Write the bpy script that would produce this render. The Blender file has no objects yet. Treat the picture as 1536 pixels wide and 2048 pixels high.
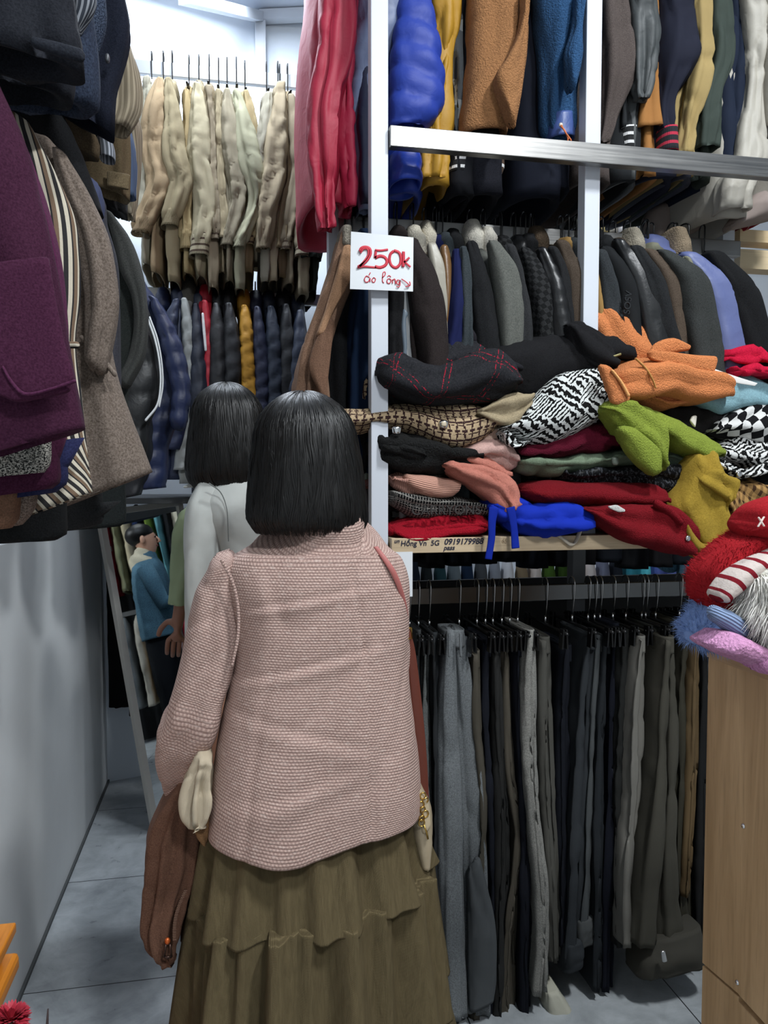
import bpy, bmesh, math, random
from mathutils import Vector, Matrix, noise, Euler

random.seed(7)
scene = bpy.context.scene
COL = scene.collection

# ------------------------------------------------------------------ camera
F_PX, W_PX, H_PX = 1540.0, 1536.0, 2048.0
CAM_Z = 1.45
cam_d = bpy.data.cameras.new('camera')
cam = bpy.data.objects.new('camera', cam_d)
COL.objects.link(cam)
cam.location = (0, 0, CAM_Z)
cam.rotation_euler = (math.radians(90 - 2.75), 0, math.radians(-11))
cam_d.sensor_fit = 'VERTICAL'
cam_d.sensor_height = 36
cam_d.lens = 36 * F_PX / H_PX
cam_d.clip_start = 0.02
scene.camera = cam
CM = Matrix.Translation(cam.location) @ cam.rotation_euler.to_matrix().to_4x4()

# ------------------------------------------------------------------ world, exposure
scene.view_settings.view_transform = 'Standard'
scene.view_settings.look = 'None'
scene.view_settings.gamma = 1
scene.view_settings.use_curve_mapping = False
scene.view_settings.exposure = 0.0
w = bpy.data.worlds.new('world'); scene.world = w
w.use_nodes = True
w.node_tree.nodes['Background'].inputs[0].default_value = (0.75, 0.85, 1.0, 1)
w.node_tree.nodes['Background'].inputs[1].default_value = 0.04

# ------------------------------------------------------------------ lamps (ceiling LED panels, and fill lamps added for balance)
def area(name, loc, size, power, col=(1, 1, 1), rot=(0, 0, 0), sy=None):
    l = bpy.data.lights.new(name, 'AREA'); l.energy = power; l.color = col
    l.size = size
    if sy: l.shape = 'RECTANGLE'; l.size_y = sy
    o = bpy.data.objects.new(name, l); COL.objects.link(o)
    o.location = loc; o.rotation_euler = [math.radians(a) for a in rot]
    return o
COOL = (0.93, 0.97, 1.0)
LZ = 3.66
area('light_aisle', (1.3, 0.30, LZ), 0.14, 84, COOL, (0, 0, 0), 0.45)
area('fill_light_behind', (0.9, -1.4, LZ), 0.3, 98, COOL, (24, 0, 0), 0.5)  # added fill from behind, evens near and far
area('light_back', (-0.05, 2.62, LZ), 0.22, 40, (0.82, 0.90, 1.0), (0, 0, 0), 0.22)
area('fill_light_back_wall', (-0.1, 3.55, LZ), 0.5, 18, (0.82, 0.90, 1.0), (0, 0, 0), 0.12)  # added to brighten the white back wall
area('light_far_aisle', (2.4, 3.0, LZ), 1.2, 20, COOL, (0, 0, 0), 0.5)

# ------------------------------------------------------------------ pixel helpers
MT = CM.to_3x3(); MO = CM.translation
def ray(px, py):
    return MT @ Vector(((px - W_PX / 2) / F_PX, -(py - H_PX / 2) / F_PX, -1))
def P(px, py, Y):
    r = ray(px, py); return MO + r * (Y / r.y)
def PX(px, py, X):
    r = ray(px, py); return MO + r * (X / r.x)
def PZ(px, py, Z):
    r = ray(px, py); return MO + r * ((Z - MO.z) / r.z)

# ------------------------------------------------------------------ colours and materials
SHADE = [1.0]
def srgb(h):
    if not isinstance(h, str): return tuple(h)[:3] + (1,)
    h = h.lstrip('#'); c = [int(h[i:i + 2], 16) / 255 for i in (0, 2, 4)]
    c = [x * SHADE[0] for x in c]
    return tuple((x / 12.92 if x <= .04045 else ((x + .055) / 1.055) ** 2.4) for x in c) + (1,)

class NT:
    def __init__(s, name):
        s.m = bpy.data.materials.new(name); s.m.use_nodes = True
        s.t = s.m.node_tree; s.b = s.t.nodes['Principled BSDF']
        s.uvn = None
    def n(s, typ, **kw):
        nd = s.t.nodes.new(typ)
        for k, v in kw.items():
            if k.startswith('i_'):
                nd.inputs[k[2:].replace('_', ' ')].default_value = v
            else: setattr(nd, k, v)
        return nd
    def l(s, a, b): s.t.links.new(a, b)
    def uv(s):
        if not s.uvn: s.uvn = s.n('ShaderNodeTexCoord')
        return s.uvn.outputs['UV']
    def obj(s):
        if not s.uvn: s.uvn = s.n('ShaderNodeTexCoord')
        return s.uvn.outputs['Object']
    def map(s, src, scale=(1, 1, 1), rot=(0, 0, 0), loc=(0, 0, 0)):
        m = s.n('ShaderNodeMapping'); s.l(src, m.inputs[0])
        m.inputs['Scale'].default_value = scale; m.inputs['Rotation'].default_value = rot; m.inputs['Location'].default_value = loc
        return m.outputs[0]
    def math(s, op, a, b=None, c=None):
        m = s.n('ShaderNodeMath', operation=op)
        for i, v in enumerate((a, b, c)):
            if v is None: continue
            if isinstance(v, (int, float)): m.inputs[i].default_value = v
            else: s.l(v, m.inputs[i])
        return m.outputs[0]
    def mix(s, fac, a, b, typ='MIX'):
        m = s.n('ShaderNodeMix', data_type='RGBA', blend_type=typ)
        for i, v in ((0, fac), (6, a), (7, b)):
            if isinstance(v, (int, float)): m.inputs[i].default_value = v
            elif isinstance(v, (str, tuple)): m.inputs[i].default_value = srgb(v)
            else: s.l(v, m.inputs[i])
        return m.outputs[2]
    def noise(s, src, scale, detail=3, dist=0, rough=.5):
        n = s.n('ShaderNodeTexNoise'); s.l(src, n.inputs['Vector'])
        n.inputs['Scale'].default_value = scale; n.inputs['Detail'].default_value = detail
        n.inputs['Distortion'].default_value = dist; n.inputs['Roughness'].default_value = rough
        return n.outputs['Fac']
    def wave(s, src, scale, direction='X', dist=0, dscale=1, profile='SIN'):
        n = s.n('ShaderNodeTexWave', bands_direction=direction, wave_profile=profile); s.l(src, n.inputs['Vector'])
        n.inputs['Scale'].default_value = scale; n.inputs['Distortion'].default_value = dist; n.inputs['Detail Scale'].default_value = dscale
        return n.outputs['Fac']
    def ramp(s, fac, lo, hi):
        m = s.n('ShaderNodeMapRange'); s.l(fac, m.inputs[0])
        m.inputs[1].default_value = lo; m.inputs[2].default_value = hi
        return m.outputs[0]
    def sep(s, src):
        n = s.n('ShaderNodeSeparateXYZ'); s.l(src, n.inputs[0]); return n.outputs
    def bump(s, h, strength=.3, dist=.01):
        b = s.n('ShaderNodeBump'); s.l(h, b.inputs['Height'])
        b.inputs['Strength'].default_value = strength; b.inputs['Distance'].default_value = dist
        s.l(b.outputs[0], s.b.inputs['Normal'])
    def col(s, c):
        if isinstance(c, (str, tuple)): s.b.inputs['Base Color'].default_value = srgb(c)
        else: s.l(c, s.b.inputs['Base Color'])
    def stripe(s, x, per, wd, off=0.0):
        """1 inside a line of width wd repeating every per"""
        f = s.math('PINGPONG', s.math('ADD', x, off + 100 * per), per / 2)
        return s.math('LESS_THAN', f, wd / 2)

_MC = {}
def fab(kind, c1, c2=None, c3=None, a=None, rough=None):
    key = (kind, c1, c2, c3, a, rough, SHADE[0])
    if key in _MC: return _MC[key]
    N = NT('%s_%s' % (kind, str(c1).strip('#')))
    B = N.b; B.inputs['Roughness'].default_value = .88
    B.inputs['Specular IOR Level'].default_value = .10
    uv = N.uv(); ob = N.obj()
    base = srgb(c1)
    def vary(c, amt=.18, sc=9):
        f = N.noise(ob, sc, 4)
        g = N.math('MULTIPLY_ADD', f, amt * 2, 1 - amt)
        return N.mix(1.0, c, comb(g), 'MULTIPLY')
    def comb(g):
        n = N.n('ShaderNodeCombineColor')
        for i in range(3): N.l(g, n.inputs[i])
        return n.outputs[0]
    if kind == 'wool':
        f = N.noise(ob, 420, 3); g = N.ramp(f, .3, .7)
        c = N.mix(g, tuple(x * .72 for x in base[:3]), tuple(min(1, x * 1.25 + .004) for x in base[:3]))
        N.col(vary(c, .08)); N.bump(f, .35, .002); B.inputs['Sheen Weight'].default_value = .008
        B.inputs['Sheen Roughness'].default_value = .5
    elif kind == 'melange':
        f = N.noise(ob, 300, 4, rough=.7); g = N.ramp(f, .36, .64)
        c = N.mix(g, c1, c2); N.col(c); N.bump(f, .4, .002); B.inputs['Sheen Weight'].default_value = .008
    elif kind == 'cotton':
        f = N.noise(ob, 60, 5); x = N.wave(uv, 260, 'X'); y = N.wave(uv, 260, 'Y')
        N.col(vary(base, .14, 14)); N.bump(N.math('ADD', N.math('MULTIPLY', f, 2), N.math('MULTIPLY', x, y)), .25, .0022)
        B.inputs['Roughness'].default_value = .8
    elif kind == 'nylon':
        f = N.noise(N.map(ob, (1, 1, 1)), 26, 4, .6)
        N.col(vary(base, .06)); N.bump(f, .35, .006); B.inputs['Roughness'].default_value = .42
        B.inputs['Specular IOR Level'].default_value = .45
    elif kind == 'leather':
        f = N.noise(ob, 120, 4); N.col(base); N.bump(f, .25, .002); B.inputs['Roughness'].default_value = .34
        B.inputs['Specular IOR Level'].default_value = .5
    elif kind == 'teddy':
        v = N.n('ShaderNodeTexVoronoi', feature='SMOOTH_F1'); N.l(N.map(ob, (1, 1, 1)), v.inputs['Vector']); v.inputs['Scale'].default_value = a or 260
        f = N.noise(ob, (a or 260) * .8, 4, 1.2, .6)
        h = N.math('SUBTRACT', f, N.math('MULTIPLY', v.outputs['Distance'], .8))
        g = N.ramp(f, .3, .7)
        c = N.mix(g, tuple(x * .78 for x in base[:3]), tuple(min(1, x * 1.15 + .003) for x in base[:3]))
        N.col(vary(c, .07)); N.bump(h, .75, .0055); B.inputs['Sheen Weight'].default_value = .008
    elif kind == 'fuzzy':
        f = N.noise(ob, 260, 5, .8, .7); g = N.ramp(f, .3, .7)
        c = N.mix(g, tuple(x * .75 for x in base[:3]), tuple(min(1, x * 1.2 + .004) for x in base[:3]))
        N.col(vary(c, .12, 20)); N.bump(f, .7, .004); B.inputs['Sheen Weight'].default_value = .008
    elif kind == 'knit':
        x = N.sep(uv)
        f = N.math('ABSOLUTE', N.math('SINE', N.math('MULTIPLY', x[a or 0], math.pi / .0045)))
        N.col(vary(base, .08)); N.bump(f, .8, .003)
    elif kind == 'cord':                       # corduroy / pinstripe: c1 ground c2 line
        x = N.sep(uv); s1 = N.stripe(x[0], a or .012, (a or .012) * .42)
        N.col(vary(N.mix(s1, c1, c2), .08)); N.bump(N.math('SUBTRACT', 1, s1), .5, .002)
    elif kind == 'bands':
        s1 = N.stripe(N.sep(uv)[1], a or .03, (a or .03) * .3)
        N.col(vary(N.mix(s1, c1, c2), .1)); N.bump(N.noise(ob, 200, 4), .4, .003)
    elif kind == 'stripe3':
        x = N.sep(uv); s1 = N.stripe(x[0], a or .016, .006); s2 = N.stripe(x[0], (a or .016) * 2, .006, .004)
        N.col(vary(N.mix(s2, N.mix(s1, c1, c2), c3), .1)); N.bump(N.noise(ob, 300, 3), .3, .002)
    elif kind == 'check':
        x = N.sep(uv); per = a or .03
        ck = N.n('ShaderNodeTexChecker'); N.l(N.map(uv, (1 / per, 1 / per, 1), (0, 0, .5)), ck.inputs[0]); ck.inputs['Scale'].default_value = 1
        ck.inputs[1].default_value = srgb(c1); ck.inputs[2].default_value = srgb(c2)
        N.col(vary(ck.outputs[0], .12, 40)); N.bump(N.noise(ob, 260, 4), .6, .003)
    elif kind == 'plaid':
        x = N.sep(uv); per = a or .045
        s1 = N.stripe(x[0], per, per * .42); s2 = N.stripe(x[1], per, per * .42)
        c = N.mix(N.math('MULTIPLY', N.math('ADD', s1, s2), .5), c1, c2)
        if c3: c = N.mix(N.math('MAXIMUM', N.stripe(x[0], per, per * .06, per * .5), N.stripe(x[1], per, per * .06, per * .5)), c, c3)
        N.col(vary(c, .1)); N.bump(N.noise(ob, 200, 3), .3, .002)
    elif kind == 'redplaid':
        x = N.sep(N.map(uv, (1, 1, 1), (0, 0, .35)))
        l1 = N.math('MAXIMUM', N.stripe(x[0], .11, .0022), N.stripe(x[0], .11, .0022, .012))
        l2 = N.math('MAXIMUM', N.stripe(x[1], .12, .0022), N.stripe(x[1], .12, .0022, .012))
        d = N.math('GREATER_THAN', N.noise(ob, 190, 2), .50)
        m = N.math('MULTIPLY', N.math('MAXIMUM', l1, l2), d)
        N.col(N.mix(m, N.mix(N.ramp(N.noise(ob, 300, 3), .35, .65), c1, '2a2a2d'), c2)); N.bump(N.noise(ob, 300, 3), .4, .002)
        B.inputs['Sheen Weight'].default_value = .008
    elif kind == 'hound':                      # broken cross check
        per = a or .026
        d = N.n('ShaderNodeTexNoise'); N.l(uv, d.inputs['Vector']); d.inputs['Scale'].default_value = 70
        md = N.n('ShaderNodeVectorMath', operation='MULTIPLY_ADD'); N.l(d.outputs['Color'], md.inputs[0]); md.inputs[1].default_value = (.004,) * 3; N.l(uv, md.inputs[2])
        x = N.sep(md.outputs[0])
        hx = N.math('MULTIPLY', N.stripe(x[0], per, per * .26), N.stripe(N.math('ADD', x[1], N.math('MULTIPLY', N.stripe(x[0], per * 2, per), per / 2)), per, per * .72))
        hy = N.math('MULTIPLY', N.stripe(x[1], per, per * .26, per * .5), N.stripe(N.math('ADD', x[0], N.math('MULTIPLY', N.stripe(x[1], per * 2, per), per / 2)), per, per * .8, per * .3))
        h2 = N.math('MULTIPLY', N.stripe(x[0], per, per * .12, per * .34), N.math('GREATER_THAN', N.noise(uv, 90, 2), .45))
        m = N.math('MAXIMUM', N.math('MAXIMUM', hx, hy), h2)
        c = N.mix(m, N.mix(N.ramp(N.noise(ob, 350, 3), .3, .7), c1, tuple(v * .75 for v in srgb(c1)[:3])), c2)
        N.col(c); N.bump(N.math('ADD', m, N.noise(ob, 300, 3)), .4, .003)
    elif kind == 'geo':                        # white brush strokes on black
        mp = N.map(uv, (1, 1, 1), (0, 0, .6))
        w1 = N.wave(mp, 30, 'X', 3.4, 4.0); w2 = N.wave(N.map(uv, (1, 1, 1), (0, 0, -.7)), 20, 'X', 4.5, 4)
        sel = N.math('GREATER_THAN', N.noise(uv, 13, 1), .5)
        m = N.math('ADD', N.math('MULTIPLY', sel, N.math('GREATER_THAN', w1, .42)), N.math('MULTIPLY', N.math('SUBTRACT', 1, sel), N.math('GREATER_THAN', w2, .55)))
        N.col(N.mix(m, c1, c2)); N.bump(N.noise(ob, 260, 4), .5, .003)
    elif kind == 'spots':
        m = N.math('GREATER_THAN', N.noise(uv, a or 90, 3, .4), .56)
        N.col(N.mix(m, c1, c2)); N.bump(N.noise(ob, 200, 4), .4, .003)
    elif kind == 'tweed':
        f = N.noise(ob, a or 500, 2); y = N.noise(N.map(uv, (300, 1100, 1)), 1, 2)
        m = N.ramp(N.math('ADD', N.math('MULTIPLY', f, .5), N.math('MULTIPLY', y, .5)), .46, .56)
        N.col(N.mix(m, c1, c2)); N.bump(f, .6, .003)
    elif kind == 'minicheck':
        x = N.sep(uv); m = N.math('MAXIMUM', N.stripe(x[0], .0072, .0022), N.stripe(x[1], .0072, .0022))
        m = N.math('MULTIPLY', m, N.math('GREATER_THAN', N.noise(ob, 420, 2), .44))
        N.col(N.mix(m, c1, c2)); N.bump(m, .5, .002)
    elif kind == 'quilt':
        x = N.sep(N.map(uv, (1, 1, 1), (0, 0, .785))); per = a or .035
        m = N.math('MAXIMUM', N.stripe(x[0], per, per * .09), N.stripe(x[1], per, per * .09))
        N.col(vary(base, .1)); N.bump(N.math('SUBTRACT', 1, m), .7, .004)
    if rough is not None: B.inputs['Roughness'].default_value = rough
    _MC[key] = N.m
    return N.m

def plain(name, c, rough=.5, metal=0.0, bump=None, spec=.5):
    key = ('plain', name, c, rough, metal)
    if key in _MC: return _MC[key]
    N = NT(name); N.col(c); N.b.inputs['Roughness'].default_value = rough; N.b.inputs['Metallic'].default_value = metal
    N.b.inputs['Specular IOR Level'].default_value = spec
    if bump: N.bump(N.noise(N.obj(), bump[0], 4), bump[1], bump[2])
    _MC[key] = N.m
    return N.m

def steel_mat():
    N = NT('brushed_steel'); ob = N.obj()
    f = N.noise(N.map(ob, (1.5, 60, 60)), 3, 4); g = N.noise(N.map(ob, (2.2, .2, .2)), 2.2, 3)
    N.b.inputs['Metallic'].default_value = 1
    N.col(N.mix(g, '707070', 'b6b4b0')); N.l(N.math('MULTIPLY_ADD', f, .25, .2), N.b.inputs['Roughness'])
    N.bump(f, .08, .001)
    return N.m
M_STEEL = steel_mat()
M_WHITE = plain('white_enamel', 'c6cbd3', .38, 0, (60, .05, .001))
M_CHROME = plain('polished_chrome', 'd0d0d0', .16, 1.0)
M_BLACKP = plain('black_plastic', '0a0a0b', .32)
M_GOLD = plain('gold_metal', 'c9a45a', .25, 1.0)

def wood_mat(name, c1, c2, axis='Z', sc=1.0, rough=.5):
    N = NT(name); ob = N.obj()
    s = {'Z': (14 * sc, 14 * sc, .9 * sc), 'X': (.9 * sc, 14 * sc, 14 * sc), 'Y': (14 * sc, .9 * sc, 14 * sc)}[axis]
    f = N.noise(N.map(ob, s), 1.6, 6, .8, .6); g = N.noise(N.map(ob, tuple(v * 6 for v in s)), 2.2, 4)
    c = N.mix(N.ramp(f, .35, .68), c1, c2); c = N.mix(N.math('MULTIPLY', N.ramp(g, .52, .75), .35), c, tuple(v * .5 for v in srgb(c1)[:3]))
    N.col(c); N.b.inputs['Roughness'].default_value = rough; N.bump(g, .15, .001)
    return N.m

# ------------------------------------------------------------------ objects
ROOT = {}
def _loc(o):
    while o.parent: o = o.parent
    return ROOT.get(o.name, Vector((0, 0, 0)))
def tag(o, label, cat, group=None, kind=None):
    if label: o['label'] = label
    if cat: o['category'] = cat
    if group: o['group'] = group
    if kind: o['kind'] = kind
    return o
def thing(name, label, cat, loc, group=None):
    o = bpy.data.objects.new(name, None); COL.objects.link(o)
    o.empty_display_size = .03
    o.location = loc; ROOT[o.name] = Vector(loc)
    return tag(o, label, cat, group)

class MB:
    def __init__(s): s.v = []; s.f = []; s.uv = []; s.mi = []
    def add(s, vs, fs, uvs=None, mi=0):
        k = len(s.v); s.v += [Vector(v) for v in vs]
        s.uv += (uvs if uvs else [(v[0], v[2]) for v in vs])
        s.f += [tuple(i + k for i in f) for f in fs]; s.mi += [mi] * len(fs)
        return s
    def box(s, lo, hi, mi=0):
        x0, y0, z0 = lo; x1, y1, z1 = hi
        v = [(x0, y0, z0), (x1, y0, z0), (x1, y1, z0), (x0, y1, z0), (x0, y0, z1), (x1, y0, z1), (x1, y1, z1), (x0, y1, z1)]
        return s.add(v, [(0, 3, 2, 1), (4, 5, 6, 7), (0, 1, 5, 4), (1, 2, 6, 5), (2, 3, 7, 6), (3, 0, 4, 7)], None, mi)
    def obox(s, a, b, wv, hv, mi=0):
        """bar from a to b, half-extent vectors wv and hv"""
        a = Vector(a); b = Vector(b); wv = Vector(wv); hv = Vector(hv)
        v = [p + i * wv + j * hv for p in (a, b) for i, j in ((-1, -1), (1, -1), (1, 1), (-1, 1))]
        return s.add(v, [(0, 1, 2, 3), (7, 6, 5, 4), (0, 4, 5, 1), (1, 5, 6, 2), (2, 6, 7, 3), (3, 7, 4, 0)], None, mi)
    def tube(s, pts, r, seg=8, caps=True, mi=0, flat=1.0, up=None):
        pts = [Vector(p) for p in pts]; n = len(pts); rr = r if isinstance(r, (list, tuple)) else [r] * n
        vs = []; uvs = []; fs = []; d = 0; prev = None
        for i, p in enumerate(pts):
            t = (pts[min(i + 1, n - 1)] - pts[max(i - 1, 0)]).normalized()
            if prev is None:
                a = Vector(up) if up else (Vector((0, 0, 1)) if abs(t.z) < .9 else Vector((0, 1, 0)))
            else: a = prev
            x = t.cross(a)
            if x.length < 1e-5: x = t.cross(Vector((1, .1, 0)))
            x.normalize(); y = x.cross(t).normalized(); prev = y
            if i: d += (p - pts[i - 1]).length
            for k in range(seg):
                th = 2 * math.pi * k / seg
                vs.append(p + x * math.cos(th) * rr[i] + y * math.sin(th) * rr[i] * flat); uvs.append((rr[i] * th, d))
        for i in range(n - 1):
            for k in range(seg):
                fs.append((i * seg + k, i * seg + (k + 1) % seg, (i + 1) * seg + (k + 1) % seg, (i + 1) * seg + k))
        if caps: fs.append(tuple(range(seg))[::-1]); fs.append(tuple((n - 1) * seg + k for k in range(seg)))
        return s.add(vs, fs, uvs, mi)
    def ball(s, c, r, seg=12, rings=8, mi=0, disp=None):
        c = Vector(c); r = Vector(r) if not isinstance(r, (int, float)) else Vector((r, r, r))
        vs = []; fs = []; uvs = []
        for i in range(rings + 1):
            ph = math.pi * i / rings
            for k in range(seg):
                th = 2 * math.pi * k / seg
                dv = Vector((math.sin(ph) * math.cos(th), math.sin(ph) * math.sin(th), math.cos(ph)))
                q = 1 + (disp(dv) if disp else 0)
                vs.append(c + Vector((dv.x * r.x, dv.y * r.y, dv.z * r.z)) * q); uvs.append((r.x * th, r.z * ph))
        for i in range(rings):
            for k in range(seg):
                fs.append((i * seg + k, (i + 1) * seg + k, (i + 1) * seg + (k + 1) % seg, i * seg + (k + 1) % seg))
        return s.add(vs, fs, uvs, mi)
    def build(s, name, mat, parent=None, smooth=True, label=None, weld=False, bevel=0, auto=None):
        me = bpy.data.meshes.new(name)
        if parent is None:
            lo = Vector([min(v[i] for v in s.v) for i in range(3)]); hi = Vector([max(v[i] for v in s.v) for i in range(3)])
            base = Vector(((lo.x + hi.x) / 2, (lo.y + hi.y) / 2, lo.z))
        else: base = _loc(parent)
        me.from_pydata([v - base for v in s.v], [], s.f)
        ul = me.uv_layers.new(name='UVMap')
        for lp in me.loops: ul.data[lp.index].uv = s.uv[lp.vertex_index]
        for mm in (mat if isinstance(mat, (list, tuple)) else [mat]): me.materials.append(mm)
        me.polygons.foreach_set('material_index', s.mi)
        me.polygons.foreach_set('use_smooth', [smooth] * len(me.polygons))
        bm = bmesh.new(); bm.from_mesh(me)
        if weld: bmesh.ops.remove_doubles(bm, verts=bm.verts, dist=1e-5)
        bmesh.ops.recalc_face_normals(bm, faces=bm.faces); bm.to_mesh(me); bm.free()
        o = bpy.data.objects.new(name, me); COL.objects.link(o)
        if parent is not None: o.parent = parent
        else: o.location = base; ROOT[o.name] = base
        if label: o['label'] = label
        if bevel:
            b = o.modifiers.new('bevel', 'BEVEL'); b.width = bevel; b.segments = 2; b.limit_method = 'ANGLE'
        return o

    # soft body: a closed padded tube through stations (A, B, thickness)
    def soft(s, st, n=None, m=34, cap=('round', 'round'), folds=None, wr=(7, .006), puff=None, seed=0, disp=None,
             p=.75, pw=.8, mi=0, vo=0.0, rec=.06, keep=None, tw=.5):
        st = [(Vector(a), Vector(b), t) for a, b, t in st]
        # chord parameters
        c = [(a + b) / 2 for a, b, t in st]; d = [0]
        for i in range(1, len(c)): d.append(d[-1] + max((c[i] - c[i - 1]).length, 1e-4))
        L = d[-1]
        if n is None: n = max(10, min(78, int(L / .0105)))
        def cr(f, q):
            i = 0
            while i < len(d) - 2 and q > d[i + 1]: i += 1
            t = (q - d[i]) / (d[i + 1] - d[i]); t = max(0, min(1, t))
            h = d[i + 1] - d[i]
            p1 = f(i); p2 = f(i + 1)
            m1 = (p2 - f(i - 1)) * (h / (d[i + 1] - d[i - 1])) if i > 0 else (p2 - p1)
            m2 = (f(i + 2) - p1) * (h / (d[i + 2] - d[i])) if i < len(d) - 2 else (p2 - p1)
            t2 = t * t; t3 = t2 * t
            return p1 * (2 * t3 - 3 * t2 + 1) + m1 * (t3 - 2 * t2 + t) + p2 * (-2 * t3 + 3 * t2) + m2 * (t3 - t2)
        rows = []
        for i in range(n):
            q = L * i / (n - 1)
            a = cr(lambda k: st[k][0], q); b = cr(lambda k: st[k][1], q); th = max(.002, cr(lambda k: st[k][2], q))
            rows.append([a, b, th, q, 1.0])
        def endrows(row, nxt, kind, sgn):
            a, b, th, q, _ = row; cc = (a + b) / 2; tdir = (cc - (nxt[0] + nxt[1]) / 2).normalized(); out = []
            if kind == 'round':
                for k in (1, 2, 3, 4) if tw > .2 else (.5, 1, 1.5, 2, 2.5, 3, 3.4, 3.7, 4):
                    an = k / 4 * math.pi / 2; sc = max(.04, math.cos(an)); wsc = max(.04, 1 - (1 - sc) * min(1, th / max(.01, (b - a).length) + .25)) if k < 4 else tw
                    off = tdir * (math.sin(an) * min(th, (b - a).length) * .5)
                    hv = (b - a) / 2 * wsc
                    out.append([cc - hv + off, cc + hv + off, th * sc, q + sgn * math.sin(an) * th * .5, 1.0])
            elif kind == 'flat':
                hv = (b - a) / 2 * .96; off = tdir * .002
                out.append([cc - hv + off, cc + hv + off, th * .8, q + sgn * .002, .6])
            elif kind == 'in':
                for sc, dp in ((.90, -.001), (.80, -.012), (.74, -.5 * rec), (.5, -rec)):
                    hv = (b - a) / 2 * sc; off = tdir * dp
                    out.append([cc - hv + off, cc + hv + off, th * sc, q + sgn * dp, .15])
            return out
        r0 = endrows(rows[0], rows[1], cap[0], -1); r1 = endrows(rows[-1], rows[-2], cap[1], 1)
        rows = r0[::-1] + rows + r1
        N_ = len(rows); vs = []; uvs = []; grid = []
        rs = random.Random(seed); so = Vector((rs.uniform(0, 50), rs.uniform(0, 50), rs.uniform(0, 50))); ph = rs.uniform(0, 6)
        for i, (a, b, th, q, am) in enumerate(rows):
            cc = (a + b) / 2; hv = (b - a) / 2
            ia = max(0, i - 1); ib = min(N_ - 1, i + 1)
            # use a core tangent to stay stable on the caps
            ia = min(max(ia, len(r0)), N_ - len(r1) - 2); ib = max(min(ib, N_ - len(r1) - 1), ia + 1)
            t = ((rows[ib][0] + rows[ib][1]) - (rows[ia][0] + rows[ia][1])).normalized()
            nr = hv.cross(t)
            nr = nr.normalized() if nr.length > 1e-6 else Vector((0, -1, 0))
            if nr.y > 0: nr = -nr
            r0_ = [cc + hv * math.copysign(abs(math.cos(2 * math.pi * k / m)) ** p, -math.cos(2 * math.pi * k / m)) + nr * (math.copysign(abs(math.sin(2 * math.pi * k / m)) ** pw, math.sin(2 * math.pi * k / m)) * th / 2) for k in range(m // 2 + 1)]
            arc = [0.0]
            for k in range(1, m // 2 + 1): arc.append(arc[-1] + (r0_[k] - r0_[k - 1]).length)
            hl = hv.length; hd = hv.normalized() if hl > 1e-6 else Vector((1, 0, 0)); g = []
            for k in range(m):
                an = 2 * math.pi * k / m; cu = -math.cos(an); cw = math.sin(an)
                cu = math.copysign(abs(cu) ** p, cu); w_ = math.copysign(abs(cw) ** pw, cw)
                pos = cc + hv * cu + nr * (w_ * th / 2)
                out = (hd * (cu / max(hl, .004)) + nr * (w_ / max(th / 2, .004))).normalized()
                x = cu * hl; dv = 0.0
                if folds:
                    nf, fa = folds[0], folds[1]; rv = min(1, .25 + 1.2 * q / L) if len(folds) < 3 else 1
                    dv += fa * rv * math.sin(nf * math.pi * cu + ph + 2.2 * noise.noise(Vector((so.x, q * 3.2, cu * .8)))) * abs(cw) ** .5
                if wr and wr[1]:
                    k0 = wr[0]
                    z = noise.noise(Vector((x * k0 * 2.0, q * k0 * .62, cw * .7)) + so)
                    z2 = noise.noise(Vector((x * k0 * 1.7 + q * k0 * 1.5, q * k0 * .5 - x * k0, cw * .7 + 9)) + so)
                    cr1 = max(0.0, 1 - 5.5 * abs(z)); cr2 = max(0.0, 1 - 5.5 * abs(z2))
                    dv += wr[1] * (.3 + .7 * abs(cw)) * (.9 * z + .5 * z2 + .45 - .75 * cr1 - .6 * cr2)
                if puff:
                    sp, pa = puff[0], puff[1]; dg = puff[2] if len(puff) > 2 else .15
                    e = abs(math.sin(math.pi * (q + dg * x + .12 * sp * noise.noise(Vector((x * 8, q * 2, 3)) + so)) / sp))
                    dv += pa * (.55 + .45 * abs(cw)) * (e ** .55 - .65) + pa * .9 * noise.noise(Vector((x * 95, q * 16, 1)) + so) * (1 - e) ** 1.5
                if disp: dv += disp(x, q, cu, w_)
                pos = pos + out * (dv * am)
                vs.append(pos); ka_ = k if k <= m // 2 else m - k; ka_ = min(ka_, m // 2); uvs.append((arc[ka_] - arc[-1] / 2 + (0 if k <= m // 2 else .0), q + vo)); g.append(pos)
            grid.append(g)
        fs = []
        for i in range(N_ - 1):
            for k in range(m):
                fs.append((i * m + k, i * m + (k + 1) % m, (i + 1) * m + (k + 1) % m, (i + 1) * m + k))
        fs.append(tuple(range(m))[::-1]); fs.append(tuple((N_ - 1) * m + k for k in range(m)))
        s.add(vs, fs, uvs, mi)
        if keep is not None: keep.append((grid, len(r0), N_ - len(r1)))
        return s

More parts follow.
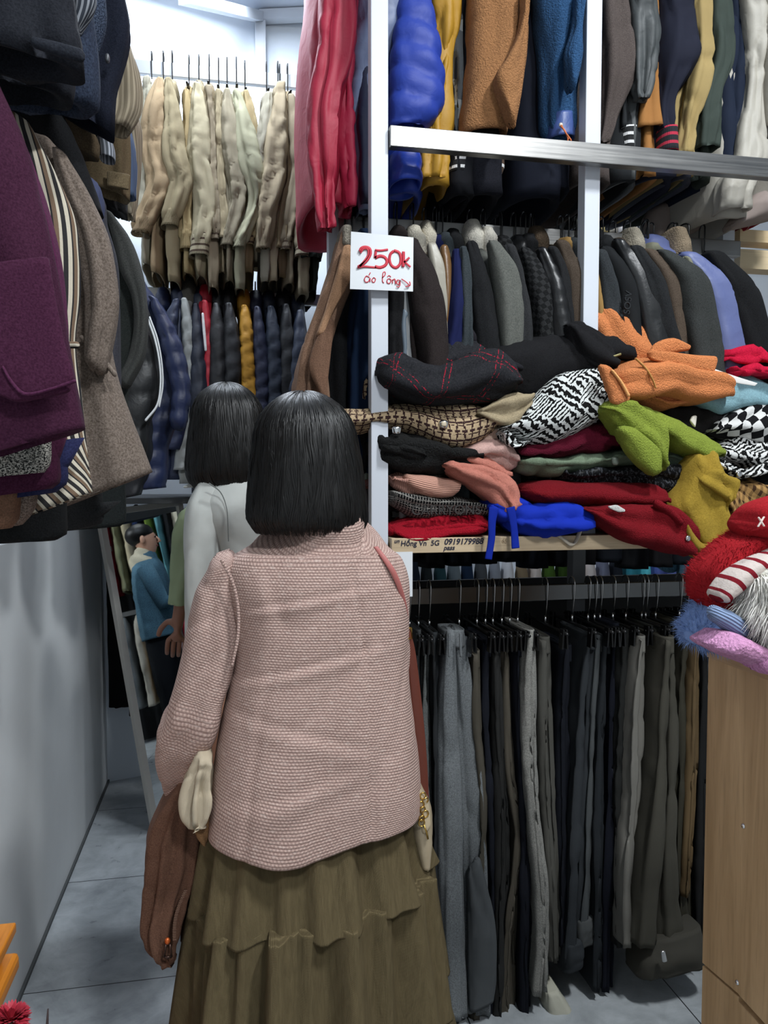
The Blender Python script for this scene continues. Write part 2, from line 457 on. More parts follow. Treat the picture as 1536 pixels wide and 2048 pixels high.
# station makers
def V(rows, Y, th):          # rows (y, xleft, xright [,dY [,th]])
    out = []
    for r in rows:
        yy = Y + (r[3] if len(r) > 3 else 0); t = r[4] if len(r) > 4 else th
        out.append((P(r[1], r[0], yy), P(r[2], r[0], yy), t))
    return out
def Hs(rows, Y, th):         # rows (x, ytop, ybottom [,dY [,th]])
    out = []
    for r in rows:
        yy = Y + (r[3] if len(r) > 3 else 0); t = r[4] if len(r) > 4 else th
        out.append((P(r[0], r[1], yy), P(r[0], r[2], yy), t))
    return out
def Q(rows, Y, th):          # rows (ax, ay, bx, by [,dY [,th]])
    out = []
    for r in rows:
        yy = Y + (r[4] if len(r) > 4 else 0); t = r[5] if len(r) > 5 else th
        out.append((P(r[0], r[1], yy), P(r[2], r[3], yy), t))
    return out
def cen(st, i=0): return (Vector(st[i][0]) + Vector(st[i][1])) / 2

def stroke(mb, pts, Y, wpx, r_min=.0004):
    """pen stroke: flat rounded line through pixel points on the plane Y"""
    w3 = [P(x, y, Y) for x, y in pts]
    # densify
    dn = []
    for i in range(len(w3) - 1):
        for k in range(4):
            t = k / 4
            p0 = w3[max(i - 1, 0)]; p1 = w3[i]; p2 = w3[i + 1]; p3 = w3[min(i + 2, len(w3) - 1)]
            dn.append(.5 * ((2 * p1) + (p2 - p0) * t + (2 * p0 - 5 * p1 + 4 * p2 - p3) * t * t + (-p0 + 3 * p1 - 3 * p2 + p3) * t ** 3))
    dn.append(w3[-1])
    r = wpx / F_PX * Y / 2
    vs = []; fs = []
    for i, p in enumerate(dn):
        t = (dn[min(i + 1, len(dn) - 1)] - dn[max(i - 1, 0)]); t.y = 0
        t = t.normalized() if t.length > 1e-7 else Vector((1, 0, 0))
        nn = Vector((-t.z, 0, t.x))
        vs += [p + nn * r + Vector((0, -.0004, 0)), p - nn * r + Vector((0, -.0004, 0)), p - nn * r + Vector((0, .0002, 0)), p + nn * r + Vector((0, .0002, 0))]
    for i in range(len(dn) - 1):
        a = i * 4; b = a + 4
        for k in range(4): fs.append((a + k, a + (k + 1) % 4, b + (k + 1) % 4, b + k))
    fs.append((3, 2, 1, 0)); e = (len(dn) - 1) * 4; fs.append((e, e + 1, e + 2, e + 3))
    mb.add(vs, fs)

def text_mesh(name, txt, size, loc, mat, parent, shear=0, extrude=.0006, rotx=90, roty=0, rotz=0, label=None, sx=1, bold=0):
    cu = bpy.data.curves.new(name, 'FONT'); cu.body = txt; cu.size = size; cu.extrude = extrude; cu.shear = shear; cu.offset = bold
    o = bpy.data.objects.new(name, cu); COL.objects.link(o)
    bpy.context.view_layer.update()
    me = bpy.data.meshes.new_from_object(o.evaluated_get(bpy.context.evaluated_depsgraph_get()))
    bpy.data.objects.remove(o)
    me.materials.clear(); me.materials.append(mat)
    M = Matrix.Translation(Vector(loc) - _loc(parent)) @ Euler((math.radians(rotx), math.radians(roty), math.radians(rotz))).to_matrix().to_4x4() @ Matrix.Diagonal((sx, 1, 1, 1))
    me.transform(M); me.name = name
    q = bpy.data.objects.new(name, me); COL.objects.link(q); q.parent = parent
    if label: q['label'] = label
    return q

# ================================================================== ROOM SHELL
ZC = P(520, 42, 4.0).z
def struct(name, mb, mat, smooth=False, **k):
    o = mb.build(name, mat, None, smooth, **k); o['kind'] = 'structure'; return o

# floor: polished grey 60 cm tiles with dark joints
gy = PZ(225, 1967, 0).y; gx = PZ(1370, 2010, 0).x
N = NT('floor_tile'); tc = N.n('ShaderNodeNewGeometry'); ps = tc.outputs['Position']; xyz = N.sep(ps)
joint = N.math('MAXIMUM', N.stripe(xyz[0], .6, .0035, -gx + .3 - .3), N.stripe(xyz[1], .6, .0035, -gy))
f1 = N.noise(ps, 3.2, 7, .8, .65); f2 = N.noise(ps, 14, 6, .5, .6)
c = N.mix(N.ramp(N.math('MULTIPLY_ADD', f2, .4, N.math('MULTIPLY', f1, .7)), .38, .68), '82878a', 'b2b7ba')
c = N.mix(joint, c, '26282a'); N.col(c)
N.l(N.math('MULTIPLY_ADD', f2, .22, .2), N.b.inputs['Roughness']); N.b.inputs['Specular IOR Level'].default_value = .45
N.bump(N.math('SUBTRACT', N.math('MULTIPLY', f2, .1), joint), .3, .002)
struct('floor', MB().box((-3.0, -3.2, -.06), (6.0, 5.2, 0)), N.m)

def paint(name, c, sc=5, amt=.05, bumpv=.06):
    N = NT(name); ob = N.obj(); f = N.noise(ob, sc, 6, .4, .6)
    b = srgb(c)[:3]
    N.col(N.mix(f, tuple(v * (1 - amt * 2) for v in b), tuple(min(1, v * (1 + amt)) for v in b)))
    N.b.inputs['Roughness'].default_value = .62; N.bump(N.noise(ob, 160, 4), bumpv, .001); return N.m
M_PAINT = paint('wall_paint', 'd4d7d8'); M_PANEL = paint('white_panel', 'dfe7f0', 3, .02, .02)
M_CEIL = paint('ceiling_panel', 'cdd6e4', 2, .02, .02)
struct('ceiling', MB().box((-3.0, -3.2, ZC + .03), (6.0, 5.2, ZC + .09)), M_CEIL)

# low left wall (boxed-out plinth the coats hang over) and the upper wall behind the rail
m = MB().box((-.95, 1.66, 0), (-.6, 4.3, 1.27))
struct('wall_left', m, M_PAINT, bevel=.004)
struct('wall_left_upper', MB().box((-1.06, -3.2, 0), (-.95, 4.5, ZC + .03)), M_PAINT)
struct('trim_1', MB().box((-.6, 1.66, 0), (-.592, 4.2, .012)), plain('joint_sealant', '4a4d4e', .7))

# back wall: two white panels that meet at the vertical tube under the ceiling beams
nd = P(520, 42, 4.0)
l0 = P(250, 8, 3.80); r0 = P(640, 20, 3.92)
def wallseg(name, a, b, z0, z1, mat):
    a = Vector((a.x, a.y, 0)); b = Vector((b.x, b.y, 0)); d = (b - a).normalized(); q = Vector((-d.y, d.x, 0)) * .05
    v = [a, b, b + q, a + q]; vs = [p + Vector((0, 0, z)) for z in (z0, z1) for p in v]
    return struct(name, MB().add(vs, [(0, 3, 2, 1), (4, 5, 6, 7), (0, 1, 5, 4), (1, 2, 6, 5), (2, 3, 7, 6), (3, 0, 4, 7)]), mat)
lA = Vector((-.95, nd.y - (nd.x + .95) * (nd.y - l0.y) / (nd.x - l0.x), 0)); rB = Vector((.86, nd.y - (.86 - nd.x) * .12, 0))
wallseg('wall_back_left', lA, nd, 0, ZC + .03, M_PANEL); wallseg('wall_back_right', nd, rB, 0, ZC + .03, M_PANEL)
struct('wall_far', MB().box((-1.06, 4.75, 0), (6.0, 4.85, ZC + .03)), M_PANEL)
struct('wall_right', MB().box((5.2, -3.2, 0), (5.3, 4.75, ZC + .03)), M_PAINT)
struct('wall_rear', MB().box((-1.06, -3.2, 0), (5.2, -3.1, ZC + .03)), M_PAINT)
def beam(a, b, hw=.024, hh=.024):
    a = Vector(a); b = Vector(b); d = (b - a).normalized(); q = d.cross(Vector((0, 0, 1))).normalized() * hw
    return MB().obox(a, b, q, Vector((0, 0, hh)))
struct('trim_2', MB().box((nd.x - .026, nd.y - .06, 0), (nd.x + .026, nd.y - .01, ZC + .02)), M_WHITE, bevel=.003)
struct('trim_3', beam((nd.x, nd.y - .035, ZC), P(368, -4, 3.2)), M_WHITE)
b2 = P(640, 18, 3.9); b2.z = ZC
struct('trim_4', beam((nd.x, nd.y - .035, ZC), (b2.x + .3, b2.y - .1, ZC)), M_WHITE)

# ceiling LED panels (the one behind the viewer is added for fill)
def led(name, loc, sx, sy):
    m = bpy.data.materials.new('led_panel'); m.use_nodes = True; b = m.node_tree.nodes['Principled BSDF']
    b.inputs['Emission Color'].default_value = (.92, .96, 1, 1); b.inputs['Emission Strength'].default_value = 4; b.inputs['Base Color'].default_value = (.8, .8, .8, 1)
    t = thing('ceiling_light', name, 'lamp', loc)
    x, y, z = loc
    MB().box((x - sx / 2, y - sy / 2, z), (x + sx / 2, y + sy / 2, z + .012)).build('diffuser', m, t, False)
    fr = MB()
    for a, b_, c_, d_ in ((-1, -1, 1, -1), (-1, 1, 1, 1), (-1, -1, -1, 1), (1, -1, 1, 1)):
        fr.box((min(x + a * sx / 2, x + c_ * sx / 2) - .01, min(y + b_ * sy / 2, y + d_ * sy / 2) - .01, z - .006), (max(x + a * sx / 2, x + c_ * sx / 2) + .01, max(y + b_ * sy / 2, y + d_ * sy / 2) + .01, z + .02))
    fr.build('frame', M_WHITE, t, False)
led('white ceiling lamp panel out of frame above the aisle', (1.3, .30, ZC), .18, .5)
led('added white ceiling lamp panel for fill light, out of frame behind the viewer', (.9, -1.4, ZC), .34, .54)
led('white ceiling lamp panel out of frame above the far aisle', (2.4, 3.0, ZC), 1.2, .5)

# ================================================================== SHELVING
YF, YR = 1.80, 2.08
def post(label, px, Y, z0, z1, hw=.0205, mat=None, gx_=None):
    x = P(px, 700, Y).x if gx_ is None else gx_
    o = MB().box((x - hw, Y - .003, z0), (x + hw, Y + .038, z1)).build('rack_post', mat or M_WHITE, None, False, bevel=.002)
    return tag(o, label, 'post'), x
POST_G = 'white uprights of the clothes rack'
pst, XP1 = post('tall white square post carrying the 250k price sign', 759, YF, 0, ZC)
pst2, XP2 = post('tall white square post right of centre, behind the long steel bar', 1180, YF + .035, P(1100, 1080, YF).z, ZC)
post('dark back post under the shelf, behind the trousers', 1163, 2.12, 0, P(1100, 1103, 1.775).z, mat=plain('grey_steel', '55585c', .5))
post('short back post left of the price sign, behind the crimson coat', 672, 2.12, 0, 2.28)
_, XPE = post('white back post at the far right end of the hanger rail', 1452, 2.16, 0, 3.3)

zb = P(1100, 305, YF - .02).z
def bar(name, label, x0, x1, y, z, hh=.025, hy=.013, mat=None, cat='rail'):
    o = MB().box((x0, y - hy, z - hh), (x1, y + hy, z + hh)).build(name, mat or M_STEEL, None, False, bevel=.002)
    return tag(o, label, cat)
bar('steel_bar', 'long brushed steel bar crossing in front of the upper coat sleeves', XP1 + .022, 1.95, YF - .005, P(1000, 296, YF).z, .024, .013)
ZR = P(1000, 470, YR).z
bar('hanging_rail', 'brushed steel rail full of black hanger hooks on the right-hand rack', P(676, 460, YR).x, XPE - .022, YR, ZR, .023, .012)
bar('hanging_rail', 'upper steel rail above the frame holding the crimson to cream coats', .16, 2.0, 2.14, 3.02, .023, .012)
ZT = 1.145; YT = 2.0
bar('trouser_rail', 'thin steel rail under the wooden shelf holding the trousers', .30, 1.9, YT, ZT - .02, .022, .011, plain('dull_steel', '6b6b6b', .22, 1.0))
ZB1 = P(450, 152, 3.2).z; ZB2 = P(470, 594, 3.2).z
bar('hanging_rail', 'high steel rail at the back holding the beige jackets', -.93, .66, 3.2, ZB1, .026, .012, plain('satin_aluminium', 'c9ccd0', .3, .8))
bar('hanging_rail', 'lower steel rail at the back holding the puffer jackets', -.93, .62, 3.2, ZB2, .022, .012)
bar('shelf_board', 'dark board under the puffer jackets above the mirror', -.595, .02, 3.46, 1.348, .012, .30, plain('dark_board', '3b3c3d', .6), 'shelf')  # board carried back deeper to block lamp light from the space below
for nm, z in (('upper steel rail along the left wall carrying the black coats', 2.93), ('lower steel rail along the left wall carrying the maroon and taupe coats', 2.06)):
    o = MB().box((-.482, .5, z - .02), (-.458, 3.3, z + .02)).build('hanging_rail', M_STEEL, None, False); tag(o, nm, 'rail')
# small wall brackets for the left rails keep them from floating
for y in (.9, 2.3):
    for z, w_ in ((2.93, 'upper'), (2.06, 'lower')):
        o = MB().box((-.95, y - .01, z - .012), (-.482, y + .01, z + .012)).build('rail_bracket', M_STEEL, None, False)
        tag(o, '%s steel bracket of the %s left rail, hidden behind the coats' % ('near' if y < 1 else 'far', w_), 'bracket', 'brackets of the left rails')

# wooden shelf with hand-written marker text on its pale front edge
XS0 = P(783, 1090, 1.775).x
sh = thing('shelf_board', 'pale wooden shelf with handwriting on its edge under the clothes pile', 'shelf', (XS0, 1.78, 1.26))
zs0 = P(1000, 1103, 1.775).z; zs1 = zs0 + .036
MB().box((XS0, 1.775, zs0), (1.95, 2.38, zs1)).build('board', wood_mat('pale_pine', 'b09a7c', 'c9b596', 'X'), sh, False, bevel=.0015)
MB().box((XS0 - .22, 1.84, zs0), (XS0, 2.38, zs1)).build('board_end', wood_mat('pale_pine_end', 'a08c70', 'bda98a', 'X'), sh, False)
M_INK = plain('marker_ink', '15162e', .6)
tx = P(806, 1098, 1.7735)
text_mesh('handwriting', 'Hồng Vn  5G', .0175, (P(801, 1100, 1.774).x, 1.7745, P(803, 1092, 1.774).z), M_INK, sh, .12, bold=.0003, rotz=0)
text_mesh('handwriting', '0919179988', .0195, (P(888, 1090, 1.774).x, 1.7745, P(889, 1089, 1.774).z), M_INK, sh, .22, bold=.0004)
text_mesh('handwriting', 'pass', .016, (P(887, 1100, 1.774).x, 1.7745, P(887, 1100, 1.774).z), M_INK, sh, .3, bold=.0003)
text_mesh('handwriting', 'un', .013, (P(788, 1090, 1.774).x, 1.7745, P(788, 1086, 1.774).z), M_INK, sh, .3, bold=.0003)
text_mesh('handwriting', '65', .015, (P(1003, 1092, 1.774).x, 1.7745, P(1003, 1086, 1.774).z), plain('pencil', '8f7c62', .6), sh, .1)

o = MB().box((.24, 2.46, 0), (2.0, 2.475, 1.10)).build('added_shade_panel', plain('shade_panel_dark', '1b1c1e', .8), None, False)  # added to block the bright far aisle, so it reads dark here
tag(o, 'added dark panel standing in for shade behind the rows of trousers', 'panel')
# boards stacked on the rack's far right
for i, (x0, y0, x1, y1, c) in enumerate(((1480, 466, 1600, 482, 'c2ab84'), (1480, 505, 1600, 536, 'c9b795'))):
    a = P(x0, y1, 2.2); b = P(x1, y0, 2.2)
    o = MB().box((a.x, 2.2, a.z), (b.x, 2.26, b.z)).build('wooden_board', wood_mat('board_%d' % i, c, 'd2bd98', 'X'), None, False)
    tag(o, ['upper, thinner pale board at the right edge of the rack', 'lower, thicker pale board at the right edge of the rack'][i], 'board')

# ================================================================== PAPER SIGNS
M_PAPER = plain('white_paper', 'd8dcdf', .75, 0, (25, .12, .002)); M_RED = plain('red_marker', 'c22a3c', .6)
YS = 1.772
t = thing('price_sign', 'white paper sign with red handwriting 250k taped to the post', 'sign', P(764, 580, YS))
q = [(702, 463), (827, 475), (826, 583), (700, 578)]
vs = []; nx, nz = 14, 12
for j in range(nz + 1):
    for i in range(nx + 1):
        u = i / nx; v = j / nz
        x = (q[0][0] * (1 - u) + q[1][0] * u) * (1 - v) + (q[3][0] * (1 - u) + q[2][0] * u) * v
        y = (q[0][1] * (1 - u) + q[1][1] * u) * (1 - v) + (q[3][1] * (1 - u) + q[2][1] * u) * v
        vs.append(P(x, y, YS + .0045 * (2 * u - 1) ** 2 + .001 * math.sin(5 * v + 3 * u)))
n0 = len(vs); vs += [v + Vector((0, .0005, 0)) for v in vs]
fs = []
for k in (0, n0):
    for j in range(nz):
        for i in range(nx):
            a = k + j * (nx + 1) + i; fs.append((a, a + 1, a + nx + 2, a + nx + 1) if k else (a, a + nx + 1, a + nx + 2, a + 1))
MB().add(vs, fs).build('paper', M_PAPER, t)
ink = MB(); YI = YS - .0012
def S(pts, w_=5.5): stroke(ink, pts, YI, w_)
# 2 5 0 k
S([(720, 503), (722, 497), (730, 494), (739, 497), (741, 507), (736, 518), (727, 527), (716, 534)]); S([(715, 535), (728, 533), (740, 534), (752, 535)], 4)
S([(721, 506), (726, 498), (735, 498), (737, 508), (731, 519), (719, 533)], 4)
S([(750, 500), (762, 501), (776, 499)], 4); S([(752, 501), (751, 509), (750, 516)], 5); S([(750, 516), (760, 512), (770, 515), (774, 523), (770, 531), (760, 535), (750, 533)], 6)
S([(788, 502), (781, 508), (779, 520), (783, 531), (792, 535), (800, 528), (802, 516), (798, 505), (788, 501)], 5.5)
S([(807, 503), (807, 518), (806, 534)], 6); S([(819, 515), (811, 522), (808, 525)], 4); S([(809, 523), (815, 529), (821, 534)], 4)
# ao long with tone marks, arrow
S([(739, 555), (733, 552), (729, 558), (731, 564), (737, 563), (740, 556), (740, 564)], 1.8); S([(738, 550), (741, 545)], 1.8)
S([(748, 555), (744, 559), (745, 564), (749, 564), (751, 558), (747, 555)], 1.8)
S([(764, 556), (770, 550), (770, 544), (766, 546), (765, 556), (765, 563), (768, 566)], 1.8)
S([(777, 557), (774, 561), (775, 566), (780, 566), (782, 560), (778, 557)], 1.8); S([(775, 554), (778, 551), (782, 554)], 1.6)
S([(785, 559), (785, 567)], 1.8); S([(785, 561), (789, 558), (791, 562), (791, 568)], 1.8)
S([(799, 561), (795, 560), (793, 565), (796, 569), (799, 566), (800, 560), (800, 570), (797, 574), (793, 573)], 1.8)
S([(803, 558), (812, 564), (819, 571)], 2); S([(819, 563), (820, 571), (811, 573)], 2)
ink.build('red_handwriting', M_RED, t)

t = thing('price_sign', 'lower white paper sign with a red k, half hidden by the pink jacket', 'sign', P(800, 1193, YS))
a = P(742, 1105, YS); b = P(825, 1193, YS)
MB().box((a.x, YS, b.z), (b.x, YS + .001, a.z)).build('paper', M_PAPER, t, False)
ink = MB(); S([(812, 1138), (804, 1145), (797, 1150)], 2.4); S([(797, 1150), (805, 1155), (813, 1161)], 2.4); S([(789, 1132), (789, 1166)], 2.6); ink.build('red_handwriting', M_RED, t)

# ================================================================== MIRROR leaning at the back
mbl = PZ(305, 1666, 0.0); a_ = Vector((math.cos(math.radians(45)), math.sin(math.radians(45)), 0)); b_ = Vector((math.sin(math.radians(45)), -math.cos(math.radians(45)), 0))
lean, roll, Hm, Wm = .19, .10, 1.32, .44
up = (Vector((0, 0, math.sqrt(Hm ** 2 - lean ** 2 - roll ** 2))) - b_ * lean - a_ * roll).normalized()
wd = (a_ - up * a_.dot(up)).normalized(); nm = wd.cross(up).normalized()
if nm.y > 0: nm = -nm
o0 = mbl + Vector((0, 0, .004))
mr = thing('standing_mirror', 'tall leaning mirror with a pale metal frame at the end of the aisle', 'mirror', mbl)
def mp(u, v, d): return o0 + wd * u + up * v + nm * d
fr = MB()
for (u0, v0, u1, v1) in ((0, 0, .028, Hm), (Wm - .028, 0, Wm, Hm), (0, Hm - .026, Wm, Hm), (0, 0, Wm, .026)):
    vs = [mp(u, v, d) for d in (-.012, .012) for u, v in ((u0, v0), (u1, v0), (u1, v1), (u0, v1))]
    fr.add(vs, [(0, 3, 2, 1), (4, 5, 6, 7), (0, 1, 5, 4), (1, 2, 6, 5), (2, 3, 7, 6), (3, 0, 4, 7)])
fr.build('frame', plain('frame_metal', 'c9c5bd', .4, .35), mr, False, bevel=.001)
vs = [mp(u, v, d) for d in (-.01, .002) for u, v in ((.02, .02), (Wm - .02, .02), (Wm - .02, Hm - .02), (.02, Hm - .02))]
MB().add(vs, [(0, 3, 2, 1), (4, 5, 6, 7), (0, 1, 5, 4), (1, 2, 6, 5), (2, 3, 7, 6), (3, 0, 4, 7)]).build('glass', plain('mirror_glass', 'e6ebec', .015, 1.0), mr, False)

# ================================================================== CABINET (right) and low cabinet (left corner)
XC, YC = .72, 1.065
ct = thing('wooden_cabinet', 'light oak cabinet in the lower right with knit hats on top', 'cabinet', (XC, YC, 0))
zc = P(1424, 1286, YC).z
M_OAK = wood_mat('light_oak', '9a7c58', 'b99a74', 'Z', 1.0); M_OAK2 = wood_mat('light_oak_top', '8a6e50', 'a88a68', 'Y', 1.0)
MB().box((XC + .018, .30, .04), (1.25, YC - .004, zc - .02)).build('body', M_OAK, ct, False)
# side board in pieces: the seam steps down towards the viewer
def yz(px, py): v = PX(px, py, XC); return v.y, v.z
sA, sB = yz(1411, 1935), yz(1472, 1986); sC, sD = yz(1481, 1999), yz(1560, 2080)
ySp = (sB[0] + sC[0]) / 2
def sidep(name, pts):
    vs = [Vector((x, y, z)) for x in (XC, XC + .018) for y, z in pts]; n = len(pts)
    fs = [tuple(range(n)), tuple(range(n, 2 * n))[::-1]] + [(i, (i + 1) % n, n + (i + 1) % n, n + i) for i in range(n)]
    return MB().add(vs, fs).build(name, M_OAK, ct, False, bevel=.0012)
g_ = .0022
sidep('side_panel', [(YC, zc - .022), (YC, sA[1] + g_), (ySp, sB[1] + g_ - (sB[1] - sA[1]) * 0), (ySp, sC[1] + g_ + .002), (.30, sC[1] - .03), (.30, zc - .022)])
sidep('side_panel', [(YC, 0), (YC, sA[1] - g_), (ySp, sB[1] - g_), (ySp, sC[1] - g_ - .004), (.30, sC[1] - .036), (.30, 0)])
MB().box((XC - .002, .30, zc - .022), (1.27, YC + .002, zc)).build('cabinet_top', M_OAK2, ct, False, bevel=.0015)
for px, py in ((1487, 1652), (1475, 1965)):
    p = PX(px, py, XC); MB().ball(p, (.003, .004, .004), 12, 6).build('screw', M_CHROME, ct)

lc = thing('wooden_cabinet', 'glossy orange wooden cabinet corner at the lower left', 'cabinet', (-.42, 1.6, 0))
M_OR = wood_mat('orange_wood', 'b86d1e', 'd98c33', 'Y', 1.0, .3)
pz_ = P(33, 1843, 1.6)
MB().box((-.9, .9, pz_.z - .022), (pz_.x, 1.6, pz_.z)).build('cabinet_top', M_OR, lc, False, bevel=.004)
MB().box((-.88, .9, pz_.z - .06), (pz_.x - .02, 1.585, pz_.z - .022)).build('moulding', M_OR, lc, False, bevel=.008)
MB().box((-.9, .9, pz_.z - .10), (pz_.x + .004, 1.605, pz_.z - .062)).build('moulding', M_OR, lc, False, bevel=.01)
MB().box((-.88, .9, 0), (pz_.x - .03, 1.58, pz_.z - .1)).build('body', M_OR, lc, False)

# ================================================================== HUNG GARMENTS
def hanger_proto():
    t = thing('coat_hanger', 'x', 'hanger', (0, 0, 0), None)
    pts = [(0, -.006, -.10), (0, -.014, -.06), (0, -.020, -.02), (0, -.020, .020)]
    for k in range(7):
        an = math.pi * k / 6; pts.append((0, -.020 * math.cos(an), .026 + .012 * math.sin(an)))
    pts += [(0, .021, .012), (0, .022, .0)]
    MB().tube(pts, .0024, 6).build('hook', M_BLACKP, t)
    m = MB(); m.tube([(0, -.19, -.155), (0, -.10, -.125), (0, -.02, -.102), (0, .02, -.102), (0, .10, -.125), (0, .19, -.155)], [.004, .006, .007, .007, .006, .004], 8)
    m.build('arms', M_BLACKP, t)
    return t
def copy_tree(o, loc, label, group, rz=0.0):
    c = o.copy(); COL.objects.link(c); c.location = loc; c.rotation_euler = (0, 0, rz); ROOT[c.name] = Vector(loc)
    c['label'] = label
    if group: c['group'] = group
    for ch in o.children:
        k = ch.copy(); COL.objects.link(k); k.parent = c
        for g in ch.children:
            q = g.copy(); COL.objects.link(q); q.parent = k
    return c
HP = hanger_proto(); _hused = [False]
def hanger(x, y, z, label, group, rz=0.0):
    if not _hused[0]:
        _hused[0] = True; HP.location = (x, y, z); HP.rotation_euler = (0, 0, rz); HP['label'] = label; HP['group'] = group; return HP
    return copy_tree(HP, (x, y, z), label, group, rz)

def hlabel(lb):
    return ' '.join(('black hanger holding the ' + lb).split()[:15]).rstrip(',')
def wjit(pts, ws): return [(y, x - w / 2, x + w / 2) for (x, y), w in zip(pts, ws)]

def jacket(label, mat, path, ws, Yr, rail_z, hem_dz=-.66, wx=.075, cuff=None, cuff_mat=None, collar=None, puff=None, name='jacket',
           folds=(2.5, .006), wr=(9, .007), seed=None, cat='jacket', hook=None, hgroup=None, hx=None, th=.10, body=True, ydf=.21, p=.75, lining=None, rear=True, extra=None):
    """a jacket hung edge-on: front sleeve traced by (x, y) path, body behind it, second sleeve at the rear"""
    seed = seed if seed is not None else int(path[0][0] * 7 + path[0][1])
    Yf = Yr - ydf
    st = V(wjit(path, ws), Yf, th)
    st = [(a, b, min(th, max(.03, (b - a).length * 1.25))) for a, b, t in st]
    c0 = cen(st, 0)
    t = thing(name, label, cat, (c0.x, Yr, st[-1][0].z if hem_dz > -1 else c0.z), None)
    kp = []
    endcap = 'round' if cuff else 'in'
    m = MB().soft(st, cap=('round', endcap), folds=folds, wr=wr, puff=puff, seed=seed, p=p, keep=kp)
    so = m.build('sleeve', mat, t)
    if cuff:     # (height px)
        (xe, ye), we = path[-1], ws[-1]; xp, yp = path[-2]
        k = cuff / max(1, math.hypot(xe - xp, ye - yp)); dx, dy = (xe - xp) * k, (ye - yp) * k
        cs = V([(ye - dy * .25, xe - dx * .25 - we * .44, xe - dx * .25 + we * .44), (ye + dy * .4, xe + dx * .4 - we * .42, xe + dx * .4 + we * .42), (ye + dy, xe + dx - we * .43, xe + dx + we * .43)], Yf, min(th, st[-1][2]) * .92)
        MB().soft(cs, n=8, cap=('flat', 'in'), wr=(20, .001), p=p, rec=.04).build('cuff', cuff_mat or mat, t)
    if body:
        x0 = P(path[0][0], path[0][1], Yf).x; z0 = c0.z; zt = z0 + .012
        xm = P(path[-1][0], path[-1][1], Yf).x; xb = x0 * .55 + xm * .45
        zh = z0 + hem_dz
        def bst(z, xc, w_, d): return (Vector((xc - w_ / 2, Yr, z)), Vector((xc + w_ / 2, Yr, z)), d)
        bs = [bst(zt + .035, x0, wx * .7, .10), bst(zt + .015, x0, wx * .8, .20), bst(zt - .03, x0, wx * .9, .34), bst(zt - .12, x0, wx, .41), bst((zt + zh) / 2, (x0 + xb) / 2, wx * 1.1, .42), bst(zh + .05, xb, wx * 1.05, .43), bst(zh, xb, wx * .9, .42)]
        MB().soft(bs, n=34, m=30, cap=('round', 'in'), folds=(2, .008), wr=(6, .008), puff=puff, seed=seed + 1, rec=.05).build('body', mat, t)
        if rear:
            rs_ = [(a + Vector((0, 2 * ydf, 0)), b + Vector((0, 2 * ydf, 0)), th_) for a, b, th_ in st]
            MB().soft(rs_, n=16, m=14, cap=('round', 'in'), wr=(9, .005), puff=puff, seed=seed + 2).build('sleeve', mat, t)
        if collar:
            cw_, ch_, cm = collar
            zc_ = zt + .03
            MB().soft([bst(zc_ - .02, x0, wx * 1.15 * cw_, .19), bst(zc_ + ch_ * .5, x0, wx * 1.25 * cw_, .17), bst(zc_ + ch_, x0, wx * .9 * cw_, .13)], n=10, m=20, wr=(16, .005), seed=seed).build('collar', cm or mat, t)
    if extra: extra(t, st, kp)
    if hook is not None:
        hxx = hx if hx is not None else c0.x
        hanger(hxx, Yr, rail_z + .026, hlabel(label), hook[1])
    return t

def muted(c):
    r = [int(c[i:i + 2], 16) for i in (0, 2, 4)]; g = sum(r) / 3
    return '%02x%02x%02x' % tuple(int((x * .80 + g * .20) * .86) for x in r)
W_ = lambda c: fab('cotton', c)
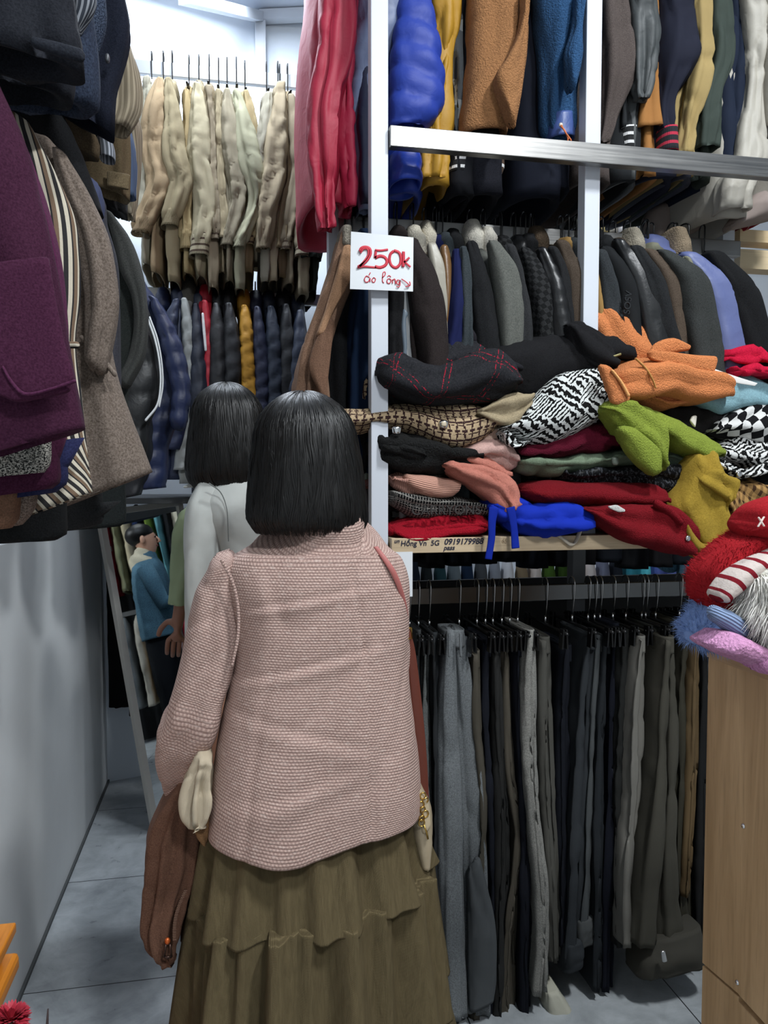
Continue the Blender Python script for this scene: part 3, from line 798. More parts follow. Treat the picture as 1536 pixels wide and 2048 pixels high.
# ------------------------------------------------------------------ back rack, beige row
YB = 3.2
rib = lambda c1, c2: fab('rib', c1, c2)
def _rib(c1, c2):
    key = ('rib', c1, c2)
    if key in _MC: return _MC[key]
    N = NT('ribbed_cuff'); x = N.sep(N.uv()); s_ = N.stripe(x[1], .022, .008)
    N.col(N.mix(s_, c1, c2)); N.bump(N.math('SINE', N.math('MULTIPLY', x[0], 1500)), .5, .002); N.b.inputs['Roughness'].default_value = .9
    _MC[key] = N.m; return N.m
beige = [  # x-top y-top, mid, end ; widths ; colour ; options ; label
 ([(293, 160), (292, 220), (284, 330), (280, 430)], [12, 20, 24, 24], 'b9b49d', {}, 'pale grey-beige jacket at the far left of the high beige row'),
 ([(318, 162), (312, 210), (306, 300), (318, 370), (290, 445)], [12, 34, 42, 40, 38], 'b59a72', dict(q=1, cuff=24), 'tan jacket with quilted shoulder patches in the high beige row'),
 ([(337, 162), (342, 220), (352, 320), (362, 360), (345, 430)], [12, 26, 38, 38, 34], 'ab9a74', dict(cuff=26), 'khaki beige jacket right of the quilted-shoulder jacket'),
 ([(373, 184), (377, 240), (377, 330), (372, 420), (372, 470)], [10, 18, 20, 22, 24], 'b89f6c', dict(col=1, cuff=30), 'narrow golden beige jacket with a fuzzy collar, behind the cream one'),
 ([(394, 172), (398, 230), (398, 320), (412, 410), (402, 480)], [12, 32, 42, 44, 38], 'c2b591', dict(cuff=34, st=1, col=1), 'cream jacket with three dark stripes on its ribbed cuff'),
 ([(416, 178), (423, 250), (425, 330), (430, 420), (430, 462)], [10, 16, 18, 20, 16], 'a8977a', dict(cuff=18, st=1, col=1), 'slim brownish beige jacket with a thin striped cuff'),
 ([(436, 184), (438, 260), (441, 360), (446, 430), (446, 480)], [10, 16, 18, 22, 24], 'b3a47f', dict(), 'slim beige jacket with crumpled sleeve in the middle of the high row'),
 ([(454, 184), (458, 240), (468, 330), (474, 400), (458, 470)], [12, 28, 34, 28, 26], 'a89d80', dict(cuff=24), 'greyish beige jacket with elbow fold in the high row'),
 ([(474, 184), (488, 250), (500, 330), (512, 400), (484, 478)], [12, 28, 36, 24, 24], 'bfbc98', dict(cuff=20), 'pale greenish cream jacket in the high row'),
 ([(492, 186), (502, 240), (510, 300), (512, 400), (500, 470)], [10, 18, 18, 20, 22], 'c0a878', dict(cuff=22, st=1), 'yellowish jacket last before the gap in the beige row'),
 ([(538, 190), (532, 240), (524, 320), (520, 400)], [12, 24, 24, 28], 'b3ab95', dict(), 'grey-beige jacket right after the gap in the beige row'),
 ([(562, 172), (556, 250), (546, 350), (534, 420), (528, 480)], [12, 36, 46, 38, 30], 'b9a785', dict(cuff=20), 'wide pale beige jacket right of the gap, sleeve hanging forward'),
 ([(566, 200), (576, 270), (582, 350), (566, 420), (558, 500)], [10, 20, 24, 24, 22], 'ab9670', dict(), 'tan jacket pressed against the wide pale beige one'),
 ([(583, 196), (590, 260), (596, 340), (586, 410), (574, 480)], [12, 22, 26, 24, 22], 'a8977a', dict(cuff=22, st=1, col=1), 'beige jacket with corduroy collar and striped cuff'),
 ([(606, 202), (608, 270), (612, 350), (612, 430), (606, 486)], [12, 30, 36, 34, 28], 'b0a283', dict(cuff=30, st=1), 'beige jacket with double cuff stripes beside the crimson coat'),
 ([(634, 230), (632, 320), (630, 420), (622, 520)], [14, 34, 38, 34], '252b28', dict(), 'black-green jacket at the right end of the beige row'),
]
HB = ('black wire hanger hooked over the high back rail of beige jackets', 'hangers of the high back rail')
for i, (pth, ws, c, o, lb) in enumerate(beige):
    c = muted(c); ws = [ws[0] * 1.2] + [v * 1.2 for v in ws[1:]]
    def ex(t, st, kp, o=o, c=c):
        if o.get('q'):
            a = V([(225, 298, 330), (270, 294, 330), (300, 300, 330)], YB - .285, .02)
    jacket(lb, fab('quilt', c) if o.get('q') else W_(c), pth, ws, YB - .01 * (i % 3), ZB1, hem_dz=-.655 - .03 * (i % 3), wx=.046, cuff=o.get('cuff'),
           cuff_mat=_rib(c, '4a3a2c') if o.get('st') else fab('knit', c), collar=(1, .045, fab('cord', c, '6a5a40', None, .006)) if o.get('col') else (.9, .03, None),
           folds=(2.2, .008), wr=(10, .010), hook=HB)
for x in (330, 428, 497, 515):     # bare hooks between
    pass

# ------------------------------------------------------------------ back rack, puffer row (shoulders at the lower rail)
HB2 = ('black wire hanger hooked over the lower back rail of puffer jackets', 'hangers of the lower back rail')
puf = [
 ([(318, 612), (330, 660), (345, 740), (352, 820), (340, 900)], [14, 44, 58, 56, 50], '1b2440', .062, 'navy quilted puffer at the left end of the lower back rail'),
 ([(352, 604), (342, 640), (338, 720), (330, 800)], [14, 28, 30, 30], '20283e', .05, 'dark blue jacket beside the navy quilted puffer'),
 ([(369, 602), (374, 650), (378, 730), (370, 830), (360, 940)], [14, 22, 22, 22, 26], '8b8e8c', .055, 'pale grey puffer on the lower back rail'),
 ([(392, 612), (394, 670), (398, 760), (398, 860)], [12, 26, 34, 36], '1d2230', .07, 'blue-black puffer left of the red one'),
 ([(409, 606), (413, 640), (416, 700), (414, 800)], [12, 16, 16, 18], 'a01c2c', .06, 'red puffer with a white stripe on the lower back rail'),
 ([(432, 612), (434, 660), (436, 720), (434, 820)], [14, 30, 34, 36], '191a1d', .07, 'black puffer right of the red one'),
 ([(458, 612), (462, 660), (466, 730), (464, 820)], [14, 30, 36, 36], '202124', .06, 'charcoal puffer left of the mustard one'),
 ([(489, 616), (492, 655), (494, 710), (500, 800)], [14, 26, 28, 32], 'b8862c', .045, 'mustard yellow puffer on the lower back rail'),
 ([(514, 618), (519, 680), (524, 750), (520, 850)], [12, 26, 32, 36], '1c2138', .05, 'navy puffer right of the mustard one'),
 ([(542, 618), (547, 680), (550, 760), (548, 860)], [14, 30, 36, 38], '1f2736', .065, 'slate blue padded jacket on the lower back rail'),
 ([(572, 614), (574, 680), (576, 760), (580, 840)], [14, 32, 38, 40], '15171c', .08, 'black padded jacket beside the slate blue one'),
 ([(600, 626), (598, 690), (594, 760), (588, 840)], [14, 36, 42, 44], '232b3c', .06, 'dark blue-grey puffer at the right end of the lower back rail'),
]
for i, (pth, ws, c, sp, lb) in enumerate(puf):
    cc = (1.2, .07, fab('fuzzy', '4e4c47')) if i == 2 else ((1.0, .05, None))
    def ex(t, st, kp, i=i):
        if i == 4:
            MB().soft(V([(628, 403, 408), (660, 405, 411), (700, 409, 414)], YB - .275, .012), n=10, m=10, wr=None).build('white_stripe', fab('nylon', 'd8d8d8'), t, label='white stripe')
    jacket(lb, fab('nylon', c, rough=.55), pth, ws, YB, ZB2, hem_dz=-.64 - .06 * ((i * 5) % 4) / 3, wx=.055, puff=(sp, .0045, .5), folds=None, wr=(9, .004), collar=cc, hook=HB2, extra=ex, name='puffer_jacket')

# ------------------------------------------------------------------ middle rail of the right-hand rack
HM = ('black hanger with its hook over the steel rail of the right-hand rack', 'hangers of the middle rail')
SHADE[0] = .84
mid = [
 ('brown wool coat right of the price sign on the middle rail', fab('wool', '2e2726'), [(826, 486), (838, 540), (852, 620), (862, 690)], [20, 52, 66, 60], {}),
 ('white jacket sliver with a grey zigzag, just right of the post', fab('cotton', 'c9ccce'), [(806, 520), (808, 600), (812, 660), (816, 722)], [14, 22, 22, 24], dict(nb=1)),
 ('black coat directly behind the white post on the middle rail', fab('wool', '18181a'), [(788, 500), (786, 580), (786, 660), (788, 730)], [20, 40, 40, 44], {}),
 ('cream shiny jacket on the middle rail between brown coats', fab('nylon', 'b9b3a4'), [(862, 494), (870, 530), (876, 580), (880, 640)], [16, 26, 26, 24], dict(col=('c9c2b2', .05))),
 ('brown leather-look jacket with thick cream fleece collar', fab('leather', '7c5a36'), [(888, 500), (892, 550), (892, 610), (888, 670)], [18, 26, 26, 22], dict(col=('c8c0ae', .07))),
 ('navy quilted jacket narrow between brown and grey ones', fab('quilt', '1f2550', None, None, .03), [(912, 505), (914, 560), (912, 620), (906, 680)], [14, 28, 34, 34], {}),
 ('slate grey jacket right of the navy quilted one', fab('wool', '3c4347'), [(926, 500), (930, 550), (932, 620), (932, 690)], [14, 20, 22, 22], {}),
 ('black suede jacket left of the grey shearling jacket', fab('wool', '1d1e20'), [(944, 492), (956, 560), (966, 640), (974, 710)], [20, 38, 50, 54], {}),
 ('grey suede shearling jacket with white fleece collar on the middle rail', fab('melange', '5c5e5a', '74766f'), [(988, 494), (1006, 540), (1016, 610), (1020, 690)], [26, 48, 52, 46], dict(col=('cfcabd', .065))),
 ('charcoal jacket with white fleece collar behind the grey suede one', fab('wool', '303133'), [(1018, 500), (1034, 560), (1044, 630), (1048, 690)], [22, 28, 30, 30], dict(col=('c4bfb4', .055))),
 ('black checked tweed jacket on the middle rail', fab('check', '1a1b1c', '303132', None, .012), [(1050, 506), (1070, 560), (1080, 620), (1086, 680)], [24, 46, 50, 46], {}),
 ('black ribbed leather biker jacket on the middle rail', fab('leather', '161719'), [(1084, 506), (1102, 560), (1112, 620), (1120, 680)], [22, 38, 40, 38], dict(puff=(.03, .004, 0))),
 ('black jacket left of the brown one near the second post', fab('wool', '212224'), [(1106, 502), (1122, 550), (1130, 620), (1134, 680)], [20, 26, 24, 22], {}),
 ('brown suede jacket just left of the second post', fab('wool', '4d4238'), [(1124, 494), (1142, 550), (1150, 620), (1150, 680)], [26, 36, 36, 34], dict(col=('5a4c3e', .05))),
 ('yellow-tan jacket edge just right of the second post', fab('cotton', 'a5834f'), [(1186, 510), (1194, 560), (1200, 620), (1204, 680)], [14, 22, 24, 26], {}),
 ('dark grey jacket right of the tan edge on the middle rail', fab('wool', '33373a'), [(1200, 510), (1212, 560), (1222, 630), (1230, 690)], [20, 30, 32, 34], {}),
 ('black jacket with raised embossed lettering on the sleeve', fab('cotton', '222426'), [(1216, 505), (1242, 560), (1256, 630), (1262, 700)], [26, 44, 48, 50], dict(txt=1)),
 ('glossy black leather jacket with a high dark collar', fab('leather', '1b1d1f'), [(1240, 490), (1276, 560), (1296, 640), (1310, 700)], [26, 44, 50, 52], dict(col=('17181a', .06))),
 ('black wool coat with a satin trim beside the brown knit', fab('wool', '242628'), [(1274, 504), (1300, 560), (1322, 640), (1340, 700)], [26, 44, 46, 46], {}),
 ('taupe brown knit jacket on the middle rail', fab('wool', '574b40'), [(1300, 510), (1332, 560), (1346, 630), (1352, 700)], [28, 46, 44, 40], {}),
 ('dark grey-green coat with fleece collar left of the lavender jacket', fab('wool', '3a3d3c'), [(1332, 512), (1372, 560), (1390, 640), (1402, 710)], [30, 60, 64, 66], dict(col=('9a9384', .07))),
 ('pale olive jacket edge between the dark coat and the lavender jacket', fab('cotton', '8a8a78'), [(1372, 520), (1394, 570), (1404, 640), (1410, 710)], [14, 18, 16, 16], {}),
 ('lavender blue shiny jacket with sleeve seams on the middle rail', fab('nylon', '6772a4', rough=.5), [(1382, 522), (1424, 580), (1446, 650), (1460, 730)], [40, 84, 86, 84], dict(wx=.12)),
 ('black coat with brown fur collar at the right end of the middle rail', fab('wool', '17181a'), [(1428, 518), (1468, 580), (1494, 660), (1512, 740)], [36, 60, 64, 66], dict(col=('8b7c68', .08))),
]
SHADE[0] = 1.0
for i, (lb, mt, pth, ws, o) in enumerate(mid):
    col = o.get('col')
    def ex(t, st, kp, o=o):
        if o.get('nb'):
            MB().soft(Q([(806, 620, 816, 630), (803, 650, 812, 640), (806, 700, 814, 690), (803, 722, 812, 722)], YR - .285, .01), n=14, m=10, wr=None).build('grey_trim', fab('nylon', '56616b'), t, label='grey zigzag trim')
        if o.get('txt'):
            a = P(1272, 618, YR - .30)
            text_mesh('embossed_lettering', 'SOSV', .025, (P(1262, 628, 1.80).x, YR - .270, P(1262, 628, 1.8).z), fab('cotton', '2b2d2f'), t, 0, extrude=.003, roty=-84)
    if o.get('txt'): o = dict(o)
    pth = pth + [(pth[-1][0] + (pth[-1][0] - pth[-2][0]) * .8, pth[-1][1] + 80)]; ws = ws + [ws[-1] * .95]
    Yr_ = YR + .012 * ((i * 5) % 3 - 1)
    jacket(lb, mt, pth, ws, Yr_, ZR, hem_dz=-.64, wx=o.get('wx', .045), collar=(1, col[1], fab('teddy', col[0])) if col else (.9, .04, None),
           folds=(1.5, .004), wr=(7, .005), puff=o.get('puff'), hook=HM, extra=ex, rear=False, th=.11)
# spare bare hooks crowding the same rail
for px, wh in ((1002, 'above the grey shearling jacket'), (1062, 'left of the ribbed leather jacket'), (1150, 'above the brown suede jacket'), (1160, 'next to the second post'), (1290, 'above the satin-trimmed coat'), (1350, 'left of the lavender jacket'), (1367, 'above the lavender jacket'), (1404, 'left of the fur-collared coat')):
    p_ = P(px, 470, YR); hanger(p_.x, YR, ZR + .026, 'spare black hanger on the middle rail ' + wh, 'spare hangers on the middle rail', rz=.25 if px % 2 else -.2)

# brown velvet coat and neighbours left of the price sign
def garment(name, label, cat, mat, st, base=None, **k):
    t = thing(name, label, cat, base or cen(st, -1)); MB().soft(st, **k).build(k.get('pn', 'body'), mat, t); return t
YL = 1.93
M_VEL = fab('wool', '7d6250')
st = V([(478, 678, 700), (560, 650, 704), (660, 618, 668), (740, 596, 650), (800, 588, 652), (960, 580, 656)], YL, .12)
t = thing('coat', 'brown velvet coat with hanging lapel at the left end of the right-hand rack', 'coat', cen(st, -1))
MB().soft(st, folds=(3.5, .012), wr=(6, .008), seed=3).build('body', M_VEL, t)
MB().soft(V([(500, 684, 704), (560, 668, 700), (620, 650, 668), (665, 634, 650)], YL - .075, .03), n=20, wr=(8, .003)).build('lapel', fab('wool', '97755a'), t)
MB().soft(Q([(652, 640, 668, 650), (632, 680, 660, 720), (618, 735, 655, 770), (640, 790, 655, 790)], YL - .08, .02), n=18, wr=(8, .003)).build('front_facing', fab('wool', '6a5040'), t)
MB().soft(V([(470, 676, 700), (500, 676, 700)], YL, .14), n=8, wr=(20, .004)).build('collar', fab('teddy', '8a8478'), t, label='grey fleece collar')
garment('coat', 'black coat between the brown velvet coat and the navy one', 'coat', fab('wool', '141517'), V([(490, 690, 712), (560, 680, 716), (640, 640, 700), (700, 640, 700), (800, 645, 700), (960, 640, 705)], YL + .05, .12), folds=(2, .008), seed=4)
garment('coat', 'navy coat half hidden behind the white post under the sign', 'coat', fab('cotton', '16253c'), V([(480, 708, 742), (560, 702, 748), (660, 690, 752), (760, 688, 756), (960, 684, 760)], YL + .03, .13), folds=(2.5, .010), seed=5)
for px, lb in ((688, 'brown velvet coat'), (702, 'black coat beside the velvet one'), (726, 'navy coat behind the post')): hanger(P(px, 470, YR).x, YR, ZR + .026, 'black hanger holding the ' + lb, HM[1])

# ------------------------------------------------------------------ upper row of the right-hand rack (hung above the frame)
YU = 2.14
HU = None
def up(label, mat, rows, hem=-1.0, th=.13, name='coat', cuff=None, cuffmat=None, bodyw=.075, dY=0.0, hemy=400, puff=None, folds=(2, .008), wr=(6, .010), seed=0, back=True, cap='in', bmat=None, extra=None, p=.75):
    Yf = YU - .21 + dY
    st = V(rows, Yf, th)
    st = [(a, b, min(th, max(.04, (b - a).length * 1.0))) for a, b, _ in st]
    # carry the sleeve on up to the shoulder, out of frame
    a, b, tt = st[0]; top = 2.86
    pre = [((a + (b - a) * .35) + Vector((0, .05, top - a.z)), (a + (b - a) * .65) + Vector((0, .05, top - a.z)), .06), (a + Vector((0, .02, .06)), b + Vector((0, .02, .06)), tt)]
    if a.z < top - .12: st = pre + st
    c0 = cen(st, 0); t = thing(name, label, 'coat', (c0.x, YU, st[-1][0].z))
    MB().soft(st, cap=('round', cap), folds=folds, wr=wr, puff=puff, seed=seed or int(rows[0][1]), rec=.06, m=32, p=p).build('sleeve', mat, t)
    if cuff:
        MB().soft(V(cuff, Yf, min(th, .07)), n=8, cap=('flat', 'in'), wr=(20, .001), rec=.04).build('cuff', cuffmat or mat, t)
    if back:
        zh = P((rows[-1][1] + rows[-1][2]) / 2, hemy, YU - .1).z; xm = P((rows[-1][1] + rows[-1][2]) / 2, rows[-1][0], Yf).x * .6 + .4 * c0.x; xo = c0.x
        def bst(z, xc, w_, d, y=YU + .02): return (Vector((xc - w_ / 2, y, z)), Vector((xc + w_ / 2, y, z)), d)
        MB().soft([bst(2.93, xo, bodyw * .6, .10), bst(2.89, xo, bodyw * .8, .34), bst(2.75, xo, bodyw, .40), bst((2.75 + zh) / 2, xm, bodyw * 1.1, .44), bst(zh, xm, bodyw, .46)],
                  n=26, m=28, cap=('round', 'in'), folds=(2, .01), wr=(5, .012), puff=puff, seed=seed + 9, rec=.08).build('body', bmat or mat, t)
    hanger(c0.x, YU, 3.02 + .026, hlabel(label), 'hangers of the uppermost right rail')
    if extra: extra(t, Yf)
    return t
t = up('crimson coat at the left end of the upper row, hanging lowest', fab('nylon', '9c1a36', rough=.6), [(-30, 640, 712), (60, 638, 708), (130, 634, 704), (200, 622, 690), (260, 620, 680), (330, 626, 676), (400, 634, 668), (460, 642, 664)], hemy=430, bodyw=.12, folds=(2.5, .014), wr=(7, .014), seed=21)
MB().soft(V([(-20, 690, 716), (60, 684, 712), (180, 674, 702), (280, 672, 700), (370, 678, 706), (425, 684, 704)], YU - .18, .10), cap=('round', 'in'), folds=(1.5, .008), wr=(8, .012), seed=22).build('sleeve', fab('nylon', 'a82040', rough=.6), t)
up('pale slate blue puffer behind the left white post in the upper row', fab('nylon', '66728f', rough=.5), [(-30, 712, 812), (60, 708, 806), (130, 704, 788), (200, 704, 768), (280, 706, 750), (350, 712, 744), (425, 718, 740)], hemy=432, puff=(.13, .008, .5), folds=(1.5, .006), seed=23, dY=.05, bmat=fab('nylon', '20263c'))
up('royal blue down jacket right of the left white post', fab('nylon', '1a3590', rough=.6), [(-30, 800, 856), (60, 788, 868), (120, 780, 878), (180, 776, 886), (230, 775, 880), (262, 776, 850)], hemy=412, puff=(.062, .011, -.35), folds=None, wr=(9, .007), seed=24, th=.12, bodyw=.12, dY=0)
t = up('mustard yellow coat in the upper row', fab('nylon', 'a67c1f', rough=.6), [(-30, 858, 922), (50, 866, 916), (110, 874, 904), (170, 868, 898), (240, 850, 892), (310, 842, 893), (362, 841, 890)], hemy=395, seed=25, dY=.03, bodyw=.09, wr=(8, .012))
t = bpy.data.objects.get(t.name)
MB_ = MB().soft(V([(318, 776, 832), (345, 776, 838), (380, 776, 838)], YU - .20, .16), cap=('flat', 'in'), puff=(.045, .008, 0), folds=None, wr=(9, .003))
o = MB_.build('jacket_hem', fab('nylon', '1c3a9c', rough=.45), None); tag(o, 'royal blue padded jacket hem showing just below the steel bar', 'jacket')
t = up('grey camouflage jacket sliver beside the mustard coat', fab('spots', '55595b', '8b8e8c', None, 14), [(120, 900, 906), (160, 896, 912), (220, 892, 918), (272, 892, 918)], hemy=330, seed=26, dY=.06, bodyw=.05)
st_w = _rib('121316', 'd0d0d0')
t = up('black jacket with white striped cuff left of the camel teddy coat', fab('cotton', '17181c'), [(-30, 916, 950), (60, 912, 944), (150, 908, 940), (230, 904, 938), (310, 898, 936)], cuff=[(308, 897, 936), (330, 896, 934), (350, 893, 930)], cuffmat=st_w, hemy=415, seed=27, dY=.04)
t = up('camel teddy fleece coat with thick sleeve in the upper row', fab('teddy', '986c47'), [(-30, 938, 1052), (40, 936, 1054), (110, 934, 1052), (160, 930, 1048), (215, 924, 1036), (258, 922, 1016), (276, 924, 1012)], hemy=415, th=.17, bodyw=.13, wr=(5, .010), folds=(1.5, .010), seed=28, cap='in', bmat=fab('wool', '15161d'))
MB().soft(V([(262, 936, 992), (284, 940, 988)], YU - .21, .08), n=8, cap=('flat', 'in'), wr=(20, .001)).build('cuff', fab('knit', '191512'), t, label='dark knitted inner cuff')
MB().soft(Q([(1046, -20, 1060, -20), (1036, 60, 1052, 60), (1010, 120, 1052, 110), (990, 160, 1042, 190), (1012, 225, 1030, 250)], YU - .31, .05), n=30, wr=(6, .006), folds=(1, .006), seed=3).build('sleeve_fold', fab('teddy', '986c47'), t)
o = MB().soft(V([(322, 954, 1006), (340, 950, 1006), (356, 958, 1000)], YU - .16, .07), n=10, cap=('flat', 'in'), wr=(9, .002)).build('jacket_cuff', _rib('4a3628', 'd8d8d8'), None)
tag(o, 'brown and white striped cuff hanging below the camel teddy coat', 'jacket')
up('blue-black coat between the camel and the blue teddy coats', fab('cotton', '161923'), [(-30, 1052, 1082), (80, 1048, 1088), (180, 1040, 1090), (280, 1034, 1098)], hemy=420, seed=29, dY=.10, bodyw=.16)
t = up('steel blue teddy fleece coat with an orange cord at the cuff', fab('teddy', '2c4d72'), [(-30, 1066, 1172), (50, 1070, 1170), (120, 1078, 1164), (180, 1080, 1150), (230, 1081, 1146), (256, 1082, 1146)], hemy=400, th=.17, bodyw=.14, wr=(5, .010), seed=30, cap='round', bmat=fab('wool', '11141f'))
MB().soft(V([(238, 1094, 1140), (262, 1092, 1143), (285, 1092, 1142)], YU - .215, .10), n=10, cap=('flat', 'in'), wr=(20, .001)).build('cuff', fab('nylon', '3a4f86'), t, label='smooth blue cuff')
MB().tube([P(1122, 252, 1.86), P(1130, 262, 1.855), P(1136, 276, 1.855), P(1134, 296, 1.86)], .0022, 6).build('cord', plain('orange_cord', 'c4693c', .7), t, label='orange elastic cord')
MB().tube([P(1122, 250, 1.86), P(1133, 268, 1.852), P(1142, 280, 1.855), P(1140, 292, 1.86)], .0022, 6).build('cord', plain('orange_cord', 'c4693c', .7), t, label='orange elastic cord')
MB().ball(P(1122, 250, 1.868), (.006, .004, .006), 10, 6).build('eyelet', plain('pale_metal', 'd8d0c0', .4, .5), t)
MB().soft(Q([(1150, -10, 1168, -10), (1142, 60, 1164, 60), (1128, 110, 1160, 120), (1132, 150, 1146, 180)], YU - .30, .05), n=24, wr=(6, .006), folds=(1, .005)).build('sleeve_fold', fab('teddy', '2c4d72'), t)
up('brown-grey suede coat right of the second post, wide sleeve', fab('wool', '4c4441'), [(-30, 1196, 1238), (60, 1196, 1256), (120, 1196, 1266), (160, 1196, 1264), (220, 1196, 1242), (290, 1190, 1212)], hemy=388, bodyw=.11, seed=31)
up('black jacket with a white cuff band in the upper row', fab('cotton', '26282a'), [(-30, 1236, 1262), (80, 1240, 1270), (180, 1240, 1272), (262, 1236, 1268)], cuff=[(260, 1236, 1268), (285, 1236, 1266), (306, 1236, 1264)], cuffmat=_rib('16181a', 'd4d4d4'), hemy=390, seed=32, dY=.03)
up('dark olive grey padded jacket in the upper row', fab('nylon', '3d4142', rough=.6), [(-30, 1256, 1304), (60, 1262, 1312), (120, 1268, 1310), (180, 1272, 1298), (200, 1276, 1290)], hemy=392, seed=33, dY=-.03, wr=(6, .014))
up('tan orange jacket with an open dark sleeve end', fab('cotton', '94673a'), [(-30, 1296, 1314), (60, 1300, 1314), (150, 1286, 1312), (210, 1276, 1312), (262, 1270, 1318)], hemy=380, seed=34, dY=.02)
up('midnight blue jacket with a red line round the cuff', fab('cotton', '20222e'), [(-30, 1314, 1372), (60, 1314, 1384), (130, 1310, 1388), (200, 1312, 1350), (262, 1318, 1348)], cuff=[(260, 1318, 1348), (285, 1318, 1349), (308, 1316, 1350)], cuffmat=_rib('17181f', 'b02740'), hemy=385, seed=35, bodyw=.12)
up('dark blue padded jacket behind the khaki one', fab('nylon', '262a38', rough=.6), [(-30, 1340, 1378), (80, 1346, 1386), (170, 1350, 1384), (250, 1354, 1372)], hemy=385, seed=36, dY=.05)
up('khaki cream jacket with a buttoned cuff in the upper row', fab('cotton', '968358'), [(-30, 1378, 1416), (50, 1386, 1420), (120, 1384, 1420), (180, 1372, 1408), (230, 1362, 1392), (280, 1354, 1386), (312, 1350, 1380)], hemy=380, seed=37, wr=(7, .014), dY=-.01)
up('olive green jacket with sleeve bent forward', fab('cotton', '39413c'), [(-30, 1416, 1454), (60, 1422, 1462), (130, 1420, 1460), (190, 1404, 1440), (250, 1392, 1438), (300, 1388, 1432)], hemy=385, seed=38)
up('navy coat left of the cream coat in the upper row', fab('cotton', '1d2433'), [(-30, 1452, 1482), (80, 1456, 1494), (180, 1452, 1496), (260, 1440, 1480), (330, 1430, 1462)], hemy=392, seed=39, dY=.04, bodyw=.12)
t = up('cream white coat at the right edge of the upper row', fab('nylon', 'a09c92', rough=.6), [(-30, 1480, 1532), (60, 1488, 1536), (130, 1494, 1530), (200, 1492, 1524), (270, 1474, 1524), (330, 1462, 1526), (370, 1442, 1502), (425, 1436, 1490)], hemy=460, seed=40, th=.14, bodyw=.14, wr=(6, .014))
up('pale cream coat cut off by the right edge of the photo', fab('nylon', '908c83', rough=.6), [(-30, 1532, 1600), (80, 1530, 1600), (170, 1532, 1600), (250, 1536, 1600)], hemy=440, seed=41, dY=-.03)
up('dark red coat with a pale band, right edge of the upper row', fab('stripe3', '7c1c28', 'a9a39a', '7c1c28', .05), [(200, 1546, 1600), (260, 1540, 1610), (330, 1534, 1610)], hemy=430, seed=42, dY=.04)
# hems of long garments seen from below, right
def hemg(label, mat, q, th=.10, Y=2.05, cat='coat', **k):
    st = Q(q, Y, th); o = MB().soft(st, **k).build('coat', mat, None); return tag(o, label, cat)
hemg('pinkish grey long coat hem slanting under the cream coat', fab('nylon', '81756f', rough=.7), [(1312, 410, 1318, 482), (1360, 392, 1370, 470), (1410, 374, 1430, 452), (1470, 360, 1500, 430), (1560, 350, 1600, 410)], Y=2.20, folds=(3, .006), seed=2)
hemg('taupe coat hem with buttons hanging at the right edge', fab('cotton', '8d817b'), [(1466, 440, 1470, 458), (1500, 396, 1512, 448), (1540, 380, 1580, 430)], Y=1.98, seed=6)

# ================================================================== LEFT WALL: coats facing the viewer
def lcoat(label, mat, q, Y, th=.07, name='coat', cat='coat', seed=0, folds=(3, .007), wr=(4, .006), cap=('round', 'in'), m=72, parts=None, **k):
    st = Q(q, Y, th); t = thing(name, label, cat, (cen(st, -1).x, Y, cen(st, -1).z))
    MB().soft(st, m=m, cap=cap, folds=folds, wr=wr, seed=seed, rec=.10, p=.6, **k).build('body', mat, t)
    for i, pr in enumerate(parts or []):
        nm, mt, qq, dY, tt = pr[:5]; kw = pr[5] if len(pr) > 5 else {}
        kw = dict(kw); lb = kw.pop('label', None); kw.setdefault('wr', (5, .003)); kw.setdefault('m', 44)
        MB().soft(Q(qq, Y + dY, tt), seed=seed + i + 1, **kw).build(nm, mt, t, label=lb)
    return t
M_MAR = fab('wool', '36162a')
lcoat('maroon wool coat with a large patch pocket, nearest on the left', M_MAR,
      [(-330, 150, 8, 190), (-350, 260, 52, 290), (-360, 400, 88, 420), (-370, 540, 118, 560), (-380, 700, 138, 690), (-390, 850, 155, 790), (-400, 1030, 167, 858)], .97, th=.075, seed=50, folds=(2.5, .006), wr=(3, .005),
      parts=[('pocket', fab('wool', '3d1a30'), [(-120, 545, 98, 518), (-110, 620, 112, 600), (-80, 700, 130, 690), (-40, 770, 148, 756), (20, 800, 140, 775)], -.046, .014, dict(cap=('flat', 'round'), wr=(3, .001), p=.4, label='patch pocket with a raised stitched edge')),
             ('pocket_seam', fab('wool', '47203a'), [(4, 735, 8, 733), (22, 768, 26, 762), (48, 792, 50, 784), (95, 784, 94, 777), (150, 766, 148, 759)], -.055, .006, dict(n=26, m=10, wr=None)),
             ('sleeve', fab('wool', '481838'), [(30, 262, 52, 296), (50, 340, 90, 400), (84, 480, 120, 520), (96, 600, 132, 640), (108, 700, 136, 740)], .045, .05)])
lcoat('cream and black striped coat behind the maroon one', fab('stripe3', '2b2a2b', 'b9b1a0', '6d5a4a', .0125),
      [(-300, 230, 66, 262), (-300, 350, 112, 350), (-300, 460, 154, 455), (-300, 580, 162, 590), (-300, 690, 152, 690), (-300, 790, 166, 800), (-260, 900, 176, 900), (-60, 1075, 186, 984)], 1.16, th=.06, seed=55, folds=(4, .006),
      parts=[('waist_tab', fab('stripe3', '2b2a2b', 'b9b1a0', '6d5a4a', .0125), [(120, 683, 120, 697), (152, 683, 152, 697)], -.04, .012, dict(n=8, m=12, wr=None))])
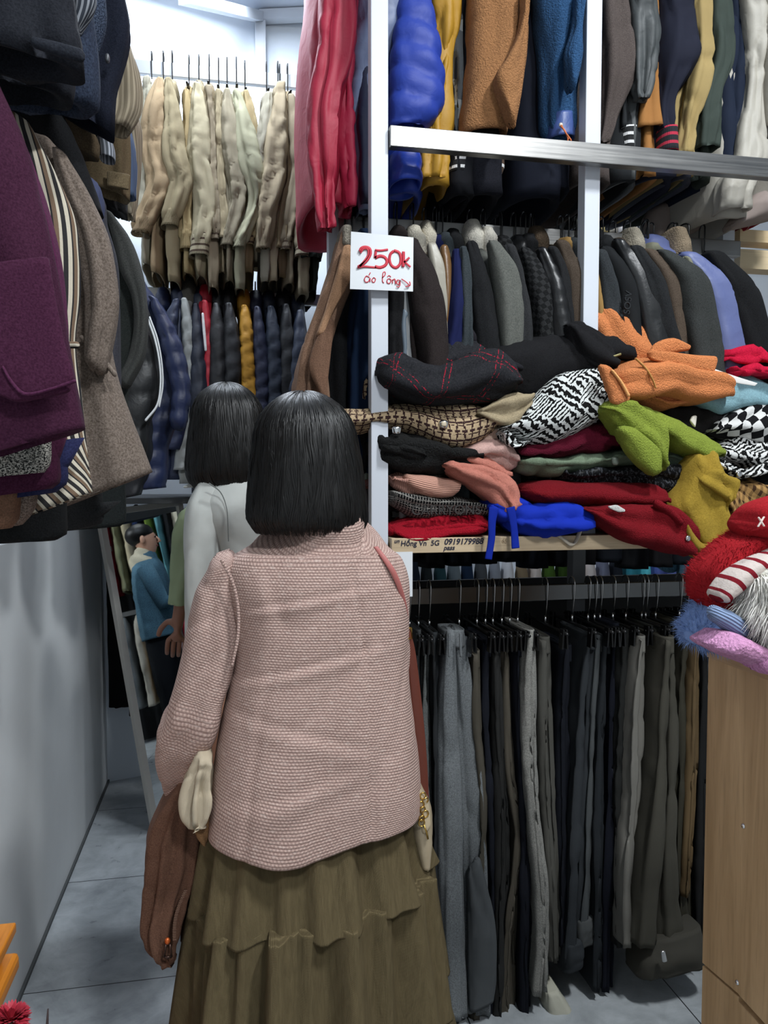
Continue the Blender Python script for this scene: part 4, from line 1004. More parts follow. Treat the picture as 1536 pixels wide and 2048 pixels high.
t = lcoat('taupe melange wool coat with a slanted welt pocket', fab('melange', '51473f', '7b6f66'),
      [(60, 300, 128, 318), (60, 380, 168, 400), (70, 470, 206, 480), (80, 580, 226, 600), (90, 700, 226, 710), (100, 820, 262, 830), (110, 1020, 304, 944)], 1.38, th=.10, seed=60, folds=(2, .006), wr=(3, .006),
      parts=[('sleeve', fab('melange', '51473f', '7b6f66'), [(110, 310, 140, 325), (120, 390, 184, 400), (150, 470, 216, 480), (168, 560, 232, 580), (172, 640, 228, 660), (168, 700, 214, 735)], -.06, .07, dict(folds=(1.5, .006), wr=(5, .006))),
             ('welt_pocket', fab('melange', '5a5048', '85796f'), [(160, 678, 168, 672), (195, 714, 203, 707), (226, 752, 232, 744)], -.062, .012, dict(n=16, m=10, wr=None))])
lcoat('charcoal hooded jacket behind the taupe coat, blue lining showing', fab('wool', '34343a'),
      [(120, 352, 176, 352), (110, 400, 208, 400), (120, 440, 214, 440), (120, 560, 236, 540), (120, 760, 240, 720), (120, 900, 246, 900)], 1.62, th=.09, seed=65,
      parts=[('hood', fab('cotton', '414760'), [(128, 352, 160, 346), (140, 380, 200, 372), (158, 415, 207, 410), (180, 440, 200, 442)], -.06, .06, dict(wr=(8, .008), label='dusky blue hood'))])
lcoat('dark grey fleece jacket whose sleeve curls round a dark gap', fab('wool', '2f3331'),
      [(150, 400, 214, 420), (150, 450, 240, 452), (150, 520, 268, 520), (150, 600, 290, 600), (150, 680, 290, 680), (150, 760, 262, 760), (150, 860, 250, 850)], 1.85, th=.09, seed=70,
      parts=[('sleeve', fab('wool', '3b3c3a'), [(212, 430, 232, 438), (226, 480, 262, 480), (240, 540, 284, 540), (262, 590, 294, 600), (268, 650, 296, 660), (258, 710, 288, 720), (240, 752, 262, 772)], -.06, .06, dict(folds=(1, .004)))])
lcoat('black puffer jacket with double white piping, left side', fab('nylon', '16181a', rough=.5),
      [(170, 600, 292, 610), (170, 660, 308, 660), (170, 720, 320, 720), (170, 780, 322, 780), (170, 840, 300, 850), (170, 960, 290, 940)], 2.12, th=.09, seed=75, puff=(.085, .008, .2), folds=None,
      parts=[('piping', fab('nylon', 'd4d8da'), [(294, 640, 298, 638), (308, 680, 312, 678), (317, 725, 321, 725), (319, 770, 323, 770), (312, 810, 316, 812), (290, 838, 294, 842)], -.056, .012, dict(n=40, m=10, wr=None, label='white piping')),
             ('piping', fab('nylon', 'd4d8da'), [(298, 636, 301, 634), (313, 678, 316, 676), (322, 725, 325, 725), (324, 772, 327, 772), (317, 812, 320, 814)], -.052, .012, dict(n=40, m=10, wr=None, label='white piping'))])
lcoat('navy quilted down coat farthest along the left rail', fab('nylon', '1b2544', rough=.5),
      [(230, 570, 298, 580), (230, 620, 330, 625), (230, 690, 362, 690), (230, 760, 378, 760), (230, 820, 372, 820), (230, 880, 340, 880), (230, 985, 332, 975)], 2.50, th=.14, seed=80, puff=(.058, .009, .25), folds=None, name='down_coat',
      parts=[('sleeve', fab('nylon', '1d2748', rough=.5), [(300, 600, 322, 610), (316, 660, 352, 660), (330, 720, 372, 720), (344, 780, 382, 790), (340, 840, 372, 850)], -.09, .09, dict(puff=(.055, .008, .2), wr=(8, .003)))])
lcoat('black quilted coat under the navy down coat at the far left end', fab('nylon', '15171c', rough=.5),
      [(230, 780, 296, 790), (230, 860, 306, 860), (230, 930, 300, 935), (230, 1000, 280, 990)], 2.42, th=.08, seed=82, puff=(.07, .006, .1), folds=None)
# lower hems peeping out below
for lb, mt, q, Y, sd in (
  ('black and white tweed coat hem under the maroon coat', fab('tweed', '17181a', 'b3afa6'), [(-200, 850, 100, 800), (-200, 900, 101, 890), (-200, 960, 99, 930), (-200, 975, 90, 945)], 1.03, 1),
  ('brown suede coat hem at the far left edge', fab('wool', '6e5140'), [(-160, 880, 42, 880), (-160, 960, 40, 960), (-160, 1050, 34, 1040), (-160, 1064, 20, 1056)], 1.07, 2),
  ('brown herringbone coat hem beside the brown suede one', fab('tweed', '5a4c44', '8a7a70'), [(-100, 900, 76, 890), (-100, 970, 74, 970), (-100, 1030, 66, 1020), (-100, 1060, 40, 1050)], 1.10, 3),
  ('dark plum coat hem between maroon and striped coats', fab('wool', '38142a'), [(-60, 860, 116, 850), (-60, 930, 118, 930), (-60, 985, 116, 965), (-60, 1000, 100, 978)], 1.055, 4),
  ('navy coat hem peeping out beside the striped coat', fab('wool', '1e2140'), [(-60, 860, 130, 850), (-60, 930, 134, 930), (-60, 1000, 132, 968), (-60, 1010, 110, 985)], 1.085, 5),
  ('black coat hem hanging lowest at the left edge', fab('wool', '161718'), [(-160, 960, 130, 960), (-160, 1040, 130, 1030), (-160, 1085, 128, 1072), (-160, 1092, 110, 1080)], 1.25, 6),
  ('dark grey coat hem right of the lowest black hem', fab('wool', '252627'), [(40, 960, 206, 960), (40, 1010, 206, 1010), (40, 1062, 205, 1045), (40, 1070, 180, 1055)], 1.48, 7),
  ('black-green coat hem below the taupe coat', fab('wool', '171b1b'), [(100, 940, 250, 920), (100, 1000, 250, 980), (100, 1055, 250, 1045), (120, 1062, 240, 1052)], 1.74, 8)):
    lcoat(lb, mt, q, Y, th=.05, seed=90 + sd, folds=(2, .004), wr=(5, .004), m=44)

# upper row along the left wall
up_left = [
 ('black wool coat with a flap pocket, nearest of the upper left row', fab('wool', '1b1d23'), [(-300, -220, 100, -220), (-300, -80, 138, -60), (-300, 40, 154, 50), (-300, 110, 168, 110), (-300, 60, 168, 156)], 1.00, dict(parts=[('pocket_flap', fab('wool', '20232a'), [(70, 76, 72, 96), (110, 84, 110, 110), (160, 98, 158, 124)], -.045, .012, dict(n=16, m=14, wr=None))])),
 ('black coat just behind the nearest one, upper left row', fab('wool', '17191f'), [(-300, -220, 100, -220), (-300, -40, 140, -40), (-300, 80, 150, 100), (-300, 120, 146, 180), (-300, 130, 140, 206)], 1.12, {}),
 ('dark blue melange coat with grey striped lapel, upper left row', fab('melange', '1a1f2c', '323b4c'), [(-200, -220, 150, -220), (-200, -60, 176, -40), (-200, 40, 190, 60), (-200, 120, 197, 140), (-200, 150, 196, 216), (-200, 160, 180, 226)], 1.25,
   dict(parts=[('lapel', fab('cord', '32363e', '82868c', None, .007), [(152, -60, 178, -60), (150, -10, 190, -10), (152, 30, 186, 20), (152, 66, 160, 60)], -.05, .03, dict(n=24))])),
 ('navy tweed coat with a pale furry edge, upper left row', fab('tweed', '1c2330', '465062'), [(-100, -220, 180, -220), (-100, -60, 210, -40), (-100, 40, 212, 50), (-100, 110, 190, 120), (-100, 200, 192, 214)], 1.38, {}),
 ('large blue-black coat with a round button, upper left row', fab('wool', '151925'), [(-100, -220, 190, -220), (-100, -60, 240, -40), (-60, 10, 257, 40), (-40, 80, 256, 90), (-20, 150, 240, 150), (0, 200, 228, 200), (20, 160, 226, 276)], 1.52,
   dict(parts=[('button', plain('grey_button', '4a4d52', .4), [(211, 112, 219, 112), (210, 117, 220, 117), (211, 122, 219, 122)], -.054, .012, dict(n=8, m=12, wr=None))])),
 ('beige corduroy coat curving out of the upper left row', fab('cord', '7a705f', '9a8f7b', None, .011), [(130, -60, 230, -60), (150, 60, 252, 70), (150, 120, 272, 120), (150, 180, 286, 175), (150, 230, 284, 226), (150, 262, 262, 262)], 1.74, {}),
 ('brown wool coat hem under the black coats, upper left', fab('wool', '4f4333'), [(-60, 170, 150, 200), (-60, 210, 180, 250), (-40, 230, 200, 290), (-20, 246, 198, 322)], 1.60, {}),
 ('jacket with a grey knitted cuff, upper left row', fab('wool', '2a2c30'), [(100, 180, 208, 190), (120, 230, 214, 240), (150, 270, 222, 280)], 1.66,
   dict(parts=[('cuff', fab('cord', '53575d', '9a9ea6', None, .008), [(196, 278, 224, 280), (198, 300, 230, 304), (200, 318, 230, 322)], -.03, .05, dict(n=14, cap=('flat', 'in'), wr=None))])),
 ('brown-olive jacket with a wide open sleeve, upper left row', fab('wool', '5d503c'), [(110, 180, 240, 200), (120, 240, 256, 240), (140, 290, 262, 300), (150, 340, 262, 350), (164, 372, 261, 404)], 1.92,
   dict(parts=[('pocket', fab('wool', '655843'), [(214, 344, 260, 352), (214, 370, 258, 378)], -.05, .012, dict(n=10, m=14, wr=None, cap=('flat', 'flat')))])),
 ('blue denim jacket edge at the end of the upper left row', fab('cotton', '4a5870'), [(200, 230, 258, 240), (210, 300, 268, 300), (220, 400, 268, 396)], 2.10, {}),
 ('black jacket hem hanging below the wide brown sleeve', fab('wool', '1a1a1b'), [(130, 340, 230, 350), (150, 390, 252, 400), (190, 410, 254, 436)], 2.02, {}),
 ('ribbed beige sleeve at the far end of the upper left row', fab('cord', '6e6656', '8f8674', None, .01), [(180, 200, 268, 210), (190, 260, 284, 260), (210, 330, 284, 330), (230, 400, 276, 410), (240, 430, 268, 436)], 2.28, {}),
 ('added black coat standing in for the shade between the two left rows', fab('wool', '131416'), [(-300, 100, 60, 120), (-250, 180, 120, 220), (-160, 260, 160, 300), (-60, 340, 190, 380), (40, 390, 205, 430)], 1.50, {}),  # black shape put where only deep shade lies
]
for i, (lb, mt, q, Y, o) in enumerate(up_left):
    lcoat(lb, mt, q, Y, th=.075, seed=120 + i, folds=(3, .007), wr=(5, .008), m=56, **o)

# ================================================================== CLOTHES PILE ON THE SHELF
def pile(name, label, cat, mat, sts, parts=None, seed=0, Y=None, **k):
    """sts: list of station lists merged into one folded piece"""
    k.setdefault('wr', (9, .009)); k['wr'] = (k['wr'][0] * 1.15, k['wr'][1] * 1.7); k.setdefault('folds', (1.8, .007, 1)); k.setdefault('m', 44)
    t = thing(name, label, cat, cen(sts[0], len(sts[0]) // 2))
    mb = MB()
    for i, st in enumerate(sts): mb.soft(st, seed=seed + i * 3, **k)
    mb.build('body', mat, t)
    for i, (nm, mt, st, kw) in enumerate(parts or []):
        kw = dict(kw); lb = kw.pop('label', None); kw.setdefault('wr', (12, .003))
        MB().soft(st, seed=seed + 20 + i, **kw).build(nm, mt, t, label=lb)
    return t
YP = 1.90
pile('fleece_jacket', 'folded crimson fleece jacket at the bottom left of the pile', 'jacket', fab('teddy', 'a01024', None, None, 420),
     [Hs([(778, 1046, 1072), (810, 1034, 1084), (860, 1028, 1078), (910, 1028, 1066), (952, 1030, 1062), (966, 1044, 1060)], YP - .02, .16),
      Hs([(785, 1052, 1068), (815, 1048, 1090), (850, 1052, 1084), (900, 1048, 1070), (955, 1046, 1062)], YP - .06, .12)], seed=200, wr=(8, .005))
t = pile('folded_sweater', 'folded black and white checked sweater with raised letters', 'sweater', fab('minicheck', '18191a', '8d8a84'),
     [Hs([(778, 978, 1010), (820, 976, 1034), (880, 984, 1034), (930, 992, 1030), (960, 1004, 1026)], YP, .20)], seed=205, wr=(6, .003))
text_mesh('lettering', 'CARRYONS', .033, (P(824, 1030, 1.775).x, 1.785, P(828, 1030, 1.775).z), fab('cotton', '3c3a39'), t, 0, extrude=.003, sx=1.0, label='dark grey block letters')
pile('knit_sweater', 'peach knit sweater with a wide ribbed cuff', 'sweater', fab('knit', 'bf8f80', None, None, 1),
     [Hs([(778, 952, 968), (800, 946, 984), (820, 948, 990), (845, 956, 996)], YP - .03, .15)], [('cuff', fab('knit', 'c69684'), Q([(816, 948, 822, 978), (850, 950, 840, 990), (880, 955, 872, 996), (902, 958, 900, 994), (917, 962, 908, 988)], YP - .08, .07), dict(cap=('round', 'in'), m=40))], seed=210)
pile('fuzzy_cardigan', 'salmon pink fuzzy cardigan drooping between the folded stacks', 'cardigan', fab('fuzzy', 'b87566'),
     [Q([(885, 936, 900, 925), (908, 956, 940, 930), (940, 972, 985, 940), (966, 990, 1020, 960), (984, 1006, 1028, 985), (1000, 1016, 1026, 1004)], YP - .09, .10),
      Hs([(920, 902, 940), (960, 912, 962), (990, 930, 970), (1002, 940, 962)], YP - .04, .14)], seed=215, wr=(10, .006))
pile('fluffy_sweater', 'pale pink fluffy sweater above the salmon cardigan', 'sweater', fab('fuzzy', 'c4a097'),
     [Hs([(915, 894, 925), (950, 884, 930), (985, 880, 936), (1008, 890, 944), (1014, 905, 935)], YP - .03, .15)], seed=218)
pile('cream_jacket', 'cream pink jacket sleeve under the black and white coat', 'jacket', fab('wool', 'bb9f90'),
     [Q([(950, 880, 975, 850), (975, 898, 1000, 862), (1000, 904, 1020, 885), (1014, 906, 1022, 898)], YP - .02, .10)], seed=221)
pile('coat', 'black fuzzy coat folded under the brown and cream checked coat', 'coat', fab('teddy', '1c1c1c'),
     [Hs([(760, 872, 930), (800, 862, 950), (850, 866, 950), (900, 892, 938), (940, 905, 925)], YP - .01, .22), Hs([(765, 875, 910), (800, 870, 925), (835, 890, 925)], YP - .07, .12)], seed=224)
t = pile('coat', 'brown and cream checked tweed coat with round metal buttons', 'coat', fab('hound', 'b39d7e', '352423', None, .019),
     [Q([(672, 862, 690, 822), (710, 868, 715, 820), (760, 862, 760, 812), (800, 870, 800, 808), (850, 902, 850, 812), (905, 918, 900, 812), (945, 896, 950, 816), (985, 858, 975, 830)], YP - .03, .16)],
     [('button', M_CHROME, Q([(784, 857, 803, 857), (785, 864, 802, 864)], YP - .125, .012), dict(n=6, m=16, wr=None, p=1)),
      ('button', M_CHROME, Q([(878, 845, 897, 845), (879, 852, 896, 852)], YP - .128, .012), dict(n=6, m=16, wr=None, p=1)),
      ('button_center', plain('button_cream', 'c2b59c', .4), Q([(882, 846, 893, 846), (882, 850, 893, 850)], YP - .137, .008), dict(n=6, m=12, wr=None, p=1)),
      ('sleeve_roll', fab('hound', 'b39d7e', '352423', None, .019), V([(752, 722, 750), (775, 716, 756), (800, 716, 758), (822, 722, 760)], YP + .04, .10), dict(wr=(10, .004)))], seed=228, wr=(7, .006))
pile('fur_collar', 'loose beige fur collar lying against the black and white coat', 'collar', fab('fuzzy', 'a39478'),
     [Q([(958, 828, 962, 820), (975, 840, 985, 806), (1005, 850, 1012, 790), (1032, 842, 1034, 784), (1050, 818, 1054, 790)], YP - .11, .05)], seed=232, wr=(14, .004))
t = pile('coat', 'black coat with red dashed plaid lines on top of the pile', 'coat', fab('redplaid', '1b1c1f', '8c1d2e'),
     [Hs([(776, 716, 786), (800, 712, 800), (840, 735, 812), (890, 735, 812), (940, 712, 808), (985, 706, 802), (1008, 730, 790), (1018, 750, 778)], YP - .07, .17),
      Hs([(850, 708, 760), (890, 690, 760), (940, 686, 760), (975, 700, 740)], YP + .0, .15)],
     [('hood', fab('fuzzy', '222025'), Q([(838, 740, 850, 742), (836, 700, 862, 716), (850, 674, 880, 700), (890, 656, 905, 696), (935, 660, 930, 700), (955, 690, 940, 712)], YP + .02, .13), dict(wr=(14, .004), label='furry hood edge')),
      ('strap', fab('wool', '1a1a1e'), Q([(940, 706, 942, 716), (985, 714, 984, 728), (1015, 718, 1018, 740), (1040, 730, 1040, 742)], YP - .12, .03), dict(n=26, m=14))], seed=236, wr=(5, .007))
pile('coat', 'big black wool coat heaped beside the plaid coat', 'coat', fab('wool', '161618'),
     [Hs([(960, 712, 790), (1000, 690, 810), (1050, 672, 815), (1100, 664, 800), (1150, 662, 780), (1190, 670, 760), (1215, 700, 742), (1222, 715, 735)], YP + .02, .24),
      Q([(1130, 668, 1160, 655), (1150, 720, 1190, 668), (1180, 745, 1215, 690), (1212, 740, 1224, 718)], YP - .08, .07)], seed=240, wr=(5, .008))
GEO = fab('geo', '121212', 'c9ccca')
pile('coat', 'black and white brush-stroke patterned coat under the orange coat', 'coat', GEO,
     [Q([(985, 860, 1010, 850), (1030, 892, 1065, 790), (1080, 896, 1100, 758), (1130, 880, 1145, 745), (1180, 850, 1180, 740), (1216, 818, 1200, 742), (1226, 790, 1216, 762)], YP - .06, .15),
      Q([(1000, 870, 1008, 860), (1012, 896, 1030, 880), (1032, 894, 1050, 880)], YP - .10, .07)], seed=244, wr=(6, .007))
M_ORG = fab('teddy', 'cf8150', None, None, 330)
pile('teddy_coat', 'bright orange teddy coat thrown over the top of the pile', 'coat', M_ORG,
     [Q([(1186, 664, 1236, 632), (1200, 720, 1262, 640), (1215, 742, 1290, 664), (1240, 752, 1312, 684), (1290, 746, 1320, 700)], YP - .03, .09),
      Hs([(1222, 736, 806), (1260, 720, 808), (1310, 714, 800), (1360, 724, 812), (1400, 736, 808), (1420, 760, 800)], YP - .08, .20),
      Hs([(1248, 786, 806), (1280, 780, 818), (1310, 792, 824), (1360, 790, 812)], YP - .05, .14)],
     [('collar', M_ORG, Q([(1300, 700, 1304, 716), (1312, 685, 1330, 710), (1345, 676, 1352, 705), (1376, 690, 1370, 702)], YP - .125, .022), dict(cap=('round', 'round'), m=30, wr=(8, .002))),
      ('collar', M_ORG, Q([(1302, 702, 1308, 722), (1340, 704, 1345, 733), (1385, 710, 1385, 745), (1428, 712, 1416, 752)], YP - .165, .024), dict(m=34, wr=(8, .002), p=.5)),
      ('placket', fab('teddy', 'cc8050', None, None, 330), Q([(1198, 738, 1224, 742), (1212, 776, 1240, 766), (1222, 804, 1258, 792)], YP - .17, .03), dict(m=26)),
      ('seam_piping', fab('wool', 'e0a468'), Q([(1222, 742, 1227, 741), (1240, 766, 1245, 764), (1254, 792, 1259, 789)], YP - .19, .01), dict(n=20, m=8, wr=None)),
      ('seam_piping', fab('wool', 'b98a50'), Q([(1270, 718, 1272, 716), (1290, 738, 1292, 735), (1304, 760, 1306, 758), (1310, 776, 1312, 775)], YP - .185, .008), dict(n=20, m=8, wr=None)),
      ('tag', plain('brass_label', '7a7248', .4, .3), Q([(1220, 713, 1222, 717), (1240, 706, 1241, 711)], YP - .115, .006), dict(n=6, m=10, wr=None))], seed=250, wr=(6, .0042))
pile('fleece_sweater', 'dark magenta fleece folded under the black and white coat', 'sweater', fab('teddy', '520a20', None, None, 420),
     [Hs([(1012, 886, 912), (1060, 880, 922), (1120, 862, 916), (1180, 845, 908), (1225, 850, 905)], YP, .22)], seed=255)
pile('fuzzy_sweater', 'sage green fuzzy sweater folded below the magenta fleece', 'sweater', fab('fuzzy', '6e7d68'),
     [Hs([(1026, 918, 940), (1060, 914, 952), (1120, 914, 952), (1180, 906, 940), (1240, 902, 930), (1262, 905, 925)], YP - .02, .20)],
     [('button', plain('grey_green_button', '5e675c', .4), Q([(1223, 918, 1238, 918), (1224, 926, 1237, 926)], YP - .13, .012), dict(n=6, m=14, wr=None, p=1))], seed=258)
pile('sweater', 'grey-green sweater sleeve under the lime teddy coat', 'sweater', fab('fuzzy', '5c6a5d'),
     [Hs([(1300, 900, 925), (1340, 905, 940), (1380, 905, 938), (1402, 912, 928)], YP - .02, .16)], seed=260)
M_LIM = fab('teddy', '83923a', None, None, 340)
pile('teddy_coat', 'lime green teddy coat with a drooping sleeve', 'coat', M_LIM,
     [Q([(1200, 832, 1228, 806), (1226, 858, 1262, 810), (1240, 885, 1290, 835), (1262, 900, 1312, 856), (1290, 935, 1318, 880), (1306, 940, 1318, 912)], YP - .13, .10),
      Hs([(1228, 812, 850), (1270, 818, 866), (1310, 835, 890), (1350, 850, 912), (1385, 868, 926), (1408, 886, 916)], YP - .07, .18)],
     [('sleeve', M_LIM, Q([(1236, 870, 1270, 862), (1252, 905, 1312, 895), (1272, 928, 1318, 915), (1292, 944, 1316, 932)], YP - .17, .06), dict(cap=('round', 'round'), m=34)),
      ('belt_loop', fab('wool', '7e8c3a'), Q([(1268, 812, 1272, 822), (1290, 818, 1290, 826), (1302, 824, 1298, 832), (1300, 840, 1294, 838)], YP - .165, .02), dict(n=20, m=12, wr=None))], seed=264, wr=(9, .007))
pile('lace_blouse', 'black sequined lace blouse folded above the dark red fleece', 'blouse', fab('spots', '0f1012', '3a3c40', None, 160, rough=.4),
     [Hs([(1106, 940, 958), (1150, 934, 968), (1210, 926, 972), (1270, 924, 978), (1320, 930, 985), (1348, 945, 975)], YP - .02, .20)], seed=270)
pile('fleece_jacket', 'rolled dark red fleece jacket above the lowest red one', 'jacket', fab('teddy', '74101a', None, None, 420),
     [Hs([(1052, 968, 1000), (1080, 962, 1014), (1150, 964, 1016), (1230, 966, 1018), (1290, 970, 1018), (1302, 980, 1010)], YP - .07, .17)],
     [('roll_edge', fab('teddy', '6c0e18', None, None, 420), Hs([(1288, 972, 1012), (1304, 978, 1010), (1320, 984, 1004)], YP - .04, .12), {})], seed=274, wr=(6, .004))
t = pile('fleece_jacket', 'lowest dark red fleece jacket hanging over the shelf edge', 'jacket', fab('teddy', '78111b', None, None, 420),
     [Q([(1160, 1022, 1176, 1014), (1190, 1046, 1195, 1010), (1235, 1078, 1230, 1008), (1285, 1094, 1290, 1008), (1335, 1108, 1335, 1016), (1356, 1110, 1362, 1040)], YP - .13, .12)],
     [('patch', fab('fuzzy', 'c9c8c4'), Q([(1218, 1012, 1222, 1018), (1234, 1010, 1236, 1024), (1248, 1018, 1246, 1024)], YP - .2, .008), dict(n=10, m=14, label='small white patch')),
      ('flap', fab('teddy', '7c121d', None, None, 420), Q([(1318, 1000, 1312, 1016), (1345, 1020, 1335, 1030), (1364, 1040, 1352, 1046)], YP - .185, .03), dict(m=20))], seed=278, wr=(5, .006))
M_BLU = fab('cotton', '142c9c')
pile('hooded_top', 'royal blue top with two straps dangling over the shelf edge', 'top', M_BLU,
     [Q([(968, 1020, 980, 1000), (985, 1040, 1000, 1000), (1015, 1052, 1020, 985), (1030, 1060, 1040, 990)], YP - .06, .14),
      Hs([(1030, 1012, 1066), (1070, 1008, 1076), (1110, 1006, 1070), (1145, 1014, 1062), (1160, 1028, 1050)], YP - .09, .16)],
     [('strap', fab('cotton', '12278c'), Q([(978, 1016, 998, 1018), (976, 1040, 992, 1042), (976, 1075, 990, 1078), (970, 1116, 984, 1118)], YP - .165, .006), dict(n=30, m=14, cap=('flat', 'flat'), wr=(20, .001))),
      ('strap', fab('cotton', '12278c'), Q([(1012, 1018, 1030, 1014), (1020, 1050, 1034, 1046), (1023, 1096, 1039, 1094)], YP - .168, .006), dict(n=30, m=14, cap=('flat', 'flat'), wr=(20, .001)))], seed=282, wr=(10, .008))
pile('cloth', 'small black and cream cloth poking out beside the blue top', 'cloth', fab('cotton', '161616'),
     [Q([(1110, 1068, 1116, 1060), (1128, 1080, 1138, 1058), (1146, 1088, 1154, 1050), (1158, 1060, 1162, 1046)], YP - .10, .04)],
     [('cream_edge', fab('cotton', 'b5ab9b'), Q([(1108, 1070, 1116, 1066), (1120, 1078, 1128, 1076), (1142, 1092, 1150, 1086), (1160, 1056, 1166, 1052)], YP - .13, .015), dict(n=20, m=12, label='cream edge'))], seed=285)
pile('fuzzy_sweater', 'mustard yellow fuzzy sweater spilling over the shelf edge', 'sweater', fab('fuzzy', '9a8030'),
     [Q([(1360, 960, 1420, 920), (1344, 990, 1438, 950), (1336, 1020, 1452, 975), (1356, 1050, 1440, 1000), (1372, 1080, 1440, 1030), (1388, 1098, 1436, 1060)], YP - .12, .12),
      Q([(1400, 970, 1425, 940), (1425, 985, 1448, 950), (1440, 1000, 1466, 960), (1444, 1004, 1462, 982)], YP - .16, .07)],
     [('rolled_edge', fab('fuzzy', '947a2d'), Q([(1360, 1046, 1368, 1036), (1374, 1082, 1384, 1066), (1395, 1104, 1402, 1086), (1430, 1096, 1434, 1080), (1446, 1080, 1446, 1072)], YP - .17, .04), dict(m=20)),
      ('button', M_CHROME, Q([(1371, 1074, 1381, 1074), (1371, 1079, 1381, 1079)], YP - .195, .008), dict(n=6, m=12, wr=None, p=1))], seed=288, wr=(9, .009))
pile('fuzzy_cardigan', 'pale blue fuzzy cardigan under the orange teddy coat', 'cardigan', fab('fuzzy', '7fa3ad'),
     [Hs([(1370, 770, 820), (1400, 755, 838), (1450, 748, 832), (1490, 768, 822), (1512, 785, 806)], YP - .01, .20)],
     [('ring', plain('pearl_ring', 'd8d2c4', .3), Q([(1382, 836, 1393, 834), (1380, 842, 1391, 850), (1384, 848, 1390, 852)], YP - .13, .01), dict(n=8, m=12, wr=None))], seed=292, wr=(8, .004))
pile('coat', 'black coat fold between the orange and lime teddy coats', 'coat', fab('wool', '171516'),
     [Hs([(1300, 818, 860), (1340, 815, 880), (1390, 830, 882), (1420, 850, 876)], YP + .02, .20)], seed=294)
pile('sweater', 'crimson sweater folded in two at the right end of the pile', 'sweater', fab('wool', 'b01032'),
     [Q([(1424, 735, 1432, 706), (1460, 740, 1468, 700), (1490, 738, 1488, 702), (1512, 738, 1506, 722)], YP - .02, .16), Hs([(1456, 738, 756), (1500, 738, 762), (1570, 740, 766)], YP - .06, .16)], seed=296)
pile('patterned_blouse', 'cream top with black squiggles behind the crimson sweater', 'blouse', fab('spots', 'bfae94', '1d1b1a', None, 60),
     [Hs([(1492, 712, 726), (1520, 706, 738), (1580, 706, 742)], YP + .02, .12)], seed=298)
o = MB().soft(Q([(1424, 736, 1420, 746), (1470, 752, 1465, 764), (1514, 766, 1508, 772)], YP - .17, .002), n=14, m=12, cap=('flat', 'flat'), wr=None).build('price_tag', plain('card', 'd4d2ce', .6), None)
tag(o, 'white card swing tag lying on the crimson sweater', 'tag')
pile('checked_jacket', 'black and white checkerboard fleece jacket at the right', 'jacket', fab('check', '141416', 'c8c8c6', None, .026),
     [Q([(1392, 868, 1404, 852), (1420, 876, 1440, 830), (1455, 888, 1475, 808), (1500, 896, 1515, 790), (1560, 890, 1570, 775)], YP - .03, .18)], seed=300, wr=(8, .009))
pile('coat', 'zebra striped black and white jacket with an open collar', 'jacket', fab('geo', '131313', 'c9c9c7', None, 1),
     [Q([(1398, 918, 1408, 895), (1430, 925, 1440, 882), (1475, 935, 1480, 878), (1515, 930, 1520, 884), (1560, 930, 1560, 890)], YP - .05, .14),
      Q([(1404, 912, 1414, 905), (1440, 944, 1450, 926), (1480, 958, 1490, 940), (1512, 950, 1520, 930)], YP - .12, .05)],
     [('button', M_CHROME, Q([(1473, 946, 1484, 946), (1473, 951, 1484, 951)], YP - .155, .008), dict(n=6, m=12, wr=None, p=1))], seed=304)
pile('plaid_shirt', 'brown and tan plaid flannel shirt at the right end', 'shirt', fab('plaid', '9c7a4c', '3c2a1c', None, .022),
     [Q([(1450, 1010, 1462, 960), (1470, 1050, 1485, 956), (1510, 1066, 1520, 968), (1570, 1060, 1580, 985)], YP - .07, .14),
      Q([(1448, 1020, 1460, 985), (1462, 1056, 1476, 1010), (1480, 1062, 1500, 1030)], YP - .12, .06)], seed=308)
pile('coat', 'black coat lying under the zebra jacket at the far right', 'coat', fab('wool', '131315'),
     [Hs([(1400, 930, 1040), (1450, 925, 1070), (1520, 935, 1078), (1580, 940, 1080)], YP + .06, .22)], seed=312)
pile('coat', 'dark coat filling the back of the pile behind the red fleece', 'coat', fab('wool', '17171a'),
     [Hs([(1040, 960, 1068), (1120, 955, 1072), (1220, 955, 1072), (1330, 950, 1072), (1400, 945, 1070)], YP + .12, .24)], seed=314)
pile('coat', 'dark charcoal coat at the back of the pile below the plaid coat', 'coat', fab('wool', '1a1a1c'),
     [Hs([(800, 800, 1050), (880, 800, 1060), (960, 790, 1060), (1050, 790, 965)], YP + .14, .22)], seed=316)
pile('coat', 'black coat with a round button left of the white post', 'coat', fab('wool', '151517'),
     [V([(852, 700, 752), (900, 700, 752), (950, 698, 752), (1000, 704, 752)], YP + .04, .10)],
     [('button', plain('grey_green_button', '5e675c', .4), Q([(728, 950, 738, 950), (728, 957, 738, 957)], YP - .02, .01), dict(n=6, m=12, wr=None, p=1))], seed=318)
pile('sweater', 'dusky pink sweater edge left of the white post', 'sweater', fab('wool', '6e4a46'),
     [Hs([(712, 966, 982), (735, 962, 978), (758, 960, 980)], YP + .0, .10)], seed=320)
pile('coat', 'black wrinkled coat at the bottom left of the white post', 'coat', fab('nylon', '17171a'),
     [V([(985, 706, 756), (1020, 704, 756), (1060, 712, 756), (1086, 724, 758)], YP + .02, .12)], seed=322)
pile('sweater', 'dark crimson sweater corner just above the pink shoulder', 'sweater', fab('wool', '7c0f28'),
     [Hs([(722, 1072, 1092), (740, 1062, 1094), (758, 1056, 1094)], YP - .02, .10)], seed=324)

